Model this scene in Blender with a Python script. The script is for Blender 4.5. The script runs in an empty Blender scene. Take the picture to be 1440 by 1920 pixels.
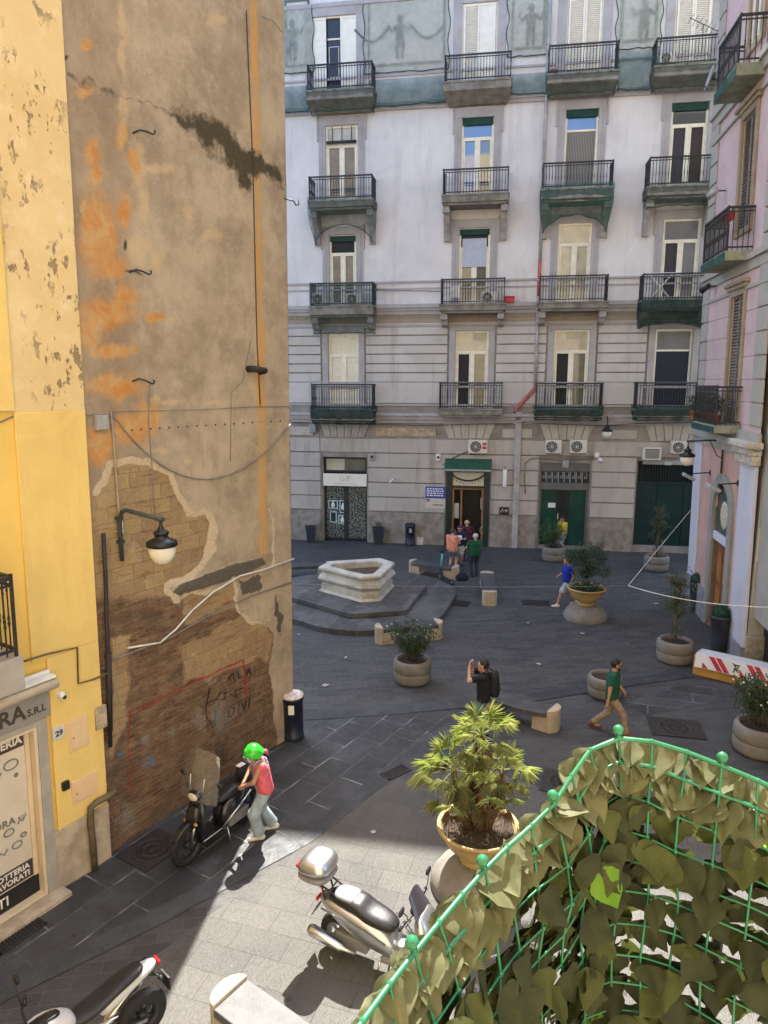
import bpy, bmesh, math, random
import numpy as np
from mathutils import Vector, Matrix, noise as mnoise
R = math.radians
rnd = random.Random(7)
sc = bpy.context.scene
col = sc.collection

# ---------------------------------------------------------------- camera, sky, sun, exposure
CAM_H, PITCH, FPX = 7.4, R(10.56), 1330.0          # photograph is 1440 x 1920
cam = bpy.data.cameras.new("camera")
cam.sensor_fit = 'VERTICAL'; cam.sensor_height = 24.0; cam.lens = 24.0 * FPX / 1920.0
cam.clip_start = 0.05; cam.clip_end = 500
camo = bpy.data.objects.new("camera", cam); col.objects.link(camo)
camo.location = (0, 0, CAM_H); camo.rotation_euler = (R(90) - PITCH, 0, 0)
sc.camera = camo
SUN_EL, SUN_AZ = R(54), math.atan2(0.112, 0.994)   # azimuth measured from +Y towards +X
w = bpy.data.worlds.new("World"); sc.world = w; w.use_nodes = True
nt = w.node_tree; bg = nt.nodes["Background"]
sky = nt.nodes.new("ShaderNodeTexSky"); sky.sky_type = 'NISHITA'; sky.sun_disc = False
sky.sun_elevation = SUN_EL; sky.sun_rotation = SUN_AZ
sky.dust_density = 2.0
nt.links.new(sky.outputs[0], bg.inputs[0]); bg.inputs[1].default_value = 0.15
sl = bpy.data.lights.new("sun", 'SUN'); sl.energy = 4.3; sl.angle = R(0.5); sl.color = (1.0, 0.95, 0.86)
so = bpy.data.objects.new("sun", sl); col.objects.link(so)
sdir = Vector((math.sin(SUN_AZ) * math.cos(SUN_EL), math.cos(SUN_AZ) * math.cos(SUN_EL), math.sin(SUN_EL)))
so.rotation_euler = (-sdir).to_track_quat('-Z', 'Y').to_euler(); so.location = (0, 60, 60)
sc.view_settings.view_transform = 'Standard'; sc.view_settings.look = 'None'
sc.view_settings.exposure = 2.15; sc.view_settings.gamma = 1.0
sc.cycles.max_bounces = 8; sc.cycles.diffuse_bounces = 5; sc.cycles.transparent_max_bounces = 16

# ---------------------------------------------------------------- photograph pixel -> ray -> point on a real surface
cT, sT = math.cos(PITCH), math.sin(PITCH)
def ray(px, py):
    x, v = px - 720.0, py - 960.0
    return Vector((x, FPX * cT - v * sT, -FPX * sT - v * cT))
def G(px, py, z=0.0):
    d = ray(px, py); t = (z - CAM_H) / d.z
    return Vector((d.x * t, d.y * t, z))
def AT(px, py, depth):
    return Vector((0, 0, CAM_H)) + ray(px, py) * (depth / FPX)
class Frame:
    """A building's own axes: x along its front, y into the building, z up (front may lean by kx, ky)."""
    def __init__(s, o, ang, kx=0.0, ky=0.0):
        s.o, s.a, s.kx, s.ky = Vector(o), ang, kx, ky
    def loc(s, p):
        q = p - s.o; c, n = math.cos(s.a), math.sin(s.a)
        return Vector((c * q.x + n * q.y, -n * q.x + c * q.y, q.z))
    def px(s, px, py, d=0.0):
        o = s.loc(Vector((0, 0, CAM_H))); r = s.loc(s.o + ray(px, py))
        o2 = Vector((o.x - s.kx * o.z, o.y - s.ky * o.z, o.z)); r2 = Vector((r.x - s.kx * r.z, r.y - s.ky * r.z, r.z))
        t = (d - o2.y) / r2.y; p = o2 + r2 * t
        return p.x, p.z
    def rect(s, x0, y0, x1, y1, d=0.0):
        ym, xm = (y0 + y1) / 2, (x0 + x1) / 2
        return s.px(x0, ym, d)[0], s.px(xm, y1, d)[1], s.px(x1, ym, d)[0], s.px(xm, y0, d)[1]
    def W(s, u, d, z):
        x, y = u + s.kx * z, d + s.ky * z; c, n = math.cos(s.a), math.sin(s.a)
        return s.o + Vector((c * x - n * y, n * x + c * y, z))

# ---------------------------------------------------------------- mesh collector
class MB:
    def __init__(s): s.v, s.f, s.sm, s.mi = [], [], [], []
    def add(s, v, f, M=None, smooth=False, mi=0):
        b = len(s.v)
        for p in v:
            p = Vector(p); s.v.append(M @ p if M else p)
        for q in f:
            s.f.append([b + i for i in q]); s.sm.append(smooth); s.mi.append(mi)
        return s
    def box(s, x0, y0, z0, x1, y1, z1, M=None, mi=0):
        v = [(x, y, z) for x in (x0, x1) for y in (y0, y1) for z in (z0, z1)]
        return s.add(v, [(0, 1, 3, 2), (4, 6, 7, 5), (0, 4, 5, 1), (2, 3, 7, 6), (0, 2, 6, 4), (1, 5, 7, 3)], M, mi=mi)
    def cbox(s, c, d, M=None, mi=0):
        return s.box(c[0] - d[0] / 2, c[1] - d[1] / 2, c[2] - d[2] / 2, c[0] + d[0] / 2, c[1] + d[1] / 2, c[2] + d[2] / 2, M, mi)
    def tube(s, pts, r, n=8, caps=True, M=None, mi=0, smooth=True):
        pts = [Vector(p) for p in pts]; rr = r if isinstance(r, (list, tuple)) else [r] * len(pts)
        v, f = [], []; T0 = None
        for i, p in enumerate(pts):
            t = (pts[min(i + 1, len(pts) - 1)] - pts[max(i - 1, 0)]).normalized()
            if T0 is None:
                a = Vector((0, 0, 1)) if abs(t.z) < .9 else Vector((1, 0, 0)); n1 = t.cross(a).normalized()
            else:
                n1 = (n1 - t * n1.dot(t))
                n1 = n1.normalized() if n1.length > 1e-6 else t.orthogonal().normalized()
            T0 = t; n2 = t.cross(n1)
            for k in range(n):
                an = 2 * math.pi * k / n; v.append(p + (n1 * math.cos(an) + n2 * math.sin(an)) * rr[i])
        for i in range(len(pts) - 1):
            for k in range(n):
                a, b = i * n + k, i * n + (k + 1) % n; f.append((a, b, b + n, a + n))
        s.add(v, f, M, smooth, mi)
        if caps:
            b = len(s.v) - len(v)
            s.f.append([b + k for k in range(n)][::-1]); s.f.append([b + (len(pts) - 1) * n + k for k in range(n)])
            s.sm += [False, False]; s.mi += [mi, mi]
        return s
    def lathe(s, prof, n=24, c=(0, 0, 0), M=None, smooth=True, mi=0, sx=1, sy=1, a0=0.0, arc=2 * math.pi):
        v, f = [], []; full = arc > 6.28; m = n if full else n + 1
        for (r, z) in prof:
            for k in range(m):
                a = a0 + arc * k / n; v.append((c[0] + r * sx * math.cos(a), c[1] + r * sy * math.sin(a), c[2] + z))
        for i in range(len(prof) - 1):
            for k in range(n):
                a, b = i * m + k, i * m + (k + 1) % m; f.append((a, b, b + m, a + m))
        return s.add(v, f, M, smooth, mi)
    def prism(s, poly, z0, z1, M=None, mi=0):
        n = len(poly); v = [(p[0], p[1], z0) for p in poly] + [(p[0], p[1], z1) for p in poly]
        f = [list(range(n))[::-1], list(range(n, 2 * n))] + [(i, (i + 1) % n, n + (i + 1) % n, n + i) for i in range(n)]
        return s.add(v, f, M, mi=mi)
    def loft(s, rings, M=None, smooth=True, caps=True, mi=0):
        n = len(rings[0]); v = [p for r in rings for p in r]
        f = [(i * n + k, i * n + (k + 1) % n, (i + 1) * n + (k + 1) % n, (i + 1) * n + k) for i in range(len(rings) - 1) for k in range(n)]
        if caps: f += [list(range(n))[::-1], list(range((len(rings) - 1) * n, len(rings) * n))]
        return s.add(v, f, M, smooth, mi)
    def ball(s, c, r, n=10, M=None, mi=0, sz=(1, 1, 1)):
        m = max(4, n // 2 + 1)
        prof = [(max(1e-4, math.sin(math.pi * i / m)), -math.cos(math.pi * i / m)) for i in range(m + 1)]
        T = Matrix.Translation(c) @ Matrix.Diagonal((r * sz[0], r * sz[1], r * sz[2], 1))
        return s.lathe(prof, n, M=(M @ T) if M else T, mi=mi)
    def grid(s, fn, nu, nv, M=None, smooth=True, mi=0):
        v = [fn(i / nu, j / nv) for i in range(nu + 1) for j in range(nv + 1)]
        f = [(i * (nv + 1) + j, (i + 1) * (nv + 1) + j, (i + 1) * (nv + 1) + j + 1, i * (nv + 1) + j + 1) for i in range(nu) for j in range(nv)]
        return s.add(v, f, M, smooth, mi)
    def text(s, body, size, M, depth=0.004, align='CENTER', bold=0.0, mi=0, sx=1.0):
        cu = bpy.data.curves.new("lettering", 'FONT'); cu.body = body; cu.size = size; cu.extrude = depth
        cu.align_x = align; cu.align_y = 'CENTER'; cu.offset = bold; cu.resolution_u = 2
        o = bpy.data.objects.new("lettering", cu); col.objects.link(o)
        dg = bpy.context.evaluated_depsgraph_get(); me = bpy.data.meshes.new_from_object(o.evaluated_get(dg))
        S = M @ Matrix.Diagonal((sx, 1, 1, 1))
        s.add([q.co for q in me.vertices], [list(p.vertices) for p in me.polygons], S, mi=mi)
        bpy.data.objects.remove(o); bpy.data.curves.remove(cu); bpy.data.meshes.remove(me)
        return s
    def build(s, name, m, parent=None, world=True, fr=None, bevel=0.0, attrs=None, uv=None, wn=False):
        vs = s.v
        if fr is not None: vs = [Vector((p.x + fr.kx * p.z, p.y + fr.ky * p.z, p.z)) for p in vs]
        elif world and parent is not None:
            o = Vector((0, 0, 0)); q = parent
            while q: o += q.location; q = q.parent
            vs = [p - o for p in vs]
        me = bpy.data.meshes.new(name); me.from_pydata([tuple(p) for p in vs], [], s.f)
        me.polygons.foreach_set("use_smooth", s.sm); me.polygons.foreach_set("material_index", s.mi)
        for k in (m if isinstance(m, (list, tuple)) else [m]): me.materials.append(k)
        if attrs:
            for k, a in attrs.items():
                at = me.attributes.new(k, 'FLOAT', 'POINT'); at.data.foreach_set("value", np.asarray(a, dtype=np.float32))
        me.update()
        o = bpy.data.objects.new(name, me); col.objects.link(o)
        if parent is not None: o.parent = parent
        if bevel:
            b = o.modifiers.new("bevel", 'BEVEL'); b.width = bevel; b.segments = 2; b.limit_method = 'ANGLE'; b.angle_limit = R(40)
            b.harden_normals = False
        return o
def bays(b, cuts, *a, **kw):                       # one part per bay: the courses between two openings are separate pieces of masonry
    import bisect
    out = {}
    for q, sm, mi in zip(b.f, b.sm, b.mi):
        k = bisect.bisect(cuts, sum(b.v[i].x for i in q) / len(q)); m = out.setdefault(k, (MB(), {}))
        for i in q:
            if i not in m[1]: m[1][i] = len(m[0].v); m[0].v.append(b.v[i])
        m[0].f.append([m[1][i] for i in q]); m[0].sm.append(sm); m[0].mi.append(mi)
    for m, _ in out.values(): m.build(*a, **kw)
def tag(o, label=None, cat=None, group=None, kind=None):
    if label: o["label"] = label
    if cat: o["category"] = cat
    if group: o["group"] = group
    if kind: o["kind"] = kind
    return o
def thing(name, label, cat, loc=(0, 0, 0), rz=0.0, group=None):
    o = bpy.data.objects.new(name, None); col.objects.link(o); o.location = loc; o.rotation_euler = (0, 0, rz)
    o.empty_display_size = .2
    return tag(o, label, cat, group)
def dup(root, loc, rz, label=None, scale=None):
    def cp(o, par):
        c = o.copy(); col.objects.link(c); c.parent = par
        for ch in list(o.children): cp(ch, c)
        return c
    r = cp(root, None); r.location = loc; r.rotation_euler = (0, 0, rz)
    if scale: r.scale = scale if isinstance(scale, (tuple, list)) else (scale,) * 3
    if label: r["label"] = label
    return r
def XF(o, x, y, z):                                 # matrix from origin and axes
    M = Matrix.Identity(4)
    for i, a in enumerate((x, y, z)):
        a = Vector(a)
        for j in range(3): M[j][i] = a[j]
    for j in range(3): M[j][3] = o[j]
    return M
def RZ(a): return Matrix.Rotation(a, 4, 'Z')
def T(x, y, z): return Matrix.Translation((x, y, z))

# ---------------------------------------------------------------- materials
def srgb(r, g, b):
    f = lambda c: (c / 255 / 12.92) if c / 255 <= .04045 else ((c / 255 + .055) / 1.055) ** 2.4
    return (f(r), f(g), f(b))
class NT:
    def __init__(s, name):
        s.m = bpy.data.materials.new(name); s.m.use_nodes = True; s.t = s.m.node_tree
        s.b = s.t.nodes["Principled BSDF"]; s.out = s.t.nodes["Material Output"]
    def n(s, typ, **kw):
        x = s.t.nodes.new(typ)
        for k, v in kw.items():
            if k.startswith('i_'):
                key = k[2:]; key = int(key) if key.isdigit() else key.replace('_', ' ')
                s.lk(v, x.inputs[key])
            else: setattr(x, k, v)
        return x
    def lk(s, v, sock):
        if isinstance(v, bpy.types.NodeSocket): s.t.links.new(v, sock)
        elif isinstance(v, bpy.types.Node): s.t.links.new(v.outputs[0], sock)
        else:
            if isinstance(v, tuple) and len(v) == 3 and sock.type == 'RGBA': v = v + (1,)
            sock.default_value = v
    def coord(s, kind='Object'): return s.n("ShaderNodeTexCoord").outputs[kind]
    def noise(s, scale, det=4, rough=.55, vec=None, dist=0.0):
        x = s.n("ShaderNodeTexNoise"); x.inputs['Scale'].default_value = scale; x.inputs['Detail'].default_value = det
        x.inputs['Roughness'].default_value = rough; x.inputs['Distortion'].default_value = dist
        s.lk(vec if vec is not None else s.coord(), x.inputs['Vector']); return x.outputs['Fac']
    def ramp(s, fac, a, b, lo=0.0, hi=1.0):
        x = s.n("ShaderNodeMapRange"); s.lk(fac, x.inputs[0]); x.inputs[1].default_value = a; x.inputs[2].default_value = b
        x.inputs[3].default_value = lo; x.inputs[4].default_value = hi; return x.outputs[0]
    def mix(s, f, a, b, mode='MIX'):
        x = s.n("ShaderNodeMix", data_type='RGBA', blend_type=mode)
        s.lk(f, x.inputs[0]); s.lk(a, x.inputs[6]); s.lk(b, x.inputs[7]); return x.outputs[2]
    def math(s, op, a, b=0.0, c=None):
        x = s.n("ShaderNodeMath", operation=op); s.lk(a, x.inputs[0]); s.lk(b, x.inputs[1])
        if c is not None: s.lk(c, x.inputs[2])
        return x.outputs[0]
    def attr(s, name): return s.n("ShaderNodeAttribute", attribute_name=name).outputs['Fac']
    def scalev(s, vec, sc_): return s.n("ShaderNodeMapping", i_Vector=vec, i_Scale=sc_).outputs[0]
    def bump(s, h, dist=.01, strength=1.0):
        x = s.n("ShaderNodeBump"); x.inputs['Strength'].default_value = strength; x.inputs['Distance'].default_value = dist
        s.lk(h, x.inputs['Height']); s.lk(x, s.b.inputs['Normal']); return x
    def fin(s, color=None, rough=.8, metal=0.0, spec=.4):
        if color is not None: s.lk(color, s.b.inputs['Base Color'])
        s.lk(rough, s.b.inputs['Roughness']); s.b.inputs['Metallic'].default_value = metal
        s.b.inputs['Specular IOR Level'].default_value = spec; return s.m
def M(name, c, rough=.7, var=.12, scale=3.0, bump=0.0, bs=40.0, metal=0.0, spec=.4, fine=.5, coat=0.0, dirt=None, ds=1.2, da=.35):
    t = NT(name); n1 = t.noise(scale, 5, .6); lo = tuple(x * (1 - var) for x in c); hi = tuple(min(1, x * (1 + var)) for x in c)
    cc = t.mix(t.ramp(n1, .38, .62), lo, hi)
    if fine: cc = t.mix(t.math('MULTIPLY', t.ramp(t.noise(bs * 1.3, 3), .35, .65), fine * var), cc, tuple(x * .6 for x in c))
    if dirt: cc = t.mix(t.ramp(t.noise(ds, 8, .65), .5, .72, 0, da), cc, dirt)
    if bump: t.bump(t.noise(bs, 4, .6), bump)
    if coat: t.b.inputs['Coat Weight'].default_value = coat; t.b.inputs['Coat Roughness'].default_value = .06
    return t.fin(cc, rough, metal, spec)
def facade_mat(name, c, dirt, k=.5):
    """Old lime render: blotches, rain streaks and repairs."""
    t = NT(name); P = t.coord(); cc = t.mix(t.ramp(t.noise(.45, 7, .6), .4, .6), tuple(x * .9 for x in c), tuple(min(1, x * 1.06) for x in c))
    cc = t.mix(t.ramp(t.noise(1.0, 8, .7, t.scalev(P, (1.6, 1.6, .16))), .52, .70, 0, k), cc, dirt)
    cc = t.mix(t.ramp(t.noise(.9, 9, .72), .55, .70, 0, k), cc, tuple(x * .72 for x in c))
    cc = t.mix(t.ramp(t.noise(.55, 3, .5, dist=1.2), .60, .61, 0, .22), cc, tuple(min(1, x * 1.15) for x in c))
    cc = t.mix(t.ramp(t.noise(26, 5, .7), .58, .75, 0, .35), cc, tuple(x * .6 for x in c))
    cc = t.mix(t.ramp(t.noise(6, 8, .8), .68, .72, 0, .45), cc, dirt)
    t.bump(t.noise(14, 7, .7), .008); return t.fin(cc, .88, spec=.2)
def glass_mat(name, c, refl=.3, rough=.03):
    """A window pane: what lies behind it (dark room, curtain) or a painted sky reflection, under a reflecting surface."""
    t = NT(name); t.fin(t.mix(t.ramp(t.noise(2.0, 2), .3, .7), tuple(x * .7 for x in c), c), .5)
    g = t.n("ShaderNodeBsdfGlossy"); g.inputs['Roughness'].default_value = rough; g.inputs['Color'].default_value = (.95, .97, 1, 1)
    mx = t.n("ShaderNodeMixShader"); mx.inputs[0].default_value = refl
    t.lk(t.b.outputs[0], mx.inputs[1]); t.lk(g.outputs[0], mx.inputs[2]); t.lk(mx.outputs[0], t.out.inputs[0]); return t.m
def net_mat(name, c, holes=.35, scale=260.0):
    """Fine woven scaffold netting: lets part of the light through."""
    t = NT(name); t.fin(t.mix(t.ramp(t.noise(6, 4), .3, .7), tuple(x * .75 for x in c), c), .8)
    tr = t.n("ShaderNodeBsdfTransparent"); tl = t.n("ShaderNodeBsdfTranslucent"); t.lk(c, tl.inputs[0])
    m1 = t.n("ShaderNodeMixShader"); m1.inputs[0].default_value = .3; t.lk(t.b.outputs[0], m1.inputs[1]); t.lk(tl.outputs[0], m1.inputs[2])
    m2 = t.n("ShaderNodeMixShader"); t.lk(t.ramp(t.noise(2.5, 5), .3, .7, holes - .15, holes + .15), m2.inputs[0])
    t.lk(m1.outputs[0], m2.inputs[1]); t.lk(tr.outputs[0], m2.inputs[2]); t.lk(m2.outputs[0], t.out.inputs[0]); return t.m
def leaf_mat(name, c, c2, trans=.35, rough=.5, scale=8.0):
    t = NT(name); cc = t.mix(t.ramp(t.noise(scale, 3), .35, .65), c, c2); t.fin(cc, rough)
    tl = t.n("ShaderNodeBsdfTranslucent"); t.lk(cc, tl.inputs[0])
    m1 = t.n("ShaderNodeMixShader"); m1.inputs[0].default_value = trans
    t.lk(t.b.outputs[0], m1.inputs[1]); t.lk(tl.outputs[0], m1.inputs[2]); t.lk(m1.outputs[0], t.out.inputs[0]); return t.m

IRON = M("black_iron", (.022, .023, .027), .55, .3, 9, dirt=(.10, .05, .03), da=.25)
BLACKP = M("black_plastic", (.015, .016, .018), .45, .2, 6)
GREYP = M("grey_plastic", (.30, .31, .32), .5, .1, 5)
WHITEP = M("white_enamel", (.72, .72, .69), .4, .06, 5, dirt=(.35, .32, .27), da=.3)
FRAMEW = M("white_window_paint", (.80, .76, .63), .5, .07, 4, dirt=(.5, .45, .36), da=.3)
STEEL = M("brushed_steel", (.62, .62, .62), .3, .1, 8, metal=1.0)
CHROME = M("chrome", (.8, .8, .8), .12, .04, 8, metal=1.0)
ZINC = M("weathered_zinc_pipe", (.36, .35, .36), .55, .15, 3, dirt=(.2, .17, .15))
RUBBER = M("tyre_rubber", (.014, .014, .015), .75, .25, 20, .002, 60)
CABLE_L = M("pale_cable", (.62, .60, .55), .6, .1, 6)
CABLE_D = M("dark_cable", (.035, .033, .03), .6, .2, 6)
CABLE_G = M("grey_cable", (.20, .19, .18), .6, .2, 6)
RED = M("red_plastic", (.45, .02, .03), .4, .1, 5)
TERRA = M("terracotta", (.34, .12, .06), .8, .15, 8)
SOIL = M("potting_soil", (.05, .036, .024), .95, .4, 20, .02, 60)
WOODD = M("brown_door_wood", (.20, .085, .03), .5, .3, 4)
# ---------------------------------------------------------------- ground
def add_uv_free(): pass
def ground_mat():
    t = NT("basalt_paving"); P = t.coord('Object')
    a = t.n("ShaderNodeMapping", i_Vector=P, i_Rotation=(0, 0, R(-8))).outputs[0]
    b = t.n("ShaderNodeTexBrick", i_Vector=a, i_Scale=1.0, i_Mortar_Size=.008, i_Mortar_Smooth=.3, i_Brick_Width=.62, i_Row_Height=.20,
            i_Color1=(.037, .037, .039), i_Color2=(.072, .072, .074), i_Mortar=(.105, .10, .095))
    big = t.ramp(t.noise(.35, 6, .6), .3, .7); c = t.mix(.18, b.outputs[0], t.mix(big, (.042, .043, .046), (.074, .073, .071)))
    c = t.mix(t.ramp(t.noise(.5, 8, .72), .50, .66, 0, .5), c, (.085, .082, .076)); c = t.mix(t.ramp(t.noise(2.2, 8, .75), .56, .70, 0, .45), c, (.115, .11, .10))
    c = t.mix(t.ramp(t.noise(70, 3, .6), .55, .75, 0, .35), c, (.16, .155, .145))
    c = t.mix(t.ramp(t.noise(1.1, 7, .75), .66, .72, 0, .35), c, (.03, .03, .03))
    vg = t.n("ShaderNodeTexVoronoi", i_Vector=P, i_Scale=2.6); c = t.mix(t.ramp(vg.outputs[0], .035, .05, .55, 0), c, (.16, .155, .145)); vd = t.n("ShaderNodeTexVoronoi", i_Vector=P, i_Scale=1.7); c = t.mix(t.ramp(vd.outputs[0], .05, .075, .6, 0), c, (.018, .018, .018))
    h = t.math('ADD', t.math('MULTIPLY', b.outputs[1], -.6), t.noise(55, 4, .6)); t.bump(h, .012)
    return t.fin(c, t.ramp(t.noise(8, 5), .3, .7, .5, .8), spec=.35)
def chisel_mat():
    """Pale grey lava setts with a hand-chiselled top: rows of small pits."""
    t = NT("chiselled_setts"); P = t.coord('Object')
    a = t.n("ShaderNodeMapping", i_Vector=P, i_Rotation=(0, 0, R(18))).outputs[0]
    b = t.n("ShaderNodeTexBrick", i_Vector=a, i_Scale=1.0, i_Mortar_Size=.005, i_Mortar_Smooth=.5, i_Brick_Width=.75, i_Row_Height=.42,
            i_Color1=(.080, .079, .076), i_Color2=(.104, .100, .094), i_Mortar=(.055, .053, .05))
    wv = t.n("ShaderNodeTexWave", i_Vector=a, i_Scale=9.0, i_Distortion=4.0, i_Detail=3.0, i_Detail_Scale=3.0, bands_direction='X')
    v = t.n("ShaderNodeTexVoronoi", i_Vector=t.scalev(a, (34, 20, 1)), i_Scale=1.0)
    pit = t.math('ADD', t.math('MULTIPLY', v.outputs[0], .7), t.math('MULTIPLY', wv.outputs[1], .5))
    c = t.mix(t.ramp(pit, .15, .75), t.mix(.65, b.outputs[0], (.045, .045, .044)), b.outputs[0])
    c = t.mix(t.ramp(t.noise(.9, 6, .6), .35, .7, 0, .5), c, (.128, .12, .108))
    c = t.mix(t.ramp(t.noise(14, 6, .7), .62, .75, 0, .35), c, (.17, .165, .15))
    vg = t.n("ShaderNodeTexVoronoi", i_Vector=P, i_Scale=2.6); c = t.mix(t.ramp(vg.outputs[0], .035, .05, .55, 0), c, (.16, .155, .145)); vd = t.n("ShaderNodeTexVoronoi", i_Vector=P, i_Scale=1.7); c = t.mix(t.ramp(vd.outputs[0], .05, .075, .6, 0), c, (.018, .018, .018))
    t.bump(t.math('ADD', pit, t.math('MULTIPLY', b.outputs[1], -.5)), .010)
    return t.fin(c, .8, spec=.3)
def slab_mat(name, ang, bw, rh, base=(.038, .040, .044), mort=(.32, .315, .30), off=.5):
    t = NT(name); P = t.coord('Object')
    wob = t.n("ShaderNodeVectorMath", operation='ADD'); t.lk(P, wob.inputs[0])
    nz = t.n("ShaderNodeTexNoise"); nz.inputs['Scale'].default_value = 3.0; t.lk(P, nz.inputs['Vector'])
    sc_ = t.n("ShaderNodeVectorMath", operation='SCALE'); t.lk(nz.outputs[1], sc_.inputs[0]); sc_.inputs[3].default_value = .035
    t.lk(sc_.outputs[0], wob.inputs[1])
    a = t.n("ShaderNodeMapping", i_Vector=wob.outputs[0], i_Rotation=(0, 0, ang)).outputs[0]
    b = t.n("ShaderNodeTexBrick", i_Vector=a, i_Scale=1.0, i_Mortar_Size=.016, i_Mortar_Smooth=.4, i_Brick_Width=bw, i_Row_Height=rh,
            i_Color1=tuple(x * .62 for x in base), i_Color2=tuple(x * 1.2 for x in base), i_Mortar=mort, offset=off)
    lost = t.ramp(t.noise(1.6, 4), .34, .52, .1, .95)
    c = t.mix(t.math('MULTIPLY', b.outputs[1], lost), b.outputs[0], base)
    c = t.mix(t.ramp(t.noise(1.4, 8, .7), .48, .66, 0, .6), c, tuple(x * 2.0 for x in base))
    c = t.mix(t.ramp(t.noise(5, 8, .75), .58, .72, 0, .5), c, tuple(x * .5 for x in base))
    c = t.mix(t.ramp(t.noise(45, 3), .6, .8, 0, .5), c, (.14, .135, .125))
    vg = t.n("ShaderNodeTexVoronoi", i_Vector=P, i_Scale=2.6); c = t.mix(t.ramp(vg.outputs[0], .035, .05, .55, 0), c, (.16, .155, .145)); vd = t.n("ShaderNodeTexVoronoi", i_Vector=P, i_Scale=1.7); c = t.mix(t.ramp(vd.outputs[0], .05, .075, .6, 0), c, (.018, .018, .018))
    t.bump(t.math('ADD', t.math('MULTIPLY', b.outputs[1], -.8), t.math('MULTIPLY', t.noise(18, 6, .65), .9)), .008)
    return t.fin(c, t.ramp(t.noise(5, 4), .3, .7, .42, .7), spec=.4)
GROUND = ground_mat(); CHISEL = chisel_mat()
gb = MB(); gb.add([(-160, -60, 0), (160, -60, 0), (160, 260, 0), (-160, 260, 0)], [(0, 1, 2, 3)])
tag(gb.build("ground", GROUND), kind="structure")
def sheet(name, pix, z, m):
    b = MB(); b.add([G(x, y, z) if not isinstance(x, Vector) else x for x, y in pix], [list(range(len(pix)))])
    return tag(b.build(name, m), kind="structure")
def strip(name, pix, wd, z, m):
    p = [G(x, y, z) for x, y in pix]; b = MB(); v = []
    for i, q in enumerate(p):
        t = (p[min(i + 1, len(p) - 1)] - p[max(i - 1, 0)]).normalized(); n = Vector((-t.y, t.x, 0))
        v += [q + n * wd / 2, q - n * wd / 2]
    b.add(v, [(2 * i, 2 * i + 1, 2 * i + 3, 2 * i + 2) for i in range(len(p) - 1)])
    return tag(b.build(name, m), kind="structure")
LAVA = slab_mat("lava_slabs", R(-57.7), .95, .56); STRIP = slab_mat("dark_border_stone", R(-40), 1.6, 3.0, (.040, .043, .049), (.05, .05, .05))
LAVA2 = slab_mat("lava_slabs_cross", R(20), 1.0, .5, (.052, .055, .06), (.30, .29, .27))
# chiselled carriageway, the slab pavement along the left wall and the dark stone borders
sheet("road", [(-900, 2600), (280, 1800), (560, 1592), (700, 1480), (800, 1402), (1000, 1460), (1500, 1560), (2400, 1800), (3000, 3200)], .004, CHISEL)
sheet("pavement", [(-900, 2500), (0, 1862), (560, 1585), (790, 1412), (900, 1330), (547, 1345), (430, 1345), (200, 1560), (-60, 1740), (-900, 2050)], .008, LAVA)
strip("kerb_strip", [(-900, 2520), (0, 1862), (300, 1716), (572, 1570), (728, 1450), (821, 1382), (890, 1330)], .33, .012, STRIP)
strip("kerb_strip", [(440, 1352), (547, 1343), (700, 1334), (860, 1320), (1010, 1305), (1180, 1278), (1300, 1262)], .42, .016, STRIP)
strip("kerb_strip", [(800, 1402), (905, 1428), (1060, 1478), (1250, 1530), (1500, 1600)], .36, .016, STRIP)
sheet("pavement", [(1165, 1318), (1215, 1340), (1335, 1318), (1440, 1300), (1440, 1275), (1280, 1283)], .006, LAVA2)
M_SCRAP = M('crumpled_paper', (.42, .41, .38), .8, .2, 12)
# ---------------------------------------------------------------- grates and manholes
CASTIRON = M("cast_iron_cover", (.028, .024, .023), .6, .3, 30, .01, 80)
def manhole(pc, sx, sy, rz, label, square=True, mat=CASTIRON):
    g = G(*pc, .02); o = thing("manhole_cover", label, "manhole cover", (g.x, g.y, .014), rz, "manhole covers in the paving")
    b = MB(); b.box(-sx, -sy, .0, sx, sy, .012)
    b.build("frame", mat, o, world=False)
    d = MB(); r = min(sx, sy) * .86
    d.lathe([(1e-4, .018), (r * .2, .018), (r * .2, .013), (r * .45, .013), (r * .45, .018), (r * .6, .018), (r * .6, .013), (r * .8, .013), (r * .8, .019), (r * .97, .019), (r, .012)], 32)
    for k in range(10):
        a = k * math.pi / 5; d.tube([(r * .25 * math.cos(a), r * .25 * math.sin(a), .017), (r * .78 * math.cos(a), r * .78 * math.sin(a), .017)], .006, 5)
    d.build("lid", mat, o, world=False)
    return o
manhole((1267, 1364), .55, .42, R(-12), "square cast iron manhole cover in the dark paving behind the walking man")
manhole((285, 1592), .42, .36, R(58), "rusty manhole cover at the foot of the brick wall")
manhole((1062, 1468), .45, .40, R(-20), "ribbed manhole cover half hidden by the top of the ivy netting")
def grate(pc, sx, sy, rz, label):
    g = G(*pc, .014); o = thing("drain_grate", label, "drain grate", (g.x, g.y, .014), rz, "drain grates in the paving")
    b = MB(); b.box(-sx, -sy, 0, sx, -sy + .03, .012); b.box(-sx, sy - .03, 0, sx, sy, .012)
    b.box(-sx, -sy, 0, -sx + .03, sy, .012); b.box(sx - .03, -sy, 0, sx, sy, .012); b.build("frame", CASTIRON, o, world=False)
    n = int(sx * 2 / .045); d = MB()
    for k in range(1, n): x = -sx + k * 2 * sx / n; d.box(x - .008, -sy + .02, 0, x + .008, sy - .02, .011)
    d.build("bars", CASTIRON, o, world=False)
    e = MB(); e.box(-sx + .01, -sy + .01, -.002, sx - .01, sy - .01, .002); e.build("pit", BLACKP, o, world=False)
grate((30, 1750), .33, .2, R(58), "iron drain grate beside the shop doorstep at lower left")
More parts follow.
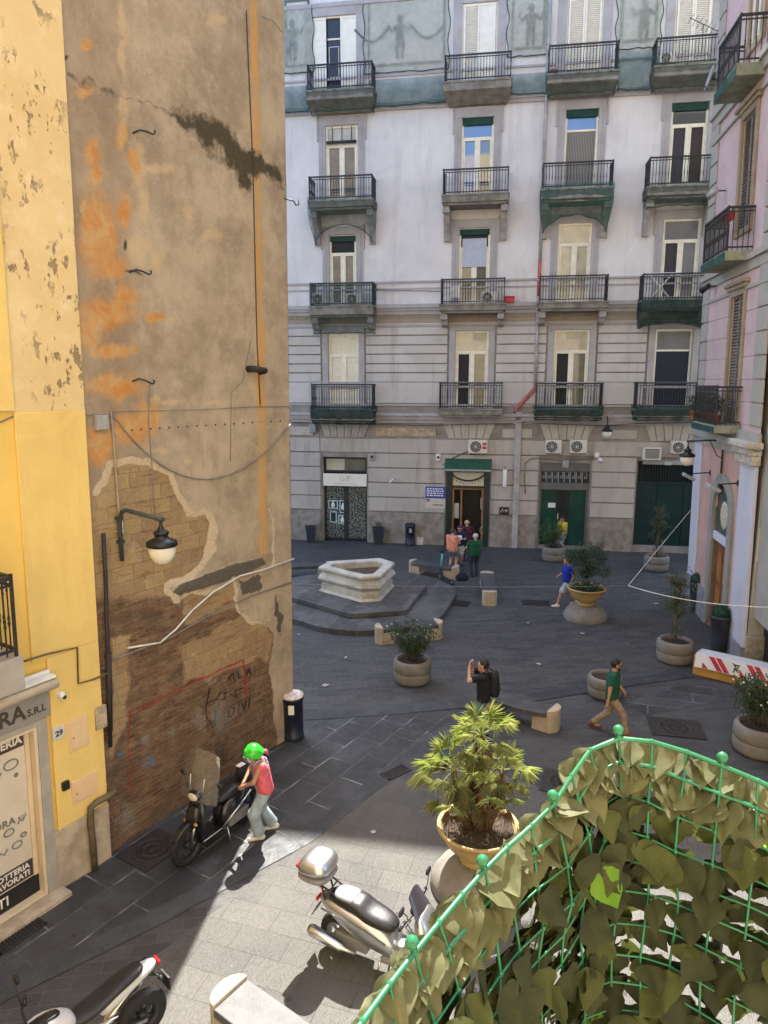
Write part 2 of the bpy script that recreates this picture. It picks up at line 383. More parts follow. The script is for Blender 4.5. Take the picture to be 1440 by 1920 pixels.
grate((742, 1448), .28, .14, R(40), "small drain grate in the dark border strip left of the palm")
grate((1005, 1130), .45, .25, R(-8), "sunken grate panel in the paving right of the fountain steps")
grate((852, 1130), .5, .3, R(-20), "dark grate panel beside the stepped base of the fountain")

# ---------------------------------------------------------------- the big palazzo across the square
PO = G(878, 1023); PA = R(-9.2); PF = Frame(PO, PA)
PLU = facade_mat("lavender_grey_render", (.65, .635, .635), (.42, .39, .37), .5)
PLL = facade_mat("grey_beige_render", (.51, .485, .46), (.25, .22, .20), .55)
PLG = facade_mat("grey_stone_render", (.445, .41, .372), (.20, .17, .145), .65)
PLINTH = M("rough_stone_plinth", (.27, .24, .21), .9, .22, 3, .03, 12, dirt=(.15, .13, .11), ds=2, da=.6)
TRIM = M("purple_grey_trim", (.38, .365, .375), .8, .08, 1.2, .004, 30, dirt=(.26, .23, .22), ds=1.5, da=.55)
STONEB = M("weathered_balcony_stone", (.215, .20, .175), .9, .22, 3, .01, 25, dirt=(.09, .08, .07), ds=2.5, da=.75)
TUFFP = M("pitted_tuff_panel", (.42, .34, .24), .95, .2, 6, .04, 14)
OPENW = []                                         # window openings in the upper walls (u0, z0, u1, z1, kind)
WIN = [  # photo rectangle of each window, kind
 [(587, 30, 668, 166, 'shut_open'), (866, 5, 932, 150, 'shut'), (1062, -10, 1130, 132, 'shut'), (1265, -20, 1335, 117, 'shut')],
 [(611, 235, 671, 372, 'tall_dark'), (865, 220, 925, 362, 'blue'), (1058, 205, 1120, 350, 'curtain_blue'), (1255, 192, 1325, 345, 'grey_brown')],
 [(618, 440, 668, 571, 'reflect'), (860, 427, 918, 567, 'white_sheet'), (1045, 418, 1107, 563, 'cream'), (1240, 410, 1310, 560, 'half_curtain')],
 [(616, 625, 673, 775, 'lace'), (853, 620, 915, 768, 'ajar'), (1037, 618, 1103, 768, 'ajar'), (1225, 617, 1295, 766, 'dark')]]
BAL = [  # x0, x1, rail top, slab top, slab bottom
 [(577, 697, 119, 167, 185), (834, 957, 101, 150, 168), (1029, 1158, 82, 135, 153), (1230, 1356, 68, 120, 140)],
 [(580, 697, 330, 374, 388), (831, 952, 316, 363, 378), (1018, 1148, 304, 352, 372), (1217, 1347, 293, 347, 365)],
 [(583, 698, 531, 573, 590), (827, 945, 523, 569, 582), (1012, 1138, 517, 565, 578), (1205, 1328, 513, 562, 578)],
 [(585, 698, 721, 768, 788), (824, 940, 718, 766, 778), (1005, 1128, 719, 768, 782), (1193, 1314, 718, 767, 782)]]
DOORS = [(607, 857, 688, 1017), (837, 880, 916, 1022), (1010, 868, 1103, 1024), (1191, 865, 1312, 1026)]
palazzo = thing("palazzo", "tall grey and lilac apartment palazzo with iron balconies across the square", "building", PO, PA)
U0, U1 = PF.px(380, 600)[0], PF.px(1500, 600)[0]
ZT = {'a': PF.px(886, 783)[1], 'b': PF.px(886, 612)[1], 'c': PF.px(886, 200)[1]}
# roof height from the shadow edge it casts on the ground in front of it
q = G(620, 1577); l = PF.loc(q); hd = Vector((math.sin(SUN_AZ), math.cos(SUN_AZ), 0)); hl = PF.loc(PO + hd)
ZR = (-l.y - .55) / hl.y * math.tan(SUN_EL)
openings = []
for r in range(4):
    for c in range(4):
        x0, y0, x1, y1, k = WIN[r][c]; u0, z0, u1, z1 = PF.rect(x0, y0, x1, y1)
        zb = PF.px((x0 + x1) / 2, BAL[r][c][3])[1] - .1; openings.append((u0, max(z0 - .2, zb) if False else z0 - .05, u1, z1, r, c, k))
door_open = [PF.rect(*d) for d in DOORS]
def wall_cells(b, u0, u1, z0, z1, holes, y=0.0, depth=.28, thick=0.0):
    us = sorted({u0, u1} | {v for h in holes for v in (h[0], h[2]) if u0 < v < u1}); zs = sorted({z0, z1} | {v for h in holes for v in (h[1], h[3]) if z0 < v < z1})
    inh = lambda u, z: any(h[0] < u < h[2] and h[1] < z < h[3] for h in holes)
    for i in range(len(us) - 1):
        for j in range(len(zs) - 1):
            a, c, e, f = us[i], us[i + 1], zs[j], zs[j + 1]
            if inh((a + c) / 2, (e + f) / 2): continue
            if thick:
                b.add([(a, y, e), (c, y, e), (c, y, f), (a, y, f), (a, y + thick, e), (c, y + thick, e), (c, y + thick, f), (a, y + thick, f)],
                      [(0, 1, 2, 3), (0, 4, 5, 1), (3, 2, 6, 7), (0, 3, 7, 4), (1, 5, 6, 2)])
            else: b.add([(a, y, e), (c, y, e), (c, y, f), (a, y, f)], [(0, 1, 2, 3)])
    for h in holes:
        if thick or h[1] < z0 - .01 and h[3] < z0 or h[0] > u1 or h[2] < u0 or h[1] > z1: continue
        a, e, c, f = h[0], max(h[1], z0), h[2], min(h[3], z1); d = y + depth
        b.add([(a, y, e), (a, y, f), (a, d, f), (a, d, e), (c, y, e), (c, y, f), (c, d, f), (c, d, e)], [(0, 1, 2, 3), (4, 7, 6, 5), (1, 5, 6, 2), (0, 3, 7, 4)])
holes = [o[:4] for o in openings]
zq = ZT['a'] - .10
b = MB(); wall_cells(b, U0, U1, ZT['b'], ZR, holes); b.build("wall", PLU, palazzo, world=False)
GROOVE_SHADE = M("groove_shade_render", (.27, .24, .215), .9, .2, 1.5, .006, 25)  # recessed wall behind the courses: groove shade put into its colour
b = MB(); wall_cells(b, U0, U1, zq, ZT['b'], holes); b.build("wall", GROOVE_SHADE, palazzo, world=False)
b = MB(); wall_cells(b, U0, U1, -.1, zq, door_open, depth=.5); b.build("wall", GROOVE_SHADE, palazzo, world=False)
# a dark room behind every opening, floor slabs closing the block
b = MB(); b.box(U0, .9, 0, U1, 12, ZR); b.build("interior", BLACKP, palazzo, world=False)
b = MB(); b.box(U0 - .3, -.55, ZR - .7, U1 + .3, 12.2, ZR - .002); b.build("roof", STONEB, palazzo, world=False)
# rusticated courses
def courses(b, zs, holes, y, th, margin=0.0, edge=.017):
    hh = [(h[0] - margin, h[1] - 9, h[2] + margin, h[3] + margin) for h in holes]
    for a, c in zip(zs[:-1], zs[1:]):
        cuts = [U0, U1]; sp = sorted((h[0], h[2]) for h in hh if h[1] < (a + c) / 2 < h[3]); x = U0
        for s0, s1 in sp + [(U1, U1)]:
            if s0 - x > .05:
                b.box(x, y - th, a + edge * 1.6, s0, y - .001 + .001, c - edge * 1.6)
            x = max(x, s1)
r4 = [o for o in openings if o[4] == 3]
zs4 = [PF.px(760, y)[1] for y in (757, 744, 726, 717, 699, 682, 664, 647, 629, 613)]
zs4 = [zs4[0], zs4[3]] + zs4[4:]
b = MB(); courses(b, zs4, [(o[0], o[1], o[2], o[3]) for o in r4], 0, .055, .34); bays(b, [(o[0] + o[2]) / 2 for o in r4], "rusticated_course", PLL, palazzo, world=False, bevel=.012)
zsg = [PF.px(760, y)[1] for y in (959, 931, 905, 888, 866, 844, 823)]
zsg = [PF.px(760, 960)[1] + i * (PF.px(760, 822)[1] - PF.px(760, 960)[1]) / 5 for i in range(6)]
b = MB(); courses(b, zsg, door_open, 0, .07, .08); DCUT = [(d[0] + d[2]) / 2 for d in door_open]; bays(b, DCUT, "rusticated_course", PLG, palazzo, world=False, bevel=.015)
b = MB(); courses(b, [-.1, zsg[0] + .0], door_open, 0, .075, .08); bays(b, DCUT, "plinth", PLINTH, palazzo, world=False, bevel=.02)
# flat arches over the shops, panels between them
pb = MB(); z0, z1 = zsg[-1] + .03, zq - .12
dc = [(d[0] + d[2]) / 2 for d in door_open]
for c in dc:
    n = 6; b = MB()
    for k in range(n):
        f = lambda i, z: c + (i - n / 2) * (.30 + .13 * (z - z0))
        g = .014
        v = [(f(k, z0) + g, -.05, z0), (f(k + 1, z0) - g, -.05, z0), (f(k + 1, z1) - g, -.05, z1), (f(k, z1) + g, -.05, z1)]
        v += [(p[0], 0, p[2]) for p in v]; b.add(v, [(0, 1, 2, 3), (0, 4, 5, 1), (1, 5, 6, 2), (2, 6, 7, 3), (3, 7, 4, 0)])
    b.build("flat_arch", PLG, palazzo, world=False, bevel=.012)
b = MB()
for i in range(3):
    a, e = dc[i] + 1.45, dc[i + 1] - 1.45
    (pb if i == 0 else b).box(a, -.05, z0 + .06, e, 0, z1 - .25)
b.box(U0, -.05, z0 + .06, dc[0] - 1.45, 0, z1 - .25); b.box(dc[3] + 1.45, -.05, z0 + .06, U1, 0, z1 - .25)
bays(b, DCUT, "ashlar_panel", PLG, palazzo, world=False, bevel=.012); pb.build("tuff_panel", TUFFP, palazzo, world=False, bevel=.01)
# cartouche over the first shop
a = PF.rect(611, 806 + 2, 684, 848); b = MB()
a = PF.rect(612, 827, 683, 848); pts = [(a[0], a[1]), (a[2], a[1]), (a[2], a[3]), (a[0], a[3])]
ring = [(a[0] + .12, a[1]), (a[2] - .12, a[1]), (a[2] - .03, a[1] + .1), (a[2] - .03, a[3] - .1), (a[2] - .12, a[3]), (a[0] + .12, a[3]), (a[0] + .03, a[3] - .1), (a[0] + .03, a[1] + .1)]
b.tube([(p[0], -.01, p[1]) for p in ring] + [(ring[0][0], -.01, ring[0][1])], .025, 6); b.build("cartouche", PLG, palazzo, world=False)
# string courses and cornices: (pixel y top, pixel y bottom, projection)
def cornice(b, y0, y1, pr, x=760):
    za, zb = PF.px(x, y1)[1], PF.px(x, y0)[1]; b.box(U0, -pr, za, U1, .001, zb)
b = MB(); cornice(b, 786, 793, .10); cornice(b, 779, 786, .20); cornice(b, 774, 779, .30); cornice(b, 757, 761, .05); cornice(b, 722, 727, .05); cornice(b, 716, 719, .03)
cornice(b, 608, 612, .07); cornice(b, 583, 590, .09); cornice(b, 578, 583, .16); cornice(b, 571, 578, .22)
cornice(b, 527, 531, .06); cornice(b, 540, 543, .03); b.build("cornice", TRIM, palazzo, world=False)
b = MB(); z0, z1 = PF.px(760, 596)[1], PF.px(760, 591)[1]; u = U0
b.box(U0, -.02, PF.px(760, 606)[1], U1, 0, z1)
while u < U1: b.box(u, -.075, z0, u + .075, -.02, z1 + .002); u += .14
b.build("dentil_band", M("ochre_dirty_band", (.34, .29, .235), .9, .15, 2, dirt=(.17, .13, .10), ds=2, da=.7), palazzo, world=False)
b = MB(); cornice(b, 199, 206, .10); cornice(b, 193, 199, .18); cornice(b, 138, 142, .05); cornice(b, -6, 2, .08)
b.build("cornice", TRIM, palazzo, world=False)
# architraves
for (u0, z0, u1, z1, r, c, k) in openings:
    b = MB()
    wd = .30 if r in (1, 2) else .26; p = .055
    if r == 0: wd = .34
    top = .34 if r < 3 else .30; zl = PF.px(760, 612)[1] if r == 3 else z1 + top
    if r == 3: top = min(top, PF.px(760, 613)[1] - z1)
    b.box(u0 - wd, -p, z0, u0 - .002, 0, z1); b.box(u1 + .002, -p, z0, u1 + wd, 0, z1); b.box(u0 - wd, -p, z1, u1 + wd, 0, z1 + top)
    if r in (1, 2):
        b.box(u0 - wd - .07, -p - .03, z1 - .6, u0 - wd, 0, z1 + top + .06); b.box(u1 + wd, -p - .03, z1 - .6, u1 + wd + .07, 0, z1 + top + .06)
        b.box(u0 - wd + .1, -p - .02, z0, u0 - wd + .16, -p, z1); b.box(u1 + wd - .16, -p - .02, z0, u1 + wd - .1, -p, z1)
    b.build("architrave", TRIM, palazzo, world=False, bevel=.008)
# ---------------------------------------------------------------- windows
GL = {'dark': M("dark_opening", (.008, .009, .012), .6, .2, 2), 'sky': glass_mat("painted_sky_pane", (.06, .16, .42), .10), 'cream': glass_mat("cream_blind_pane", (.50, .45, .33), .05),  # the sky pane's blue is a reflection of the sky painted as colour
      'curtain': M("grey_beige_curtain", (.34, .31, .28), .85, .1, 4), 'grey': glass_mat("grey_pane", (.20, .20, .20), .06), 'brown': glass_mat("brown_pane", (.035, .014, .010), .03),
      'mirror': glass_mat("reflecting_pane", (.035, .04, .038), .12), 'lace': M("white_lace_blind", (.72, .67, .52), .8, .08, 9), 'sheet': M("pale_blue_sheet", (.42, .46, .55), .8, .05, 4),
      'navy': glass_mat("navy_pane", (.006, .014, .030), .02), 'olive': glass_mat("olive_pane", (.12, .12, .08), .06)}
def curtain_mat():
    t = NT("hanging_curtain"); wv = t.n("ShaderNodeTexWave", i_Vector=t.coord(), i_Scale=5.0, i_Distortion=1.5, bands_direction='X')
    return t.fin(t.mix(wv.outputs[1], (.10, .095, .09), (.30, .275, .25)), .9)
GL['curtain'] = curtain_mat()
def darkcurtain():
    t = NT("dark_curtain"); wv = t.n("ShaderNodeTexWave", i_Vector=t.coord(), i_Scale=6.0, i_Distortion=1.0, bands_direction='X')
    return t.fin(t.mix(wv.outputs[1], (.03, .03, .036), (.075, .072, .08)), .9)
GL['dcurtain'] = darkcurtain()
SHUT = M("cream_shutter_paint", (.76, .73, .65), .55, .05, 4)
AWN = M("dark_green_roller_blind", (.012, .05, .04), .8, .2, 6)
def frame_rect(b, u0, z0, u1, z1, w_, y0, y1):
    b.box(u0, y0, z0, u0 + w_, y1, z1); b.box(u1 - w_, y0, z0, u1, y1, z1)
    b.box(u0 + w_, y0, z0, u1 - w_, y1, z0 + w_); b.box(u0 + w_, y0, z1 - w_, u1 - w_, y1, z1)
def make_window(u0, z0, u1, z1, r, c, kind):
    b = MB(); W_ = u1 - u0; y = .06 if r else .10; top = z1 - (z1 - z0) * (.26 if r else .2); um = (u0 + u1) / 2
    if kind in ('shut', 'shut_open'):
        frame_rect(b, u0, z0, u1, z1, .06, .02, .12); f = b.build("window", FRAMEW, palazzo, world=False)
        def leaf(x0, x1, louv, op=None):
            sb = MB(); frame_rect(sb, x0, z0 + .05, x1, z1 - .05, .07, -.03, .03)
            if louv:
                n = int((z1 - z0) / .075)
                for k in range(n): zz = z0 + .13 + k * (z1 - z0 - .26) / n; sb.add([(x0 + .07, .015, zz + .05), (x1 - .07, .015, zz + .05), (x1 - .07, -.02, zz), (x0 + .07, -.02, zz)], [(0, 1, 2, 3)])
                sb.box(x0 + .06, .022, z0 + .1, x1 - .06, .028, z1 - .1)
            else: sb.box(x0 + .06, -.008, z0 + .1, x1 - .06, .012, z1 - .1)
            sb.build("shutter", SHUT, f, world=False)
        if kind == 'shut':
            leaf(u0 + .07, um - .004, True); leaf(um + .004, u1 - .07, c != 1)
        else:
            leaf(u0 + .02, u0 + W_ * .31, False); leaf(u0 + W_ * .64, u1, False)
            p = MB(); p.box(u0 + W_ * .33, .1, z0 + .05, u0 + W_ * .62, .12, z1 - .07); p.build("pane", GL['navy'], f, world=False)
            e = MB(); e.box(u0 + W_ * .33, .08, z1 - .85, u0 + W_ * .62, .13, z1 - .79); frame_rect(e, u0 + W_ * .36, z0 + .5, u0 + W_ * .59, z1 - 1.1, .02, .085, .1); e.build("door_bar", FRAMEW, f, world=False)
        return
    fw = .085
    frame_rect(b, u0, z0, u1, z1, fw, y, y + .10); b.box(u0 + fw, y + .01, top - .04, u1 - fw, y + .09, top + .04)
    single = kind in ('curtain_blue', 'dark')
    if not single: b.box(um - .05, y - .005, z0 + fw, um + .05, y + .085, top - .04)
    f = b.build("window", FRAMEW, palazzo, world=False, bevel=.006)
    Lk, Rk, Tk = {'tall_dark': ('mirror', 'mirror', 'cream'), 'blue': ('sky', 'mirror', 'sky'), 'curtain_blue': ('curtain', 'curtain', 'sky'), 'grey_brown': ('dcurtain', 'brown', 'mirror'),
                  'reflect': ('mirror', 'mirror', 'dark'), 'white_sheet': ('olive', 'olive', 'dark'), 'cream': ('cream', 'cream', 'cream'), 'half_curtain': ('dcurtain', 'grey', 'grey'),
                  'lace': ('lace', 'lace', 'lace'), 'ajar': ('dark', 'olive', 'cream'), 'dark': ('navy', 'navy', 'grey')}[kind]
    yp = y + .045
    for (a, e, g, h, k) in ((u0 + fw, um - .05, z0 + fw, top - .04, Lk), (um + .05, u1 - fw, z0 + fw, top - .04, Rk), (u0 + fw, u1 - fw, top + .04, z1 - fw, Tk)):
        if single and k != Tk: a, e = (u0 + fw, u1 - fw)
        if single and g < top and k == Rk and a == u0 + fw and any(ch.name.startswith('pane') for ch in f.children): continue
        p = MB(); p.box(a, yp, g, e, yp + .01, h); p.build("pane", GL[k], f, world=False)
        if g < top and kind not in ('curtain_blue', 'dark'):
            s = MB(); frame_rect(s, a + .004, g + .004, e - .004, h - .004, .055, y - .012, yp - .002)
            if kind == 'lace':
                for q_ in (.33, .66): s.box(a + .05, y + .005, g + (h - g) * q_ - .015, e - .05, yp - .002, g + (h - g) * q_ + .015)
            s.build("sash", FRAMEW, f, world=False)
    if r == 1 and c > 0 or kind in ('reflect', 'white_sheet'):
        s = MB(); s.box(u0 + .03, y - .05, z1 - .28, u1 - .03, y + .02, z1 + (.02 if r == 1 else -.05)); s.build("roller_blind", AWN, f, world=False)
    if kind == 'tall_dark':
        s = MB(); s.tube([(u0 + .05, -.06, top + .1), (u1 - .05, -.06, top + .1)], .06, 8)
        for q_ in (.2, .5, .8): s.box(u0 + W_ * q_ - .012, y - .02, top + .1, u0 + W_ * q_ + .012, y, z1 - .03)
        s.build("roller_blind", IRON, f, world=False)
    if kind == 'white_sheet':
        s = MB(); s.grid(lambda a, e: (u0 + .14 + a * (W_ - .28), y - .035 + .01 * math.sin(a * 14), z1 - .42 - e * 1.15), 14, 3); s.build("curtain", GL['sheet'], f, world=False)
for o in openings: make_window(*o)
# ---------------------------------------------------------------- balconies
BRK = M("carved_bracket_stone", (.33, .31, .30), .9, .15, 3, .006, 25, dirt=(.10, .09, .08), ds=2.5, da=.6)
def railing(b, u0, u1, d, z0, z1, side=True, sp=.115):
    for z, t in ((z1, .027), (z1 - .10, .015), (z0 + .07, .018)):
        b.box(u0, -d - t, z - t, u1, -d + t, z + t)
        if side:
            for u in (u0, u1): b.box(u - t, -d, z - t, u + t, 0, z + t)
    def bal(u, y):
        b.tube([(u, y, z0), (u, y, z1)], .0115, 4, False)
        zm = z0 + (z1 - z0) * .42
        b.lathe([(.009, -.09), (.022, -.03), (.012, 0), (.022, .03), (.009, .09)], 5, (u, y, zm)); b.lathe([(.009, -.03), (.019, 0), (.009, .03)], 5, (u, y, z1 - .18))
    n = max(2, round((u1 - u0) / sp))
    for k in range(n + 1): bal(u0 + (u1 - u0) * k / n, -d)
    if side:
        m = max(2, round(d / sp))
        for k in range(m): bal(u0, -d * k / m); bal(u1, -d * k / m)
    for u in (u0, u1): b.box(u - .018, -d - .018, z0 - .05, u + .018, -d + .018, z1 + .05)
balc = {}
for r in range(4):
    for c in range(4):
        x0, x1, yt, ys, yb = BAL[r][c]; d = (.85, .95, .85, .8)[r]; D = -d
        xm = (x0 + x1) / 2; u0, u1 = PF.px(x0, ys, D)[0], PF.px(x1, ys, D)[0]
        z1, zs, zb = PF.px(xm, yt, D)[1], PF.px(xm, ys, D)[1], PF.px(xm, yb, D)[1]
        b = MB(); b.box(u0 - .05, D - .06, zb, u1 + .05, 0, zs); b.box(u0 - .08, D - .09, zs - .07, u1 + .08, 0, zs - .001)
        if r == 0: b.add([(u0 - .05, D - .05, zb), (u1 + .05, D - .05, zb), (u1 - .12, -.25, zb - .32), (u0 + .12, -.25, zb - .32), (u0 - .05, 0, zb), (u1 + .05, 0, zb), (u1 - .12, 0, zb - .32), (u0 + .12, 0, zb - .32)],
                           [(0, 1, 2, 3), (0, 3, 7, 4), (1, 5, 6, 2), (2, 6, 7, 3)])
        else: b.box(u0 + .03, D + .02, zb - .10, u1 - .03, 0, zb)
        s = b.build("balcony", STONEB, palazzo, world=False, bevel=.012)
        k = MB(); railing(k, u0, u1, d, zs + .02, z1); k.build("railing", IRON, s, world=False)
        if r in (1, 2):
            for sgn, u in ((1, u0 + .12), (-1, u1 - .12)):
                hb = 1.35 if r == 1 else .62; wd = .13
                prof = [(0, zb - .1), (D + .12, zb - .1), (D + .12, zb - .34), (D * .62, zb - .32), (D * .5, zb - .55)]
                if r == 1: prof += [(-.30, zb - .75), (-.16, zb - hb), (0, zb - hb)]
                else: prof += [(-.22, zb - hb), (0, zb - hb)]
                kb = MB(); n = len(prof); v = [(u - wd, p[0], p[1]) for p in prof] + [(u + wd, p[0], p[1]) for p in prof]
                kb.add(v, [list(range(n)), list(range(n, 2 * n))[::-1]] + [(i, n + i, n + (i + 1) % n, (i + 1) % n) for i in range(n)])
                kb.tube([(u - wd - .015, D + .22, zb - .27), (u + wd + .015, D + .22, zb - .27)], .1, 10)
                kb.build("bracket", BRK, s, world=False, bevel=.01)
        balc[r, c] = (u0, u1, D, z1, zs, zb)

# scraps of paper on the paving
for i, (x, y) in enumerate([(990, 1168), (648, 1233), (1092, 1188), (735, 1195), (700, 1560), (860, 1690), (1230, 1132), (560, 1190), (610, 1285), (1010, 1245)]):
    g = G(x, y, .02); o = thing("paper_scrap", "crumpled pale paper scrap lying on the paving", "litter", g, i * 1.3, "paper scraps on the paving"); b = MB()
    b.grid(lambda u, v: ((u - .5) * .16, (v - .5) * .09, .012 + .012 * math.sin(9 * u + i) * math.cos(7 * v)), 5, 4); b.grid(lambda u, v: ((u - .5) * .16, (v - .5) * .09, .004 + .012 * math.sin(9 * u + i) * math.cos(7 * v)), 5, 4); b.build("scrap", M_SCRAP, o, world=False); o.scale = (rnd.uniform(.4, 1.1), rnd.uniform(.5, 1.4), 1)
# ---------------------------------------------------------------- left: blind party wall and the yellow house
def proj(P):                                        # world points (n,3) -> photograph pixels, used to lay out the wall's own stains
    x, y, h = P[:, 0], P[:, 1], P[:, 2] - CAM_H
    zc = y * cT - h * sT; yc = y * sT + h * cT
    return 720 + FPX * x / zc, 960 - FPX * yc / zc
def vnoise(x, y, seed=0):
    xi, yi = np.floor(x).astype(int), np.floor(y).astype(int); xf, yf = x - xi, y - yi
    def h(a, b):
        n = (a * 374761393 + b * 668265263 + seed * 974711) & 0x7fffffff
        n = ((n ^ (n >> 13)) * 1274126177) & 0x7fffffff
        return ((n ^ (n >> 16)) & 0xffff) / 65535.0
    u, v = xf * xf * (3 - 2 * xf), yf * yf * (3 - 2 * yf)
    return (h(xi, yi) * (1 - u) + h(xi + 1, yi) * u) * (1 - v) + (h(xi, yi + 1) * (1 - u) + h(xi + 1, yi + 1) * u) * v
def fbm(x, y, o=5, seed=0): return sum(vnoise(x * 2 ** k, y * 2 ** k, seed + k) * .5 ** k for k in range(o)) / (2 - .5 ** (o - 1))
def inpoly(x, y, P):
    r = np.zeros(x.shape, bool); n = len(P)
    for i in range(n):
        (x0, y0), (x1, y1) = P[i], P[(i + 1) % n]
        c = ((y0 > y) != (y1 > y)) & (x < (x1 - x0) * (y - y0) / (y1 - y0 + 1e-9) + x0); r ^= c
    return r
def dline(x, y, P):
    d = np.full(x.shape, 1e9)
    for (x0, y0), (x1, y1) in zip(P[:-1], P[1:]):
        dx, dy = x1 - x0, y1 - y0; t = np.clip(((x - x0) * dx + (y - y0) * dy) / (dx * dx + dy * dy + 1e-9), 0, 1)
        d = np.minimum(d, np.hypot(x - x0 - t * dx, y - y0 - t * dy))
    return d
LF = Frame(G(549, 1378), math.atan2(.845, .535), .031, .0125)
def partywall_mat():
    t = NT("ruined_party_wall"); P = t.coord(); PS = t.scalev(P, (1, 1, .32))
    base = t.mix(t.ramp(t.noise(.7, 8, .68), .40, .60), (.325, .258, .185), (.50, .412, .305))
    base = t.mix(t.ramp(t.noise(3.5, 8, .75), .48, .62, 0, .5), base, (.52, .43, .315))
    base = t.mix(t.ramp(t.noise(2.4, 8, .75, PS), .52, .64, 0, .55), base, (.31, .25, .185))
    base = t.mix(t.ramp(t.noise(7, 8, .8, dist=1.5), .57, .68, 0, .6), base, (.62, .48, .31))
    base = t.mix(t.ramp(t.noise(34, 5, .75), .55, .8, 0, .4), base, (.17, .135, .10))
    base = t.mix(t.ramp(t.noise(16, 6, .8), .61, .68, 0, .5), base, (.66, .55, .40))
    base = t.mix(t.math('MULTIPLY', t.attr('brown'), .35), base, (.23, .155, .10))
    wob = t.math('ADD', t.math('MULTIPLY', t.noise(5, 7, .7, PS), .55), t.math('MULTIPLY', t.noise(17, 7, .75), .45))
    def edge(name, k=.55, lo=.42, hi=.56): return t.ramp(t.math('ADD', t.attr(name), t.math('MULTIPLY', t.math('SUBTRACT', wob, .5), k)), lo, hi)
    base = t.mix(t.math('MULTIPLY', edge('pale', 2.6, .42, .95), .65), base, t.mix(t.noise(11, 5), (.58, .40, .20), (.62, .50, .34)))
    base = t.mix(t.math('MULTIPLY', edge('orange', 2.2, .38, .85), .9), base, t.mix(t.ramp(t.noise(3, 7, .7, dist=.8), .38, .62), (.55, .23, .05), (.58, .37, .17)))
    base = t.mix(t.math('MULTIPLY', edge('strip', 1.6, .3, .8), .85), base, t.mix(t.ramp(t.noise(3, 7, .7, t.scalev(P, (3, 3, .4))), .4, .6), (.66, .33, .08), (.46, .34, .19)))
    U0 = t.n("ShaderNodeUVMap", uv_map="wall").outputs[0]
    nz = t.n("ShaderNodeTexNoise"); nz.inputs['Scale'].default_value = 7.0; nz.inputs['Detail'].default_value = 6; t.lk(P, nz.inputs['Vector'])
    va = t.n("ShaderNodeVectorMath", operation='MULTIPLY_ADD'); t.lk(nz.outputs[1], va.inputs[0]); va.inputs[1].default_value = (.05, .028, 0); t.lk(U0, va.inputs[2]); U = va.outputs[0]
    br = t.n("ShaderNodeTexBrick", i_Vector=U, i_Scale=1.0, i_Mortar_Size=.010, i_Mortar_Smooth=.6, i_Brick_Width=.26, i_Row_Height=.075,
             i_Color1=(.20, .098, .058), i_Color2=(.10, .055, .04), i_Mortar=(.25, .185, .12))
    lay = t.noise(1.0, 6, .7, t.scalev(U0, (2.6, 7, 1)))
    bc = t.mix(t.ramp(lay, .46, .58, 0, .7), br.outputs[0], (.30, .205, .125))
    bc = t.mix(t.ramp(t.noise(2.6, 8, .75), .45, .66, 0, .75), bc, (.20, .135, .085))
    bc = t.mix(t.ramp(t.noise(1.3, 7, .75), .5, .7, 0, .7), bc, (.06, .045, .036))
    bc = t.mix(t.ramp(t.noise(11, 7, .75), .58, .7, 0, .65), bc, (.38, .29, .19))
    tf = t.n("ShaderNodeTexBrick", i_Vector=U, i_Scale=1.0, i_Mortar_Size=.010, i_Mortar_Smooth=.8, i_Brick_Width=.40, i_Row_Height=.24,
             i_Color1=(.43, .31, .15), i_Color2=(.30, .20, .115), i_Mortar=(.19, .125, .085))
    tc = t.mix(t.ramp(lay, .52, .68, 0, .45), tf.outputs[0], (.23, .14, .095))
    tc = t.mix(t.ramp(t.noise(2.2, 8, .75), .42, .60, 0, .6), tc, (.36, .27, .165))
    tc = t.mix(t.ramp(t.noise(13, 7, .75), .55, .7, 0, .7), tc, (.46, .36, .23))
    tc = t.mix(t.ramp(t.noise(24, 5, .7), .57, .68, 0, .6), tc, (.12, .08, .055)); tc = t.mix(t.ramp(t.noise(1.0, 6, .75, t.scalev(U, (1.3, 9, 1))), .56, .64, 0, .75), tc, (.20, .085, .05)); tc = t.mix(t.ramp(t.noise(3.2, 7, .8), .60, .66, 0, .6), tc, (.52, .42, .28))
    bare = t.mix(t.ramp(t.math('ADD', t.attr('tuff'), t.math('MULTIPLY', t.math('SUBTRACT', wob, .5), 1.0)), .35, .65), bc, tc)
    tfm = t.ramp(t.attr('tuff'), .4, .6); fb = edge('brick', .3, .44, .56); base = t.mix(fb, base, bare)
    base = t.mix(edge('white', 1.5, .38, .62), base, t.mix(t.noise(20, 5), (.40, .32, .21), (.76, .64, .47)))
    base = t.mix(t.math('MULTIPLY', edge('mould', 2.0, .36, .82), .95), base, t.mix(t.noise(16, 6, .7), (.018, .018, .012), (.11, .09, .05)))
    base = t.mix(t.math('MULTIPLY', edge('cement', .5), .9), base, t.mix(t.noise(14, 6, .7), (.05, .046, .04), (.13, .12, .105)))
    base = t.mix(t.math('MULTIPLY', edge('red', 1.8, .42, .75), .75), base, (.33, .035, .03))
    base = t.mix(t.math('MULTIPLY', edge('black', 1.3, .42, .7), .85), base, (.015, .014, .016))
    base = t.mix(t.math('MULTIPLY', edge('blue', 2.2, .45, .9), .7), base, (.10, .20, .33))
    base = t.mix(t.math('MULTIPLY', edge('grey', 2.6, .45, .95), .55), base, (.30, .30, .28))
    hb = t.math('ADD', t.math('MULTIPLY', t.math('MULTIPLY', t.math('MULTIPLY', br.outputs[1], t.math('SUBTRACT', 1.0, tfm)), fb), -.7), t.math('MULTIPLY', t.noise(22, 7, .75), .9)); t.bump(hb, .03)
    return t.fin(base, .92, spec=.2)
PW = partywall_mat()
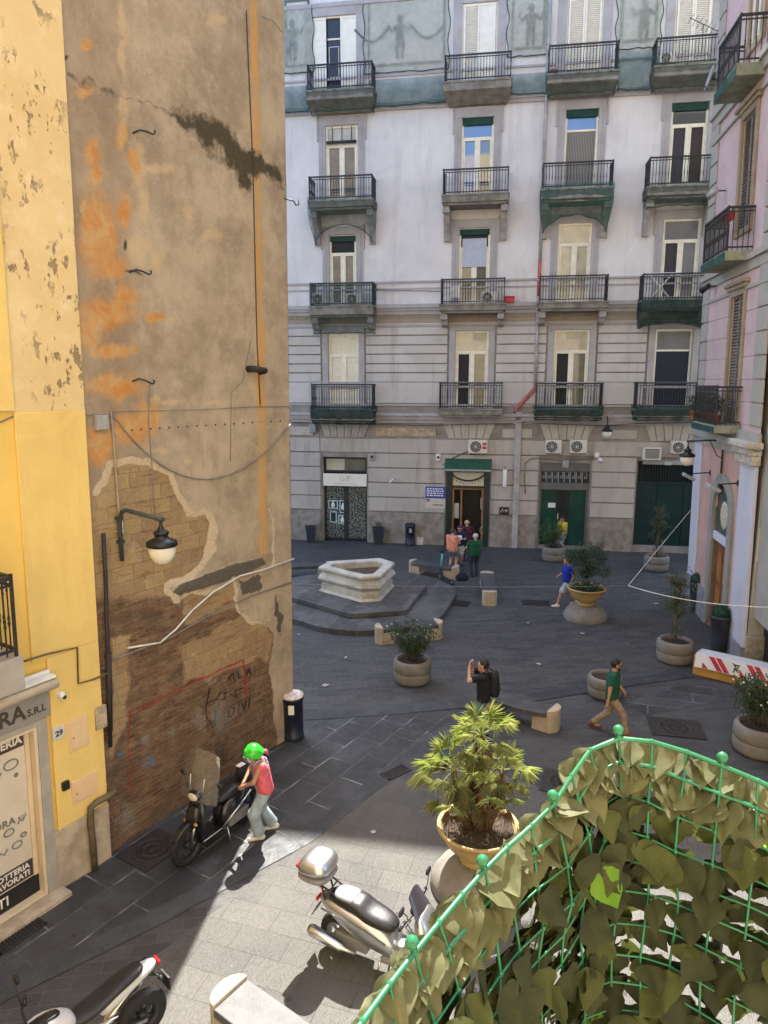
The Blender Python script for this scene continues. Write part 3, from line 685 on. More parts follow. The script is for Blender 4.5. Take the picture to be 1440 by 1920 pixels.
partywall = thing("party_wall", "tall blind wall of decayed plaster, orange stains and exposed brick on the left", "wall", LF.o, LF.a)
S0, S1, ZW = -4.62, 0.0, 22.0
nu, nz = 150, 620
S, Z = np.meshgrid(np.linspace(S0, S1, nu + 1), np.concatenate([np.linspace(-.05, 14.5, 560), np.linspace(14.6, ZW, nz + 1 - 560)]), indexing='ij')
c_, s_ = math.cos(LF.a), math.sin(LF.a); X_, Y_ = S + LF.kx * Z, LF.ky * Z
PX, PY = proj(np.stack([LF.o.x + c_ * X_.ravel() - s_ * Y_.ravel(), LF.o.y + s_ * X_.ravel() + c_ * Y_.ravel(), Z.ravel()], 1))
n1, n2 = fbm(S.ravel() * 3, Z.ravel() * 3, 5, 1) - .5, fbm(S.ravel() * 3, Z.ravel() * 3, 5, 9) - .5
wx, wy = PX + n1 * 26, PY + n2 * 26
edgeline = [(176, 925), (197, 900), (205, 868), (238, 862), (280, 866), (312, 884), (325, 915), (345, 945), (358, 965), (385, 957), (400, 985), (396, 1030), (378, 1062), (345, 1084), (314, 1094), (312, 1108), (330, 1122)]
holeP = edgeline + [(352, 1114), (440, 1098), (447, 1150), (475, 1172), (505, 1180), (512, 1300), (520, 1420), (150, 1720), (150, 925)]
A = {}
ins = inpoly(wx, wy, holeP); dE = dline(wx, wy, holeP + holeP[:1]); A['brick'] = np.clip(.5 + np.where(ins, dE, -dE) / 14, 0, 1)
A['white'] = np.clip(1.0 - np.maximum(dline(wx, wy, edgeline) - 3, 0) / 6, 0, 1) * .9 + 0
A['white'] = np.maximum(A['white'], np.clip(1 - np.maximum(dline(wx, wy, [(322, 1122), (350, 1120), (400, 1100), (440, 1090)]) - 1, 0) / 5, 0, 1) * .8)
A['white'] = np.maximum(A['white'], np.clip(1 - np.maximum(dline(wx, wy, [(442, 1095), (448, 1150), (470, 1170), (490, 1175)]) - 1, 0) / 5, 0, 1) * .75)
A['white'] = np.maximum(A['white'], np.clip(1 - np.maximum(dline(wx, wy, [(505, 960), (512, 1040), (508, 1060)]) - 2, 0) / 5, 0, 1) * .7)
A['tuff'] = np.clip(((1120 - wy) / 60 + .5), 0, 1)
for P in ([(335, 1215), (500, 1130), (505, 1235), (345, 1285)], [(205, 1200), (238, 1190), (242, 1330), (212, 1420)], [(340, 1120), (505, 1060), (505, 1120), (345, 1170)]):
    A['tuff'] = np.maximum(A['tuff'], np.clip(.5 + np.where(inpoly(wx, wy, P), 1, -1) * dline(wx, wy, P + P[:1]) / 20, 0, 1))
def blobs(L):
    r = np.zeros(PX.shape)
    for x, y, a, b in L: r = np.maximum(r, np.clip(1.25 - np.hypot((wx - x) / a, (wy - y) / b) * .75, 0, 1))
    return r
A['orange'] = blobs([(182, 440, 48, 85), (205, 500, 40, 30), (200, 590, 60, 30), (170, 620, 26, 50), (212, 725, 62, 28), (205, 660, 50, 16), (235, 805, 50, 34), (272, 790, 30, 34), (170, 285, 16, 30), (178, 330, 16, 22), (155, 85, 13, 12),
                     (225, 250, 12, 40), (235, 400, 14, 40), (290, 600, 20, 12), (160, 170, 22, 14), (250, 305, 10, 30), (185, 830, 34, 45), (232, 560, 30, 26)])
A['pale'] = blobs([(230, 110, 10, 60), (225, 40, 8, 50), (255, 320, 18, 60), (290, 315, 40, 14), (265, 470, 24, 30), (300, 490, 16, 22), (350, 400, 12, 20), (310, 760, 40, 8), (400, 755, 30, 7), (285, 750, 18, 10), (345, 860, 14, 8), (300, 845, 20, 8), (410, 40, 26, 12), (230, 200, 12, 40), (395, 440, 18, 12), (262, 380, 14, 50), (155, 390, 8, 14)])
A['brown'] = np.clip((232 + PY * .03 - wx) / 30 + .5, 0, 1)
A['strip'] = np.clip(1.3 - np.abs(PX + n1 * 5 - (474 + 18 * PY / 1000)) / 10, 0, 1) * (PY < 1040)
mp = [(306, 203), (345, 208), (400, 238), (440, 262), (478, 286), (505, 308), (536, 326), (540, 350), (500, 336), (470, 345), (465, 372), (452, 362), (438, 320), (398, 276), (362, 244), (318, 214)]
w3, w4 = PX + n1 * 50, PY + n2 * 50
A['mould'] = np.clip(.55 + np.where(inpoly(w3, w4, mp), 1, -1) * dline(w3, w4, mp + mp[:1]) / 22, 0, 1)
A['mould'] = np.maximum(A['mould'], np.clip(.62 - dline(w3, w4, [(125, 135), (225, 185), (320, 212)]) / 16, 0, 1))
A['mould'] = np.maximum(A['mould'], blobs([(122, 108, 5, 5), (122, 330, 4, 9), (465, 285, 14, 9), (240, 465, 6, 12), (1 + 245, 512, 16, 3)]))
cp = [(320, 1109), (335, 1096), (430, 1060), (488, 1045), (497, 1056), (470, 1070), (420, 1090), (352, 1110), (334, 1116)]
A['cement'] = np.clip(.5 + np.where(inpoly(PX + n1 * 9, PY + n2 * 9, cp), 1, -1) * dline(PX, PY, cp + cp[:1]) / 5, 0, 1)
A['cement'] = np.maximum(A['cement'], np.where(inpoly(wx, wy, [(443, 1090), (490, 1075), (492, 1105), (455, 1112)]), .6, 0))
A['cement'] = np.maximum(A['cement'], np.where(inpoly(wx, wy, [(518, 1110), (528, 1150), (524, 1195), (515, 1185), (514, 1130)]), .7, 0))
red = [[(243, 1338), (300, 1312), (372, 1275), (455, 1237)], [(243, 1338), (240, 1400), (247, 1490)], [(455, 1237), (462, 1300)]]
A['red'] = np.max([np.clip(1 - dline(PX + n1 * 6, PY + n2 * 6, P) / 4.5, 0, 1) for P in red], 0)
blk = [[(393, 1290), (385, 1335), (398, 1365), (410, 1320)], [(385, 1320), (402, 1312)], [(405, 1312), (412, 1300), (424, 1298), (420, 1312), (408, 1312)], [(430, 1300), (445, 1310), (440, 1296), (455, 1290)],
       [(430, 1325), (428, 1345), (436, 1342), (440, 1328), (430, 1324)], [(448, 1318), (447, 1338)], [(453, 1316), (457, 1332), (462, 1312)], [(468, 1308), (466, 1328)], [(428, 1275), (436, 1262), (440, 1276)],
       [(446, 1258), (447, 1272), (455, 1268)], [(462, 1254), (462, 1268), (468, 1252), (470, 1266)], [(387, 1340), (390, 1372)], [(402, 1330), (404, 1362), (394, 1350)]]
A['black'] = np.max([np.clip(1 - dline(PX, PY, P) / 3.2, 0, 1) for P in blk], 0)
A['blue'] = blobs([(283, 1427, 12, 9), (270, 1435, 8, 5), (228, 1412, 7, 8)])
A['grey'] = blobs([(270, 1385, 9, 14), (372, 1350, 14, 22), (400, 1275, 10, 6), (320, 1370, 10, 8), (235, 1540, 20, 30), (410, 1345, 25, 40)])
relief = .022 * (1 - np.clip(A['brick'], 0, 1)) + .012 * A['strip'] + .02 * A['cement'] + .012 * (fbm(S.ravel() * 1.2, Z.ravel() * 1.2, 4, 33) - .5)
b = MB(); yy = -relief
b.v = [Vector(p) for p in zip(S.ravel(), yy, Z.ravel())]
I = np.arange((nu + 1) * (nz + 1)).reshape(nu + 1, nz + 1)
b.f = np.stack([I[:-1, :-1], I[1:, :-1], I[1:, 1:], I[:-1, 1:]], -1).reshape(-1, 4).tolist(); b.sm = [True] * len(b.f); b.mi = [0] * len(b.f)
pw = b.build("plaster_face", PW, partywall, fr=LF, attrs=A)
uvl = pw.data.uv_layers.new(name="wall"); li = np.zeros(len(pw.data.loops), int); pw.data.loops.foreach_get("vertex_index", li)
uvl.data.foreach_set("uv", np.stack([S.ravel()[li] + .35 * 0, Z.ravel()[li]], 1).ravel().astype(np.float32))
OLDP = M("old_grey_plaster", (.33, .27, .20), .9, .2, 1.5, .01, 20, dirt=(.15, .12, .09), da=.6)
b = MB(); b.box(-4.7, .004, -.05, -.004, 9, ZW); b.build("wall_core", OLDP, partywall, fr=LF)
b = MB(); b.grid(lambda u, v: (.012 + .02 * fbm(np.array([v * 22.]), np.array([3.]), 4, 3)[0], -.012 + u * .5, v * ZW), 2, 200); b.build("corner_edge", OLDP, partywall, fr=LF)
# conduit wires, junction box, hooks on the wall
def wpt(px, py, d=-.03): u, z = LF.px(px, py, d); return LF.W(u, d, z)
def wire(name, pix, r, m, label, cat="cable", grp=None, d=-.045, n=6):
    b = MB(); b.tube([wpt(x, y, d) for x, y in pix], r, n); return tag(b.build(name, m), label, cat, grp)
def sag(p0, p1, dip, n=14): return [(p0[0] + (p1[0] - p0[0]) * i / n, p0[1] + (p1[1] - p0[1]) * i / n + dip * 4 * (i / n) * (1 - i / n)) for i in range(n + 1)]
wire("wall_cable", [(240, 1215), (300, 1205), (330, 1180), (360, 1145), (400, 1110), (450, 1080), (495, 1068), (551, 1048)], .017, CABLE_L, "white conduit climbing diagonally across the exposed brick")
wire("wall_cable", [(205, 1240), (320, 1195), (390, 1155), (470, 1118), (552, 1090)], .012, CABLE_G, "thin grey cable running below the white conduit on the brick wall")
wire("wall_cable", [(0, 800 - 8)] + [(35, 776)] + [(80, 777), (150, 778), (210, 779), (230, 800)] + sag((230, 803), (545, 795), 100), .012, CABLE_G, "grey cable sagging in a deep loop across the plaster wall")
wire("wall_cable", [(210, 772), (380, 768), (470, 763), (548, 762)], .007, CABLE_G, "thin taut wire above the row of nail holes on the plaster wall")
wire("wall_cable", [(281, 716), (278, 790), (285, 870), (288, 940), (290, 965)], .007, CABLE_G, "thin wire dropping from the wall hook to the street lamp")
wire("conduit_pipe", [(208, 770), (215, 850), (222, 950), (228, 1050)], .018, OLDP, "plaster coloured conduit running down to the wall lamp bracket", "pipe")
wire("rust_pipe", [(194, 1000), (198, 1080), (200, 1160), (202, 1225), (207, 1400)], .032, IRON, "black iron pipe standing against the wall left of the lamp", "pipe", d=-.07, n=8)
wire("wall_cable", [(432, 865), (434, 735), (455, 715), (470, 640)], .006, CABLE_G, "thin wire hanging loose below the rusty bracket stub")
wire("wall_cable", [(462, 20), (466, 120), (474, 300), (482, 640), (488, 760)], .010, CABLE_D, "dark cable running down the orange chase in the plaster")
wire("wall_cable", [(490, 30), (512, 38), (528, 60)], .006, CABLE_G, "short loose wire near the top corner of the plaster wall")
def hook(x, y, label):
    b = MB(); p = [LF.px(x + i, y + j) for i, j in ((-18, 3), (-8, -2), (2, 2), (10, 8), (14, 6), (13, 0))]
    b.tube([LF.W(u, -.02 - .04 * min(k, 3), z) for k, (u, z) in enumerate(p)], .014, 6); tag(b.build("iron_hook", IRON), label, "hook", "iron hooks in the plaster wall")
hook(265, 247, "iron hook in the bare plaster under the black mould streak"); hook(264, 712, "iron hook with a wire hanging from it, above the row of nail holes"); hook(258, 508, "bent iron hook beside the largest orange stain")
b = MB(); b.tube([LF.W(-.05, -.02, LF.px(545, 377)[1]), LF.W(.22, -.03, LF.px(548, 377)[1]), LF.W(.27, -.03, LF.px(550, 384)[1]), LF.W(.36, -.03, LF.px(552, 383)[1]), LF.W(.37, -.03, LF.px(552, 372)[1])], .014, 6)
tag(b.build("iron_hook", IRON), "iron hook sticking out past the wall corner against the palazzo", "hook", "iron hooks in the plaster wall")
u, z = LF.px(473, 692); b = MB(); b.tube([LF.W(u - .15, -.02, z), LF.W(u - .12, -.16, z), LF.W(u + .12, -.2, z - .03), LF.W(u + .16, -.02, z - .05)], .06, 8); tag(b.build("wall_bracket", CASTIRON), "rusty stub of an old bracket on the orange chase", "bracket")
u, z = LF.px(184, 792); o = thing("junction_box", "grey electric junction box on the wall beside the yellow house", "junction box", LF.W(u, -.03, z), LF.a)
b = MB(); b.box(-.1, -.09, -.11, .1, 0, .11); b.build("body", GREYP, o, world=False, bevel=.01); b = MB(); b.box(-.085, -.10, -.095, .085, -.0905, .095); b.build("lid", GREYP, o, world=False, bevel=.006)
b = MB()
for k in range(18):
    x = 245 + k * 17.4; u, z = LF.px(x, 806 - k * 1.05); b.ball(LF.W(u, -.03, z), .016, 6)
tag(b.build("nail_row", IRON), "row of dark nail heads in a line across the plaster", "nails")
# ---------------------------------------------------------------- yellow house
def yellow_mat():
    t = NT("peeling_cream_paint"); P = t.coord()
    c = t.mix(t.ramp(t.noise(.9, 5), .3, .7), (.62, .46, .215), (.72, .56, .30))
    c = t.mix(t.ramp(t.noise(3.2, 8, .75), .52, .66, 0, .5), c, (.76, .63, .42))
    spot = t.math('MULTIPLY', t.ramp(t.noise(4.6, 7, .72, t.scalev(P, (1.5, 1.5, .75))), .575, .60), t.ramp(t.noise(.8, 3), .44, .54))
    c = t.mix(t.math('MULTIPLY', spot, .85), c, t.mix(t.noise(20), (.15, .10, .055), (.34, .25, .16)))
    t.bump(t.math('SUBTRACT', t.math('MULTIPLY', t.noise(12, 5), .4), spot), .012)
    return t.fin(c, .85, spec=.25)
YU = yellow_mat(); YL = facade_mat("fresh_yellow_paint", (.76, .55, .19), (.55, .37, .12), .4)
YLD = M("deep_yellow_paint", (.74, .50, .13), .8, .06, .8, .003, 30)
GREYSTONE = M("grey_door_stone", (.36, .335, .30), .75, .1, 3, .004, 30); TRAVERTINE = M("beige_stone_cladding", (.44, .36, .265), .75, .18, 4, .01, 18, dirt=(.22, .16, .1), ds=3, da=.6)
yellow = thing("yellow_house", "yellow painted house with a shop door on the left edge", "building", LF.o, LF.a)
yR, yz = -4.57, 6.98
sd0, sd1, zt = -7.35, -5.63, 2.64; SO = -5.48       # shop door opening, stone jamb
b = MB(); b.box(-16, -.06, yz, yR, 8, ZW); b.build("wall", YU, yellow, fr=LF)
b = MB(); wall_cells(b, -16, yR, -.05, yz - .001, [(sd0 - .2, -1, SO, zt + .18)], y=-.035, depth=.3); b.box(yR - .02, -.0349, -.05, yR, .05, yz - .001); b.build("wall", YLD, yellow, fr=LF)
b = MB(); b.box(-5.62, -.075, 3.55, yR + .002, -.0351, yz - .002); b.box(-5.40, -.075, .92, yR + .002, -.0351, 3.55); b.box(-16, -.07, yz - .5, -6.3, -.0351, yz - .002); b.build("raised_panel", YL, yellow, fr=LF, bevel=.012)
b = MB(); b.box(-16, -.1, yz + .02, -5.62, -.061, ZW); b.build("pilaster", YL, yellow, fr=LF, bevel=.01)
b = MB(); b.box(SO, -.095, -.05, yR + .004, -.03, .92); b.build("plinth", TRAVERTINE, yellow, fr=LF, bevel=.008)
b = MB(); b.box(sd1, -.10, -.05, SO, .16, zt + .002); b.box(sd0 - .2, -.10, zt, SO, .16, zt + .20); b.box(sd0 - .2, -.10, -.05, sd0, .16, zt); b.build("door_surround", GREYSTONE, yellow, fr=LF, bevel=.006)
b = MB(); b.box(sd0 - .3, -.34, -.05, SO + .06, -.10, .07); b.build("doorstep", TRAVERTINE, yellow, fr=LF, bevel=.01)
CREAM = M("cream_painted_metal", (.66, .54, .38), .45, .05, 4)
b = MB(); frame_rect(b, sd0, .05, sd1, zt, .045, -.085, .12); b.build("door_frame", CREAM, yellow, fr=LF, bevel=.006)
POST = M("printed_poster_paper", (.60, .53, .43), .55, .05, 3); INKD = M("dark_print", (.06, .045, .04), .6, .1, 5); INKG = M("grey_print", (.20, .19, .18), .6, .2, 9); INKW = M("white_print", (.75, .72, .66), .6, .05, 5)
b = MB(); b.box(sd0 + .12, .05, .16, sd1 - .12, .08, zt - .05); door = b.build("shop_door", POST, yellow, fr=LF)
b = MB(); b.box(sd1 - .118, .03, .38, sd1 - .05, .10, zt - .045); b.build("door_stile", CREAM, yellow, fr=LF, bevel=.004)
def ltext(b, body, s, z, size, d, **kw): b.text(body, size, XF((s, d, z), (1, 0, 0), (0, 0, 1), (0, -1, 0)), .002, **kw)
pr = sd1 - .125
b = MB(); b.box(sd0 + .12, .046, zt - .26, pr, .0495, zt - .06); b.box(sd0 + .12, .046, .40, pr, .0495, .66); b.build("print_band", INKD, door, fr=LF)
b = MB(); b.box(sd0 + .05, .042, .10, sd1 - .05, .0495, .38); b.build("kick_band", BLACKP, door, fr=LF)
b = MB(); ltext(b, "ARGENTERIA", pr - .03, zt - .16, .15, .043, align='RIGHT', bold=.004); ltext(b, "BIGIOTTERIA", pr - .05, .585, .115, .043, align='RIGHT', bold=.003); ltext(b, "SEMILAVORATI", pr - .05, .475, .115, .043, align='RIGHT', bold=.003)
ltext(b, "SEMILAVORATI", sd1 - .50, .24, .20, .039, align='RIGHT', bold=.002); b.build("lettering", INKW, door, fr=LF)
b = MB(); ltext(b, "TORTORA", pr - .20, 1.36, .15, .046, align='RIGHT', bold=.004); ltext(b, "s.r.l.", pr - .03, 1.36, .08, .046, align='RIGHT', bold=.002)
for k, (s, z, r) in enumerate([(pr - .2, 2.18, .10), (pr - .42, 2.08, .08), (pr - .14, 2.0, .06), (pr - .3, 1.22, .07), (pr - .12, 1.3, .05), (pr - .55, 1.15, .06), (pr - .2, .98, .07), (pr - .42, .95, .08), (pr - .6, .98, .05), (pr - .1, 1.08, .04), (pr - .5, 1.75, .07)]):
    if k % 3 == 0: b.tube([(s + r * math.cos(a), .047, z + r * .7 * math.sin(a)) for a in [i * math.pi / 7 for i in range(15)]], .011, 5)
    elif k % 3 == 1: b.tube([(s - r, .047, z - r * .4), (s - r * .3, .047, z + r * .5), (s + r * .4, .047, z - .2 * r), (s + r, .047, z + r * .6)], .014, 5)
    else: b.lathe([(1e-3, -.003), (r * .6, -.003)], 10, M=XF((s, .045, z), (1, 0, 0), (0, 0, 1), (0, -1, 0)))
b.build("print_motif", INKG, door, fr=LF)
# balcony, awning, shop sign
b = MB(); b.box(-9, -.62, 3.48, -6.05, -.06, 3.92); yb = b.build("balcony", GREYSTONE, yellow, fr=LF, bevel=.01)
b = MB(); railing(b, -9, -6.10, .55, 3.94, 4.95); b.build("railing", IRON, yb, fr=LF)
aw = thing("awning", "rolled up cream awning under the balcony above the shop sign", "awning", LF.o, LF.a)
b = MB(); b.tube([(-9, -.19, 3.21), (-5.36, -.19, 3.21)], .08, 14); b.build("roll", CREAM, aw, fr=LF); b = MB(); b.box(-9, -.24, 3.30, -5.38, -.076, 3.34); b.box(-9, -.12, 3.341, -5.40, -.076, 3.40); b.build("housing", WHITEP, aw, fr=LF, bevel=.008)
sg = thing("shop_sign", "grey shop signboard with dark capital letters over the door at left", "sign", LF.o, LF.a)
b = MB(); b.box(-8.6, -.13, 2.74, -5.44, -.101, 3.11); b.build("board", M("dull_grey_signboard", (.26, .245, .225), .5, .06, 3), sg, fr=LF, bevel=.004)
b = MB(); ltext(b, "TORTORA", -5.80, 2.93, .30, -.133, align='RIGHT', bold=.008); ltext(b, "S.R.L", -5.50, 2.89, .14, -.133, align='RIGHT', bold=.004); b.build("lettering", INKD, sg, fr=LF)
def wbox(name, label, cat, r, d0, d1, m, inner=None, grp=None, d=-.075):
    s0, z0 = LF.px(r[0], r[3], d); s1, z1 = LF.px(r[2], r[1], d)
    s0 = LF.px(r[0], (r[1] + r[3]) / 2, d)[0]; s1 = LF.px(r[2], (r[1] + r[3]) / 2, d)[0]; xm = (r[0] + r[2]) / 2; z0, z1 = LF.px(xm, r[3], d)[1], LF.px(xm, r[1], d)[1]
    o = thing(name, label, cat, LF.W((s0 + s1) / 2, d, z0), LF.a, grp); hw = (s1 - s0) / 2; h = z1 - z0
    b = MB(); b.box(-hw, d0, 0, hw, .02, h); b.build("frame", m, o, world=False, bevel=.008)
    if inner: b = MB(); b.box(-hw + .035, d0 - .008, .035, hw - .035, d0 - .0005, h - .035); b.build("door", inner, o, world=False, bevel=.004); b = MB(); b.lathe([(1e-3, -.004), (.014, -.004), (.014, .006)], 8, M=XF((-hw + .07, d0 - .01, h * .45), (1, 0, 0), (0, 0, 1), (0, -1, 0))); b.build("lock", IRON, o, world=False)
    return o, hw, h
PEACH = M("peach_cabinet_paint", (.70, .50, .29), .6, .04, 3)
wbox("meter_cabinet", "tall cream meter cabinet door on the yellow wall beside the house number", "meter cabinet", (128, 1345, 166, 1405), -.014, 0, PEACH, PEACH, "meter cabinets on the yellow wall")
wbox("meter_cabinet", "low wide cream meter cabinet near the drain pipe", "meter cabinet", (134, 1455, 184, 1498), -.014, 0, PEACH, PEACH, "meter cabinets on the yellow wall")
o, hw, h = wbox("house_number", "pale house number tile reading 29 between shop door and meter cabinet", "number plate", (98, 1362, 121, 1386), -.02, 0, M("pale_marble_tile", (.55, .55, .53), .5, .06, 6))
b = MB(); b.text("29", h * .62, XF((0, -.022, h * .5), (1, 0, 0), (0, 0, 1), (0, -1, 0)), .002, bold=.004); b.build("lettering", INKD, o, world=False)
wbox("intercom", "small black intercom on the yellow wall beside the shop door", "intercom", (115, 1464, 128, 1480), -.05, 0, BLACKP)
u, z = LF.px(114, 1303, -.1); o = thing("security_camera", "white dome camera on the yellow wall under the awning end", "camera", LF.W(u, -.075, z), LF.a); b = MB(); b.lathe([(.055, 0), (.055, .05), (.045, .08), (.02, .1), (.001, .105)], 14, M=XF((0, 0, 0), (1, 0, 0), (0, 0, 1), (0, -1, 0))); b.build("housing", WHITEP, o, world=False); b = MB(); b.ball((.01, -.09, -.02), .032, 10); b.build("lens", BLACKP, o, world=False)
def ypipe(name, pix, r, m, label, d=-.13, cat="pipe"): b = MB(); b.tube([(lambda q: LF.W(q[0], d, q[1]))(LF.px(x, y, d)) for x, y in pix], r, 9); return tag(b.build(name, m), label, cat)
DRAIN = M("painted_drain_pipe", (.13, .105, .055), .6, .3, 5, .005, 20, dirt=(.05, .035, .02))
ypipe("drain_pipe", [(216, 1483), (205, 1492), (180, 1505), (170, 1515), (170, 1545), (174, 1580), (178, 1632)], .05, DRAIN, "old drain pipe bending down to the pavement beside the stone plinth", -.15)
ypipe("thin_pipe", [(45, 1240), (90, 1226), (145, 1214), (147, 1282), (175, 1274), (203, 1262)], .014, DRAIN, "thin dark pipe stepping across the yellow wall above the cabinets", -.10)
ypipe("cable_duct", [(203, 1225), (205, 1300), (206, 1370)], .045, CASTIRON, "black duct at the joint of the yellow house and the brick wall", -.08)
b = MB(); u0, z0 = LF.px(180, 1370, -.09); u1, z1 = LF.px(203, 1318, -.09); b.box(u0, -.11, z0, u1 - .05, -.05, z1); p = b.build("bare_patch", TUFFP, yellow, fr=LF)
# ---------------------------------------------------------------- right: pink building
RF = Frame(G(1289, 1125), math.atan2(-.985, -.17), 0, -.021)
PINK = M("dusty_pink_render", (.53, .405, .405), .85, .08, .9, .004, 30, dirt=(.42, .30, .32), ds=1.2, da=.5); SALMON = M("salmon_pink_render", (.54, .34, .29), .85, .08, 1, .004, 30, dirt=(.42, .25, .21), da=.5)
PALEB = M("pale_lilac_pilaster", (.54, .545, .62), .85, .07, 1.2, .004, 30, dirt=(.36, .35, .38), da=.45); RGREY = M("greenish_grey_stucco", (.36, .345, .31), .85, .1, 1.2, .006, 25, dirt=(.24, .22, .19), da=.5)
BROWNM = M("ochre_brown_moulding", (.30, .245, .17), .85, .12, 2, .006, 25, dirt=(.16, .12, .08), da=.6); GSTONE = M("rough_grey_base_stone", (.25, .25, .27), .9, .25, 5, .02, 30); RUB = M("rubble_base_stone", (.34, .31, .26), .9, .35, 6, .05, 14, dirt=(.12, .11, .1), ds=6, da=.8)
pink = thing("pink_building", "pink building with grey quoins, louvred shutters and iron balconies on the right", "building", RF.o, RF.a)
UE = 5.95; zc = 5.75
pw_ = [RF.px(1367, 680)[0], RF.px(1393, 640)[0]]; wu0, wu1 = pw_[0] + .02, pw_[1] - .02
wz = [(6.05, RF.px(1383, 556)[1]), (11.2, RF.px(1403, 228)[1] + .1), (15.7, 18.6)]
dr0, dr1, dzs = RF.px(1338, 1000)[0], RF.px(1368, 1000)[0], RF.px(1352, 905)[1]
b = MB(); wall_cells(b, 0, UE, zc, ZR, [(wu0, z0, wu1, z1) for z0, z1 in wz], depth=.25); b.build("wall", PINK, pink, fr=RF)
b = MB(); wall_cells(b, 0, UE, -.05, zc, [(dr0, -1, dr1, dzs)], depth=.35); b.build("wall", SALMON, pink, fr=RF)
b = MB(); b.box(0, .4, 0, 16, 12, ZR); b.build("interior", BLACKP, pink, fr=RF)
b = MB(); b.box(-.002, -.0, -.05, .001, .5, ZR); b.box(-.001, .001, 0, 0, 11, ZR); b.build("end_wall", RGREY, pink, fr=RF)
# quoin pilaster at the far corner, in courses; a second at the near end
b = MB(); z = zc + .5
while z < ZR - 1:
    b.box(-.05, -.06, z + .015, .62, 0, z + .55); b.box(UE - .75, -.06, z + .015, UE + .05, 0, z + .55)
    z += .58
bays(b, [3.5], "quoin", RGREY, pink, fr=RF, bevel=.018)
b = MB(); z = zc + .5
while z < 10.0: b.box(.62, -.02, z + .008, wu0 - .2, 0, z + .57); b.box(wu1 + .2, -.02, z + .008, UE - .75, 0, z + .57); z += .58
bays(b, [3.5], "pink_course", PINK, pink, fr=RF, bevel=.008)
b = MB(); b.box(-.03, -.05, .9, .85, 0, zc - .3); b.box(UE - 1.15, -.08, .3, UE + .05, 0, zc - .45); bays(b, [3.5], "pilaster", PALEB, pink, fr=RF, bevel=.01)
b = MB(); b.box(-.06, -.08, -.05, dr0 - .1, .001, 1.0); b.box(dr1 + .1, -.08, -.05, UE - 1.16, .001, 1.1); b.box(UE - 1.16, -.11, -.05, UE + .06, .001, .6); bays(b, [3.5], "plinth", GSTONE, pink, fr=RF, bevel=.01)
b = MB(); b.box(-.08, -.12, zc - .3, UE + .1, .001, zc - .1); b.box(-.12, -.22, zc - .1, UE + .16, .001, zc + .12); b.box(-.06, -.10, zc + .12, UE + .1, .001, zc + .35)
for zz in (RF.px(1345, 520)[1], 15.1): b.box(-.06, -.08, zz - .25, UE + .06, .001, zz); b.box(-.1, -.16, zz, UE + .1, .001, zz + .15); b.box(-.06, -.07, zz - .7, UE + .06, .001, zz - .6)
b.build("cornice", RGREY, pink, fr=RF, bevel=.01)
b = MB(); b.box(UE - 1.25, -.20, zc - .45, UE + .12, .02, zc - .02); b.box(UE - 1.3, -.27, zc - .2, UE + .16, .02, zc - .02); b.box(UE - 1.4, -.36, zc - .02, UE + .24, .02, zc + .14); b.build("capital", M("flaking_capital_stone", (.47, .44, .38), .9, .2, 5, .03, 14, dirt=(.2, .18, .15), ds=3, da=.6), pink, fr=RF, bevel=.03)
LOUV = M("grey_brown_shutter", (.17, .155, .135), .7, .15, 5); 
for i, (z0, z1) in enumerate(wz):
    b = MB(); frame_rect(b, wu0 - .17, z0 - .02, wu1 + .17, z1 + .17, .168, -.07, 0); b.box(wu0 - .3, -.12, z1 + .17, wu1 + .3, 0, z1 + .27); b.box(wu0 - .36, -.18, z1 + .27, wu1 + .36, 0, z1 + .36)
    w_ = b.build("window", BROWNM, pink, fr=RF, bevel=.01); um = (wu0 + wu1) / 2
    if i < 2:
        for a, e in ((wu0, um - .004), (um + .004, wu1)):
            s = MB(); frame_rect(s, a, z0, e, z1, .06, .02, .07); zz = z0 + .08
            while zz < z1 - .1: s.add([(a + .06, .06, zz + .06), (e - .06, .06, zz + .06), (e - .06, .02, zz), (a + .06, .02, zz), (a + .06, .07, zz + .06), (e - .06, .07, zz + .06), (e - .06, .03, zz), (a + .06, .03, zz)], [(0, 1, 2, 3), (4, 7, 6, 5), (0, 4, 5, 1), (3, 2, 6, 7)]); zz += .085
            s.build("shutter", LOUV, w_, fr=RF)
    else:
        s = MB(); frame_rect(s, wu0, z0, wu1, z1, .1, .02, .1); s.box(um - .06, .02, z0, um + .06, .1, z1); s.build("frame", FRAMEW, w_, fr=RF)
        s = MB(); s.box(wu0 + .1, .05, z0 + .1, wu1 - .1, .06, z1 - .1); s.build("pane", GL['grey'], w_, fr=RF)
# arched street door
b = MB(); dm, rr = (dr0 + dr1) / 2, (dr1 - dr0) / 2; n = 16
for ro, ri, d0 in ((rr + .30, rr, .09),):
    for k in range(n):
        a0, a1 = math.pi * k / n, math.pi * (k + 1) / n
        v = [(dm + r_ * math.cos(a), y, dzs - rr + r_ * math.sin(a)) for a in (a0, a1) for r_ in (ri, ro) for y in (-d0, .0)]
        b.add(v, [(0, 4, 6, 2), (2, 6, 7, 3), (0, 1, 5, 4)])
    b.box(dr0 - .30, -d0, .1, dr0, .2, dzs - rr); b.box(dr1, -d0, .1, dr1 + .30, .2, dzs - rr)
for k in range(n):                                  # wall left standing in the spandrels above the arch
    a0, a1 = math.pi * k / n, math.pi * (k + 1) / n
    b.add([(dm + rr * math.cos(a), .001, dzs - rr + rr * math.sin(a)) for a in (a0, a1)] + [(dm + rr * math.cos(a1), .001, dzs + .01), (dm + rr * math.cos(a0), .001, dzs + .01)], [(0, 3, 2, 1)])
ds = b.build("door_surround", M("grey_green_arch_stone", (.27, .28, .27), .8, .1, 2, .005, 25), pink, fr=RF, bevel=.008)
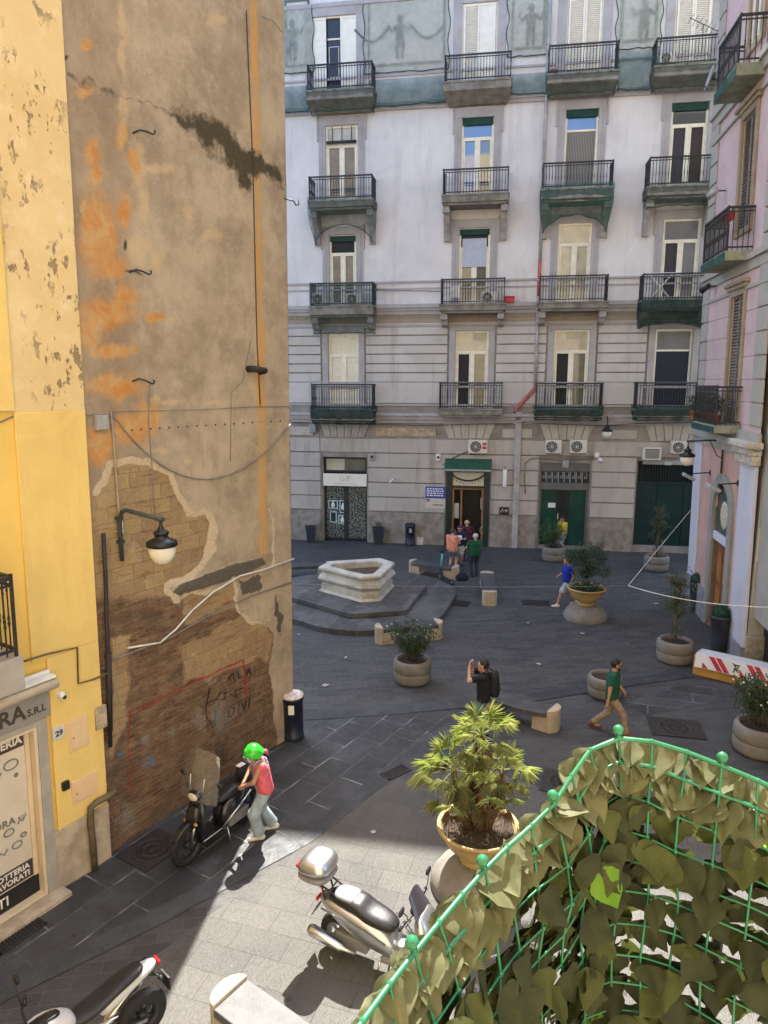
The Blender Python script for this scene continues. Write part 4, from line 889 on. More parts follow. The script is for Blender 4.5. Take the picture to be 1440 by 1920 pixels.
zt2 = RF.px(1350, 1002)[1]
b = MB(); b.box(dr0 + .002, .14, .1, dr1 - .002, .2, zt2 - .25); b.build("door_leaf", WOODD, pink, fr=RF); 
b = MB()
for k in range(3): b.box(dr0 + .12 + k * .62, .11, .3, dr0 + .55 + k * .62, .139, 1.3); b.box(dr0 + .12 + k * .62, .11, 1.5, dr0 + .55 + k * .62, .139, zt2 - .6)
b.build("door_panel", M("orange_varnished_wood", (.36, .15, .045), .4, .3, 5), pink, fr=RF, bevel=.01)
b = MB(); b.box(dr0, -.02, zt2 - .25, dr1, .2, zt2); b.build("lintel", PALEB, pink, fr=RF, bevel=.02)
b = MB(); b.box(dr0 + .002, .06, zt2, dr1 - .002, .1, zt2 + 1.15); fl = b.build("fanlight_panel", M("dark_green_fanlight", (.06, .08, .075), .5, .1, 4), pink, fr=RF)
b = MB(); b.ball((dm, .05, zt2 + .58), .36, 14, sz=(1, .12, 1.15)); b.build("emblem", M("pale_stone_oval", (.55, .50, .36), .7, .2, 12, .01, 30), fl, fr=RF)
b = MB(); b.box(dr0 + .002, .10, zt2 + 1.15, dr1 - .002, .12, dzs); b.build("fanlight", GL['olive'], pink, fr=RF)
# near end: the block that closes the pink front towards the street
b = MB(); b.box(UE + .06, .12, 1.45, 16, .5, ZR); b.build("wall", RGREY, pink, fr=RF)
# balconies
db = .63
def rbal(far, near, yt, ybx, label=None):
    u0 = RF.px(*far, -db)[0]; u1 = 4.42; zs = RF.px(near[0], near[1], -db)[1]; zt_ = RF.px(*yt, -db)[1]; zb = RF.px(*ybx, -db)[1]
    b = MB(); b.box(u0, -db - .05, zb, u1, 0, zs); s = b.build("balcony", M("green_grey_balcony_stone", (.24, .26, .20), .85, .2, 3, .01, 20, dirt=(.08, .12, .09), ds=2, da=.7), pink, fr=RF, bevel=.015)
    k = MB(); railing(k, u0 + .05, u1 - .05, db, zs + .02, zt_); k.build("railing", IRON, s, fr=RF)
    b = MB(); b.box(u0 - .01, -db - .07, zb - .01, u1 + .01, -db - .052, zs - .03); b.build("edge_net", NETG, s, fr=RF)
    return u0, u1, zs, zt_
NETG = net_mat("green_netting", (.05, .155, .13), .5)
NETD = net_mat("dark_green_netting", (.02, .06, .048), .36)
NETP = net_mat("pale_green_netting", (.58, .61, .54), .44)
NETV = net_mat("sheer_green_netting", (.05, .11, .09), .68)
RB = [rbal((1343, 190), (1385, 118), (1390, 28), (1385, 140)), rbal((1318, 500), (1363, 470), (1368, 388), (1363, 488)), rbal((1300, 800), (1350, 800), (1350, 726), (1350, 815))]
# chamfer wall of the pink building's street corner, facing the camera
CF = Frame(RF.W(UE + .05, .0, 0), R(-13), 0, 0)
cor = thing("street_corner_wall", "grey stuccoed corner wall on a rubble base at the right edge", "wall", CF.o, CF.a)
b = MB(); b.box(0, 0, .9, 6, .5, ZR); b.build("stucco", RGREY, cor, world=False)
b = MB(); b.box(-.02, -.10, -.05, 6, .5, .95); b.build("plinth", RUB, cor, world=False, bevel=.03)
b = MB(); b.box(0, -.14, zc - .55, 6, 0, zc - .35); b.box(0, -.3, zc - .1, 6, 0, zc + .15); b.build("cornice", RGREY, cor, world=False, bevel=.015)
u, z = CF.px(1434, 1022); o = thing("wall_plaque", "beige plaque with short lettering on the grey corner wall", "plaque", CF.W(u + .25, 0, z), CF.a); b = MB(); b.box(-.42, -.03, -.42, .6, 0, .42); b.build("board", CREAM, o, world=False, bevel=.006); b = MB(); b.text("S. DO", .2, XF((.0, -.034, 0), (1, 0, 0), (0, 0, 1), (0, -1, 0)), .002); b.build("lettering", INKG, o, world=False)
# ---------------------------------------------------------------- the house the photographer stands in (behind the camera; returns sunlight into the square)
own = thing("corner_house", "pale ochre house on the near side of the street, behind the viewpoint", "building", (0, -.75, 0))
b = MB(); b.box(-14, -10, 0, 22, 0, 26); b.build("wall", M("pale_ochre_render", (.68, .57, .40), .85, .08, 1), own, world=False)
for zz in (10.8, 15.6, 20.4):
    for xx in (-10, -6, -2, 2, 6, 10, 14, 18):
        b = MB(); b.box(xx - .7, .002, zz, xx + .7, .03, zz + 2.6); b.build("window", GL['dark'], own, world=False)
# ---------------------------------------------------------------- fountain basin on its steps
MARBLE = M("weathered_white_stone", (.52, .49, .42), .8, .12, 2.5, .008, 25, dirt=(.26, .21, .14), ds=1.8, da=.75)
STEPM = slab_mat("dark_step_stone", R(15), .9, 5.0, (.088, .087, .085), (.20, .195, .185))
WELLP = [G(x, y, 1.2) for x, y in ((598, 1062), (677, 1081), (712, 1079), (739, 1054), (713, 1046), (617, 1052))]
WC = sum(WELLP, Vector()) / 6; WC.z = 0
wp = [Vector((p.x - WC.x, p.y - WC.y)) for p in WELLP]
def offpoly(P, d, rnd_=False):
    n = len(P); out = []
    for i in range(n):
        a, b_, c = P[i - 1], P[i], P[(i + 1) % n]; e1, e2 = (b_ - a).normalized(), (c - b_).normalized()
        n1, n2 = Vector((e1.y, -e1.x)), Vector((e2.y, -e2.x))
        if rnd_:
            for k in range(6): m = (n1 * (1 - k / 5) + n2 * (k / 5)).normalized(); out.append(b_ + m * d)
        else: m = (n1 + n2).normalized(); out.append(b_ + m * (d / max(.3, m.dot(n1))))
    return out
fountain = thing("fountain", "white stone fountain basin with a wedge shaped rim on dark steps", "fountain", WC)
def ring(P, z): return [(p.x, p.y, z) for p in P]
b = MB(); b.prism([tuple(p) for p in offpoly(wp, 2.15, True)], -.02, .17); b.build("step", STEPM, fountain, world=False, bevel=.02)
b = MB(); b.prism([tuple(p) for p in offpoly(wp, 1.05)], .171, .34); b.build("step", STEPM, fountain, world=False, bevel=.02)
prof = [(-.30, .62), (-.30, 1.16), (-.27, 1.2), (-.02, 1.2), (.02, 1.17), (.02, 1.10), (-.04, 1.06), (-.10, 1.03), (-.08, .98), (.0, .90), (.04, .82), (.03, .76), (-.06, .70), (-.10, .66), (-.10, .62), (-.05, .58), (-.05, .42), (.02, .36), (.02, .341)]
b = MB(); b.loft([ring(offpoly(wp, d), z) for d, z in prof], smooth=False, caps=False); b.build("basin", MARBLE, fountain, world=False, bevel=.012)
b = MB(); b.add(ring(offpoly(wp, -.295), .96), [list(range(6))]); b.build("basin_bed", M("dry_brown_leaves", (.10, .07, .045), .95, .4, 12, .03, 30), fountain, world=False)
# ---------------------------------------------------------------- stone benches
BSTONE = M("pale_yellow_tuff", (.42, .35, .26), .85, .14, 4, .008, 30, dirt=(.28, .22, .15), ds=3, da=.5)
BSLAB = M("dark_lava_slab", (.060, .062, .066), .55, .2, 3, .003, 50, dirt=(.13, .13, .125), ds=2.5, da=.6)
def bench(p0, p1, label, bow=.0, wd=.5, zt_=.5):
    p0, p1 = Vector((p0.x, p0.y, 0)), Vector((p1.x, p1.y, 0)); L = (p1 - p0).length; c = (p0 + p1) / 2; a = math.atan2(p1.y - p0.y, p1.x - p0.x)
    o = thing("stone_bench", label, "bench", c, a, "stone and lava benches around the square")
    n = 10; pts = [(-L / 2 + .24 + (L - .48) * k / n, bow * (1 - (2 * k / n - 1) ** 2)) for k in range(n + 1)]
    b = MB(); v = [(x, y + s * wd / 2, z) for x, y in pts for s in (-1, 1) for z in (.34, .45)]; f = []
    for k in range(n):
        i = 4 * k; f += [(i, i + 4, i + 5, i + 1), (i + 2, i + 3, i + 7, i + 6), (i + 1, i + 5, i + 7, i + 3), (i, i + 2, i + 6, i + 4)]
    f += [(0, 1, 3, 2), (4 * n, 4 * n + 2, 4 * n + 3, 4 * n + 1)]; b.add(v, f); b.build("seat", BSLAB, o, world=False, bevel=.012)
    for s in (-1, 1):
        e = MB(); xs = s * (L / 2 - .24); poly = [(xs + s * .19 * math.cos(t) + 0, math.sin(t) * wd / 2) for t in [(-.5 + k / 12) * math.pi for k in range(13)]]
        if s < 0: poly = poly[::-1]
        e.prism(poly, -.01, zt_); e.build("end_block", BSTONE, o, world=False, bevel=.015)
        e = MB(); e.box(min(xs - s * .34, xs - s * .004), -wd / 2 + .01, -.01, max(xs - s * .34, xs - s * .004), wd / 2 - .01, .338); e.build("support", BSTONE, o, world=False, bevel=.01)
    return o
bench(G(700, 1205), G(832, 1193), "stone bench in front of the fountain steps, its right end sprayed orange", .12)
bench(G(766, 1072), G(862, 1086), "stone bench behind the kick scooter and the men at the tobacco shop", -.05)
bench(G(912, 1094), G(918, 1138), "short stone bench seen end-on between fountain and bowl planter", 0)
bench(G(895, 1322), G(1052, 1372), "long curved stone bench behind the potted palm", -.16)
bench(G(500, 1086), G(625, 1078), "dark bench half hidden by the wall corner beside the fountain", .1)
p0 = G(428, 1857, .47); p1 = G(572, 1918, .47); p2 = G(461, 1839, .47); dd = (p1 - p2).normalized()
bench(p0 - dd * .2, p0 + dd * 2.5, "sunlit stone bench at the bottom edge of the street", 0, .52)
b = MB(); g = G(832, 1196); b.grid(lambda u, v: (g.x - .1 + .3 * u + .02 * math.sin(9 * v), g.y - .30, .16 + .2 * v * (1 - .5 * u)), 4, 4)
# ---------------------------------------------------------------- planters and their plants
CONC = M("grey_brown_concrete", (.19, .175, .155), .9, .15, 3, .006, 40, dirt=(.14, .125, .11), ds=2, da=.6)
OCHREP = M("ochre_glazed_bowl", (.40, .29, .115), .6, .15, 3, .004, 30, dirt=(.20, .13, .05), ds=2, da=.6)
LEAFO = leaf_mat("grey_green_leaf", (.045, .075, .035), (.085, .12, .06), .25); LEAFD = leaf_mat("dark_green_leaf", (.022, .055, .022), (.045, .09, .035), .25)
LEAFB = leaf_mat("bright_shrub_leaf", (.05, .10, .025), (.09, .16, .04), .3); LEAFOL = leaf_mat("dusty_olive_leaf", (.075, .095, .055), (.13, .15, .09), .25)
BARK = M("grey_bark", (.13, .10, .075), .95, .3, 12, .01, 40); PETAL = M("white_petal", (.78, .76, .70), .7, .05, 8); TOPI = leaf_mat("topiary_leaf", (.010, .050, .028), (.025, .085, .045), .15)
def leaves(b, pts, ln, wd, rs, up=.3, bend=.25):
    for p in pts:
        a = rs.uniform(0, 6.283); el = rs.gauss(up, .5); d = Vector((math.cos(a) * math.cos(el), math.sin(a) * math.cos(el), math.sin(el)))
        s = d.cross(Vector((rs.gauss(0, .3), rs.gauss(0, .3), 1))).normalized(); l = ln * rs.uniform(.6, 1.25); w_ = wd * rs.uniform(.7, 1.2); n = s.cross(d); p = Vector(p)
        m = p + d * l * .5 + n * l * .05; e = p + d * l - Vector((0, 0, l * bend * rs.random()))
        b.add([p, m + s * w_ / 2, e, m - s * w_ / 2], [(0, 1, 2, 3)])
def clumps(rs, n, cs):                                 # n points spread over leaf clumps (centre, radius)
    out = []
    for k in range(n):
        c, r = rs.choice(cs); v = Vector((rs.gauss(0, 1), rs.gauss(0, 1), rs.gauss(0, 1))).normalized() * r * rs.uniform(.25, 1) ** .6; out.append(Vector(c) + v)
    return out
def plant(name, label, cat, loc, z0, kind, seed, group):
    rs = random.Random(seed); o = thing(name, label, cat, (loc.x, loc.y, z0), rs.uniform(0, 6), group); st = MB(); lf = MB(); fl = MB(); tips = []
    if kind == 'oleander':
        for k in range(16):
            a = rs.uniform(0, 6.28); r = rs.uniform(.15, .5); h = rs.uniform(.45, .95); p = [(.06 * math.cos(a), .06 * math.sin(a), 0), (r * .5 * math.cos(a), r * .5 * math.sin(a), h * .6), (r * math.cos(a), r * math.sin(a), h)]
            st.tube(p, [.014, .01, .006], 5); tips.append((p[2], .17)); tips.append((p[1], .17))
        leaves(lf, clumps(rs, 1900, tips), .13, .034, rs, .5)
        for k in range(15): c, r = tips[rs.randrange(0, len(tips), 2)]; fl.ball(Vector(c) + Vector((rs.gauss(0, .1), rs.gauss(0, .1), rs.uniform(.02, .16))), .02, 6)
        m = LEAFO
    elif kind == 'shrub':
        for k in range(14):
            a = rs.uniform(0, 6.28); r = rs.uniform(.1, .52); h = rs.uniform(.35, 1.0); p = [(.05 * math.cos(a), .05 * math.sin(a), 0), (r * .6 * math.cos(a), r * .6 * math.sin(a), h * .6), (r * math.cos(a), r * math.sin(a), h)]
            st.tube(p, [.016, .012, .006], 5); tips += [(p[2], .2), (p[1], .2)]
        leaves(lf, clumps(rs, 1700, tips), .09, .04, rs, .3); m = LEAFB
    elif kind == 'olive':
        H = 1.95; tr = [(0, 0, 0), (.03, .02, .5), (-.03, .04, 1.0), (.02, -.02, 1.5), (0, 0, H)]; st.tube(tr, [.035, .03, .025, .015, .006], 7)
        for k in range(38):
            z = rs.uniform(.6, H); a = rs.uniform(0, 6.28); r = rs.uniform(.12, .42) * (1.2 - .5 * z / H); p = [(0, 0, z - .15), (r * .5 * math.cos(a), r * .5 * math.sin(a), z), (r * math.cos(a), r * math.sin(a), z + rs.uniform(-.05, .2))]
            st.tube(p, [.012, .008, .004], 4); tips.append((p[2], .13)); tips.append((p[1], .09))
        leaves(lf, clumps(rs, 2200, tips), .085, .028, rs, .1); m = LEAFOL
        for k in range(60): a = rs.uniform(0, 6.28); leaves(lf, [(.12 * math.cos(a), .12 * math.sin(a), rs.uniform(.05, .35))], .22, .03, rs, .9)
    elif kind == 'bush':
        st.tube([(0, 0, 0), (.02, 0, .35), (0, .03, .75)], [.03, .026, .02], 7)
        for k in range(34):
            a = rs.uniform(0, 6.28); r = rs.uniform(.1, .62) ; z = rs.uniform(.45, 1.35); p = [(0, 0, .35), (r * .5 * math.cos(a), r * .5 * math.sin(a), z - .12), (r * math.cos(a), r * math.sin(a), z)]
            st.tube(p, [.012, .009, .005], 4); tips += [(p[2], .19)]
        leaves(lf, clumps(rs, 3400, tips), .075, .04, rs, .1); m = LEAFD
        for k in range(260): a = rs.uniform(0, 6.28); r = rs.uniform(.05, .48); leaves(lf, [(r * math.cos(a), r * math.sin(a), rs.uniform(.02, .1))], .16, .04, rs, .7)
    elif kind == 'ball':
        st.tube([(0, 0, -.05), (0, 0, .15)], .04, 6); pts = []
        for k in range(1500): v = Vector((rs.gauss(0, 1), rs.gauss(0, 1), rs.gauss(0, 1))).normalized(); pts.append(Vector((0, 0, .13)) + v * .235 * rs.uniform(.86, 1.03))
        leaves(lf, pts, .035, .022, rs, .2); lf.ball((0, 0, .13), .205, 14); m = TOPI
    elif kind == 'tuft':
        for k in range(22): a = rs.uniform(0, 6.28); r = rs.uniform(.03, .16); p = [(r * .4 * math.cos(a), r * .4 * math.sin(a), 0), (r * math.cos(a), r * math.sin(a), rs.uniform(.1, .3))]; st.tube(p, [.006, .003], 4); tips.append((p[1], .06))
        leaves(lf, clumps(rs, 160, tips), .06, .025, rs, .4); m = LEAFO
    st.build("stems", BARK, o, world=False); lf.build("foliage", m, o, world=False)
    if kind == 'oleander': fl.build("flowers", PETAL, o, world=False)
    return o
def pot_round():
    o = thing("round_planter", "x", "planter", group="round concrete planters")
    b = MB(); b.lathe([(.38, 0), (.445, .03), (.465, .10), (.47, .26), (.465, .275), (.445, .28), (.445, .305), (.465, .31), (.478, .33), (.478, .46), (.462, .54), (.43, .585), (.39, .595), (.365, .58), (.355, .48)], 40); b.build("pot", CONC, o, world=False)
    b = MB(); b.lathe([(.36, .50), (.2, .53), (1e-3, .54)], 20); b.build("soil", SOIL, o, world=False); return o
proto = pot_round(); first = True
RP = [((773, 1276), "round concrete planter with the oleander in front of the near bench", 'oleander', "white flowering oleander in the round planter left of the photographing man", .9),
      ((1133, 1303), "round concrete planter with scratched paint right behind the walking man", None, None, .86),
      ((1264, 1238), "round concrete planter touching the striped barrier", 'olive', "thin olive sapling in the planter beside the striped barrier", 1.0),
      ((1420, 1408), "large round concrete planter cut by the right picture edge", 'oleander', "white flowering oleander at the right picture edge", 1.02),
      ((1037, 1050), "round concrete planter in front of the green double door", 'shrub', "bright green shrub in the planter in front of the green double door", 1.0),
      ((1230, 1068), "round concrete planter in front of the dark gateway", 'olive', "thin olive sapling in front of the dark gateway", 1.0)]
for i, (pc, lab, kind, pl, s) in enumerate(RP):
    g = G(*pc)
    if first: proto.location = g; proto["label"] = lab; first = False
    else: dup(proto, g, rnd.uniform(0, 6), lab, s)
    if kind: plant("potted_" + {'oleander': 'oleander', 'olive': 'olive_tree', 'shrub': 'shrub'}[kind], pl, "plant", g, .535 * s, kind, 11 + i, "plants in the round planters")
def pot_bowl(loc, label):
    o = thing("bowl_planter", label, "planter", loc, 0, "ochre bowl planters on domed bases")
    b = MB(); b.lathe([(.68, 0), (.69, .05), (.66, .16), (.56, .30), (.42, .39), (.30, .43), (.001, .44)], 48); b.build("base", CONC, o, world=False)
    b = MB(); b.lathe([(.24, .432), (.27, .45), (.25, .50), (.24, .53), (.34, .60), (.47, .74), (.55, .89), (.575, .95), (.605, .96), (.605, 1.0), (.575, 1.01), (.545, .99), (.52, .93)], 48); b.build("bowl", OCHREP, o, world=False)
    b = MB(); b.lathe([(.535, .93), (.3, .955), (1e-3, .965)], 24); b.build("soil", SOIL, o, world=False); return o
gp = Vector((1.38, 9.37, 0)); pot_bowl(gp, "large ochre bowl planter holding the palm, in the sun")
g2 = G(1097, 1158); pot_bowl(g2, "ochre bowl planter with a small bushy tree in the square")
plant("bushy_tree", "small bushy dark green tree in the ochre bowl planter", "tree", g2, .95, 'bush', 44, None)
# dwarf fan palm
FROND = leaf_mat("palm_frond", (.25, .33, .07), (.42, .45, .17), .5, .45, 5); FROND2 = leaf_mat("olive_palm_frond", (.17, .20, .065), (.30, .29, .13), .45, .5, 5); DEADF = M("dead_frond", (.17, .11, .055), .9, .25, 9)
palm = thing("fan_palm", "sunlit dwarf fan palm with several heads in the ochre bowl", "palm", (gp.x, gp.y, .95)); palm.scale = (.9, .9, .9); rs = random.Random(5)
def frond(b, o, d, pl, fl, nb, rs, droop=.25):
    d = d.normalized(); side = d.cross(Vector((0, 0, 1))); side = side.normalized() if side.length > .1 else Vector((1, 0, 0)); up = side.cross(d)
    e = o + d * pl - Vector((0, 0, pl * .12)); b.tube([o, o + d * pl * .5, e], [.008, .007, .006], 4, False)
    for k in range(nb):
        a = (k / (nb - 1) - .5) * R(190) + rs.gauss(0, .05); l = fl * (1 - .25 * abs(a) / 1.8) * rs.uniform(.85, 1.1); q = d * math.cos(a) + side * math.sin(a) + up * (.12 * math.cos(a * 2) + rs.gauss(0, .05))
        q.normalize(); wv = q.cross(up).normalized() * 0.0044; m = e + q * l * .42 + up * .012; t = e + q * l - Vector((0, 0, l * droop * rs.uniform(.6, 1.4)))
        b.add([e, m + wv + up * .006, t, m - wv + up * .006], [(0, 1, 2), (0, 2, 3)])
tr = MB(); fr_ = MB(); fr2 = MB(); dead = MB()
heads = [((.02, .05, 1.60), 16, .95, (0, 0)), ((-.42, -.02, 1.02), 11, .95, (-.45, .0)), ((.38, .05, 1.0), 10, .9, (.4, 0)), ((.02, -.22, .78), 5, .85, (0, -.35)), ((-.1, .35, .95), 6, .9, (0, .4)), ((.36, -.1, .62), 5, .8, (.5, -.1)), ((-.42, -.1, .58), 5, .85, (-.6, -.1))]
for (h, nf, s, ln) in heads:
    h = Vector(h); base = Vector((h.x * .35, h.y * .35, 0)); mid = base.lerp(h, .55) + Vector((0, 0, .03)); tr.tube([base, mid, h], [.075, .065, .05], 9)
    for k in range(int(26 * h.z)):
        z = k / (26 * h.z); p = base.lerp(h, z); a = k * 2.4; q = Vector((math.cos(a), math.sin(a), .7)); tr.tube([p + q * .04, p + q * .10], [.016, .008], 4)
    for k in range(nf):
        a = k * 2.399 + rs.gauss(0, .2); el = R(78) - R(112) * (k / nf) ** .85 + rs.gauss(0, .08); d = Vector((math.cos(a) * math.cos(el) + ln[0] * .5, math.sin(a) * math.cos(el) + ln[1] * .5, math.sin(el)))
        frond(fr_ if k < nf * .6 else fr2, h, d, rs.uniform(.26, .46) * s, .37 * s * rs.uniform(.85, 1.1), 25, rs, .12 + .35 * k / nf)
    for k in range(6): a = rs.uniform(0, 6.28); frond(dead, h - Vector((0, 0, .12)), Vector((math.cos(a), math.sin(a), -1.4)), .14, .2, 10, rs, .5)
tr.build("trunk", M("fibrous_palm_trunk", (.11, .065, .035), .95, .35, 14, .02, 40), palm, world=False); fr_.build("fronds", FROND, palm, world=False); fr2.build("fronds", FROND2, palm, world=False); dead.build("dead_fronds", DEADF, palm, world=False)
lt = MB(); leaves(lt, [(r_ * math.cos(a), r_ * math.sin(a), .02) for r_, a in [(rs.uniform(0, .5), rs.uniform(0, 6.28)) for k in range(260)]], .07, .02, rs, .1); lt.build("leaf_litter", DEADF, palm, world=False)
# tall tapered planters
DPOT = M("anthracite_planter", (.032, .037, .048), .5, .1, 4, dirt=(.06, .06, .065), da=.4)
def pot_tall(loc, s, label, sq=False):
    o = thing("tall_planter", label, "planter", loc, .15, "tall tapered planters by the doors"); b = MB()
    if sq:
        w0, w1 = .17, .235; b.loft([[(x * q, y * q, z) for x, y in ((-1, -1), (1, -1), (1, 1), (-1, 1))] for q, z in ((w0, 0), (w1, .72), (w1 + .015, .722), (w1 + .015, .78), (w1 - .02, .78), (w1 - .03, .7))], smooth=False)
    else: b.lathe([(.17 * s, 0), (.20 * s, .4 * s), (.235 * s, .9 * s), (.25 * s, .91 * s), (.25 * s, .98 * s), (.225 * s, .98 * s), (.215 * s, .9 * s), (1e-3, .9 * s)], 28)
    b.build("pot", DPOT, o, world=False, bevel=.006 if sq else 0); 
    if sq: b = MB(); b.cbox((0, 0, .69), (.4, .4, .04)); b.build("soil", SOIL, o, world=False)
    return o
for pc, lab, s, pl, kd in (((1304, 1146), "tall dark planter with a clipped ball left of the arched door", 1.0, "dark green clipped ball left of the arched door", 'ball'), ((1346, 1222), "tall dark planter with a clipped ball right of the arched door, behind the barrier", 1.08, "dark green clipped ball right of the arched door, above the striped barrier", 'ball'),
                           ((1178, 1024), "tall dark planter with a bushy plant beside the gateway", .92, "bushy little plant in the tall planter beside the gateway", 'shrubby')):
    g = G(*pc); pot_tall(g, s, lab); plant("clipped_ball" if kd == 'ball' else "potted_shrub", pl, "plant", g, .93 * s, 'ball', int(pc[0]), "plants in the tall planters")
for pc, lab, pl in (((583, 1017), "empty square dark planter left of the jeweller's door", None), ((709, 1020), "square dark planter with a withered tuft right of the jeweller's door", "withered tuft in the square planter right of the jeweller's door")):
    g = G(*pc); pot_tall(g, 1, lab, True)
    if pl: plant("withered_plant", pl, "plant", g, .71, 'tuft', 3, None)
# litter bins
NAVY = M("navy_bin_metal", (.012, .016, .034), .35, .15, 4, dirt=(.05, .05, .06), da=.4)
def bin_(pc, label, white):
    g = G(*pc); o = thing("litter_bin", label, "bin", g, 0, "cylindrical litter bins"); b = MB()
    b.lathe([(.215, 0), (.225, .02), (.225, .10), (.215, .11), (.215, .86), (.235, .87), (.235, .93), (.215, .94)], 30); b.build("body", NAVY, o, world=False)
    b = MB(); b.lathe([(.23, .941), (.225, .985), (.14, 1.01), (.1, .99), (1e-3, .985)], 30); b.build("lid", white, o, world=False)
    b = MB(); b.cbox((.0, -.218, .72), (.12, .012, .2)); b.build("sticker", INKW if white is not BLACKP else GREYP, o, world=False)
bin_((550, 1383), "navy litter bin with a white sticker-covered lid at the wall corner", M("stickered_lid", (.62, .58, .55), .5, .25, 14, dirt=(.4, .12, .1), ds=9, da=.6))
bin_((769, 1022), "dark litter bin by the palazzo wall next to the tobacco shop", BLACKP)
o = thing("leaning_board", "white board leaning on the wall beside the dark litter bin", "board", G(787, 1021), PA); b = MB(); b.add([(-.15, -.02, 0), (.15, -.02, 0), (.17, .2, .85), (-.15, .2, .88), (-.15, .01, 0), (.15, .01, 0), (.17, .23, .85), (-.15, .23, .88)], [(0, 1, 2, 3), (5, 4, 7, 6), (0, 3, 7, 4), (1, 5, 6, 2), (3, 2, 6, 7), (0, 4, 5, 1)]); b.build("panel", M("stained_white_board", (.55, .53, .48), .7, .2, 5), o, world=False)
# striped barrier
g0, g1 = G(1298, 1264), G(1445, 1299); a = math.atan2(g1.y - g0.y, g1.x - g0.x); L = 3.2
bar = thing("site_barrier", "ochre site barrier with a white sheet of red diagonal stripes on top", "barrier", g0, a)
b = MB(); b.box(0, 0, 0, L, .5, .52); b.build("base", M("ochre_barrier_paint", (.46, .26, .06), .7, .12, 3, .004, 30, dirt=(.28, .16, .05), da=.5), bar, world=False, bevel=.02)
WH = M("white_sheet_plastic", (.66, .66, .67), .45, .05, 3)
b = MB(); sp = lambda u, v: (.06 + u * (L - .06), -.04 - .10 * v + .02 * math.sin(u * 9) * v, .60 - .33 * v); b.grid(sp, 20, 3); b.grid(lambda u, v: (.06 + u * (L - .06), -.04 + .58 * v, .60 - .06 * v), 20, 2); b.build("sheet", WH, bar, world=False)
b = MB()
for u0 in (.36, .52, 1.22, 1.38, 2.1, 2.26):
    q = lambda u, v: Vector(sp((u - .06) / (L - .06), v)) + Vector((0, -.006, .002)); b.add([q(u0, .04), q(u0 + .13, .04), q(u0 + .36, .97), q(u0 + .23, .97)], [(0, 1, 2, 3)])
    b.add([q(u0 - .12, .55), q(u0 - .12, .97), q(u0 + .03, .97)], [(0, 1, 2)]) if u0 in (.36, 1.22, 2.1) else None
b.build("stripe", M("red_stripe_print", (.42, .02, .045), .5, .1, 5), bar, world=False)
b = MB(); q = lambda u, v: Vector(sp((u - .06) / (L - .06), v)) + Vector((0, -.012, .004))
for P in ([(.94, .3), (1.04, .2), (1.06, .4), (.97, .5), (1.08, .75)], [(.92, .15), (1.0, .25), (.96, .8)], [(1.08, .2), (1.02, .55), (1.12, .6)]): b.tube([q(u, v) for u, v in P], .012, 5)
b.build("graffiti", BLACKP, bar, world=False)
# ---------------------------------------------------------------- people: continuous bodies grown from a distance field
def snets(f, lo, hi, h):
    ax = [np.arange(l, m + h, h) for l, m in zip(lo, hi)]; shp = tuple(len(a) for a in ax)
    g = np.stack(np.meshgrid(*ax, indexing='ij'), -1).reshape(-1, 3).astype(np.float32); F = f(g).reshape(shp)
    cs = tuple(n - 1 for n in shp); acc = np.zeros(cs + (3,), np.float32); cnt = np.zeros(cs, np.int32)
    for a in range(3):
        o1, o2 = [k for k in range(3) if k != a]
        for i in (0, 1):
            for j in (0, 1):
                off = [0, 0, 0]; off[o1] = i; off[o2] = j; of2 = list(off); of2[a] = 1
                s1 = tuple(slice(o, o + n) for o, n in zip(off, cs)); s2 = tuple(slice(o, o + n) for o, n in zip(of2, cs))
                A_, B_ = F[s1], F[s2]; m = (A_ < 0) != (B_ < 0); t = np.where(m, A_ / (A_ - B_ + 1e-12), 0)
                for q in range(3): acc[..., q] += np.where(m, (t if q == a else off[q]), 0)
                cnt += m
    act = cnt > 0; vid = -np.ones(cs, np.int64); vid[act] = np.arange(act.sum())
    base = np.stack(np.nonzero(act), -1); V = (base + acc[act] / cnt[act][:, None]) * h + np.array(lo, np.float32); Q = []
    for a in range(3):
        o1, o2 = (a + 1) % 3, (a + 2) % 3
        s1 = [slice(1, n - 1) for n in shp]; s1[a] = slice(0, shp[a] - 1); s2 = list(s1); s2[a] = slice(1, shp[a])
        A_, B_ = F[tuple(s1)], F[tuple(s2)]; m = (A_ < 0) != (B_ < 0); idx = np.stack(np.nonzero(m), -1) + np.array([0 if k == a else 1 for k in range(3)])
        if not len(idx): continue
        def c(d1, d2): k = idx.copy(); k[:, o1] -= d1; k[:, o2] -= d2; return vid[k[:, 0], k[:, 1], k[:, 2]]
        q = np.stack([c(1, 1), c(0, 1), c(0, 0), c(1, 0)], -1); fl = ~(A_[m] < 0); q[fl] = q[fl][:, ::-1]; Q.append(q)
    return V, np.concatenate(Q)
def capd(P, a, b, ra, rb):
    a, b = np.array(a, np.float32), np.array(b, np.float32); ba = b - a; pa = P - a; t = np.clip(pa @ ba / (ba @ ba + 1e-9), 0, 1)
    return np.linalg.norm(pa - t[:, None] * ba, axis=1) - (ra + (rb - ra) * t)
def smin(a, b, k): h = np.clip(.5 + .5 * (b - a) / k, 0, 1); return b * (1 - h) + a * h - k * h * (1 - h)
def field(caps, k=.03, clips=()):
    def f(P):
        d = None
        for c in caps:
            e = capd(P, *c[:4])
            for (o, n) in c[4:]: e = np.maximum(e, (P - np.array(o, np.float32)) @ np.array(n, np.float32))
            d = e if d is None else smin(d, e, k)
        for (o, n) in clips: d = np.maximum(d, (P - np.array(o, np.float32)) @ np.array(n, np.float32))
        return d
    return f
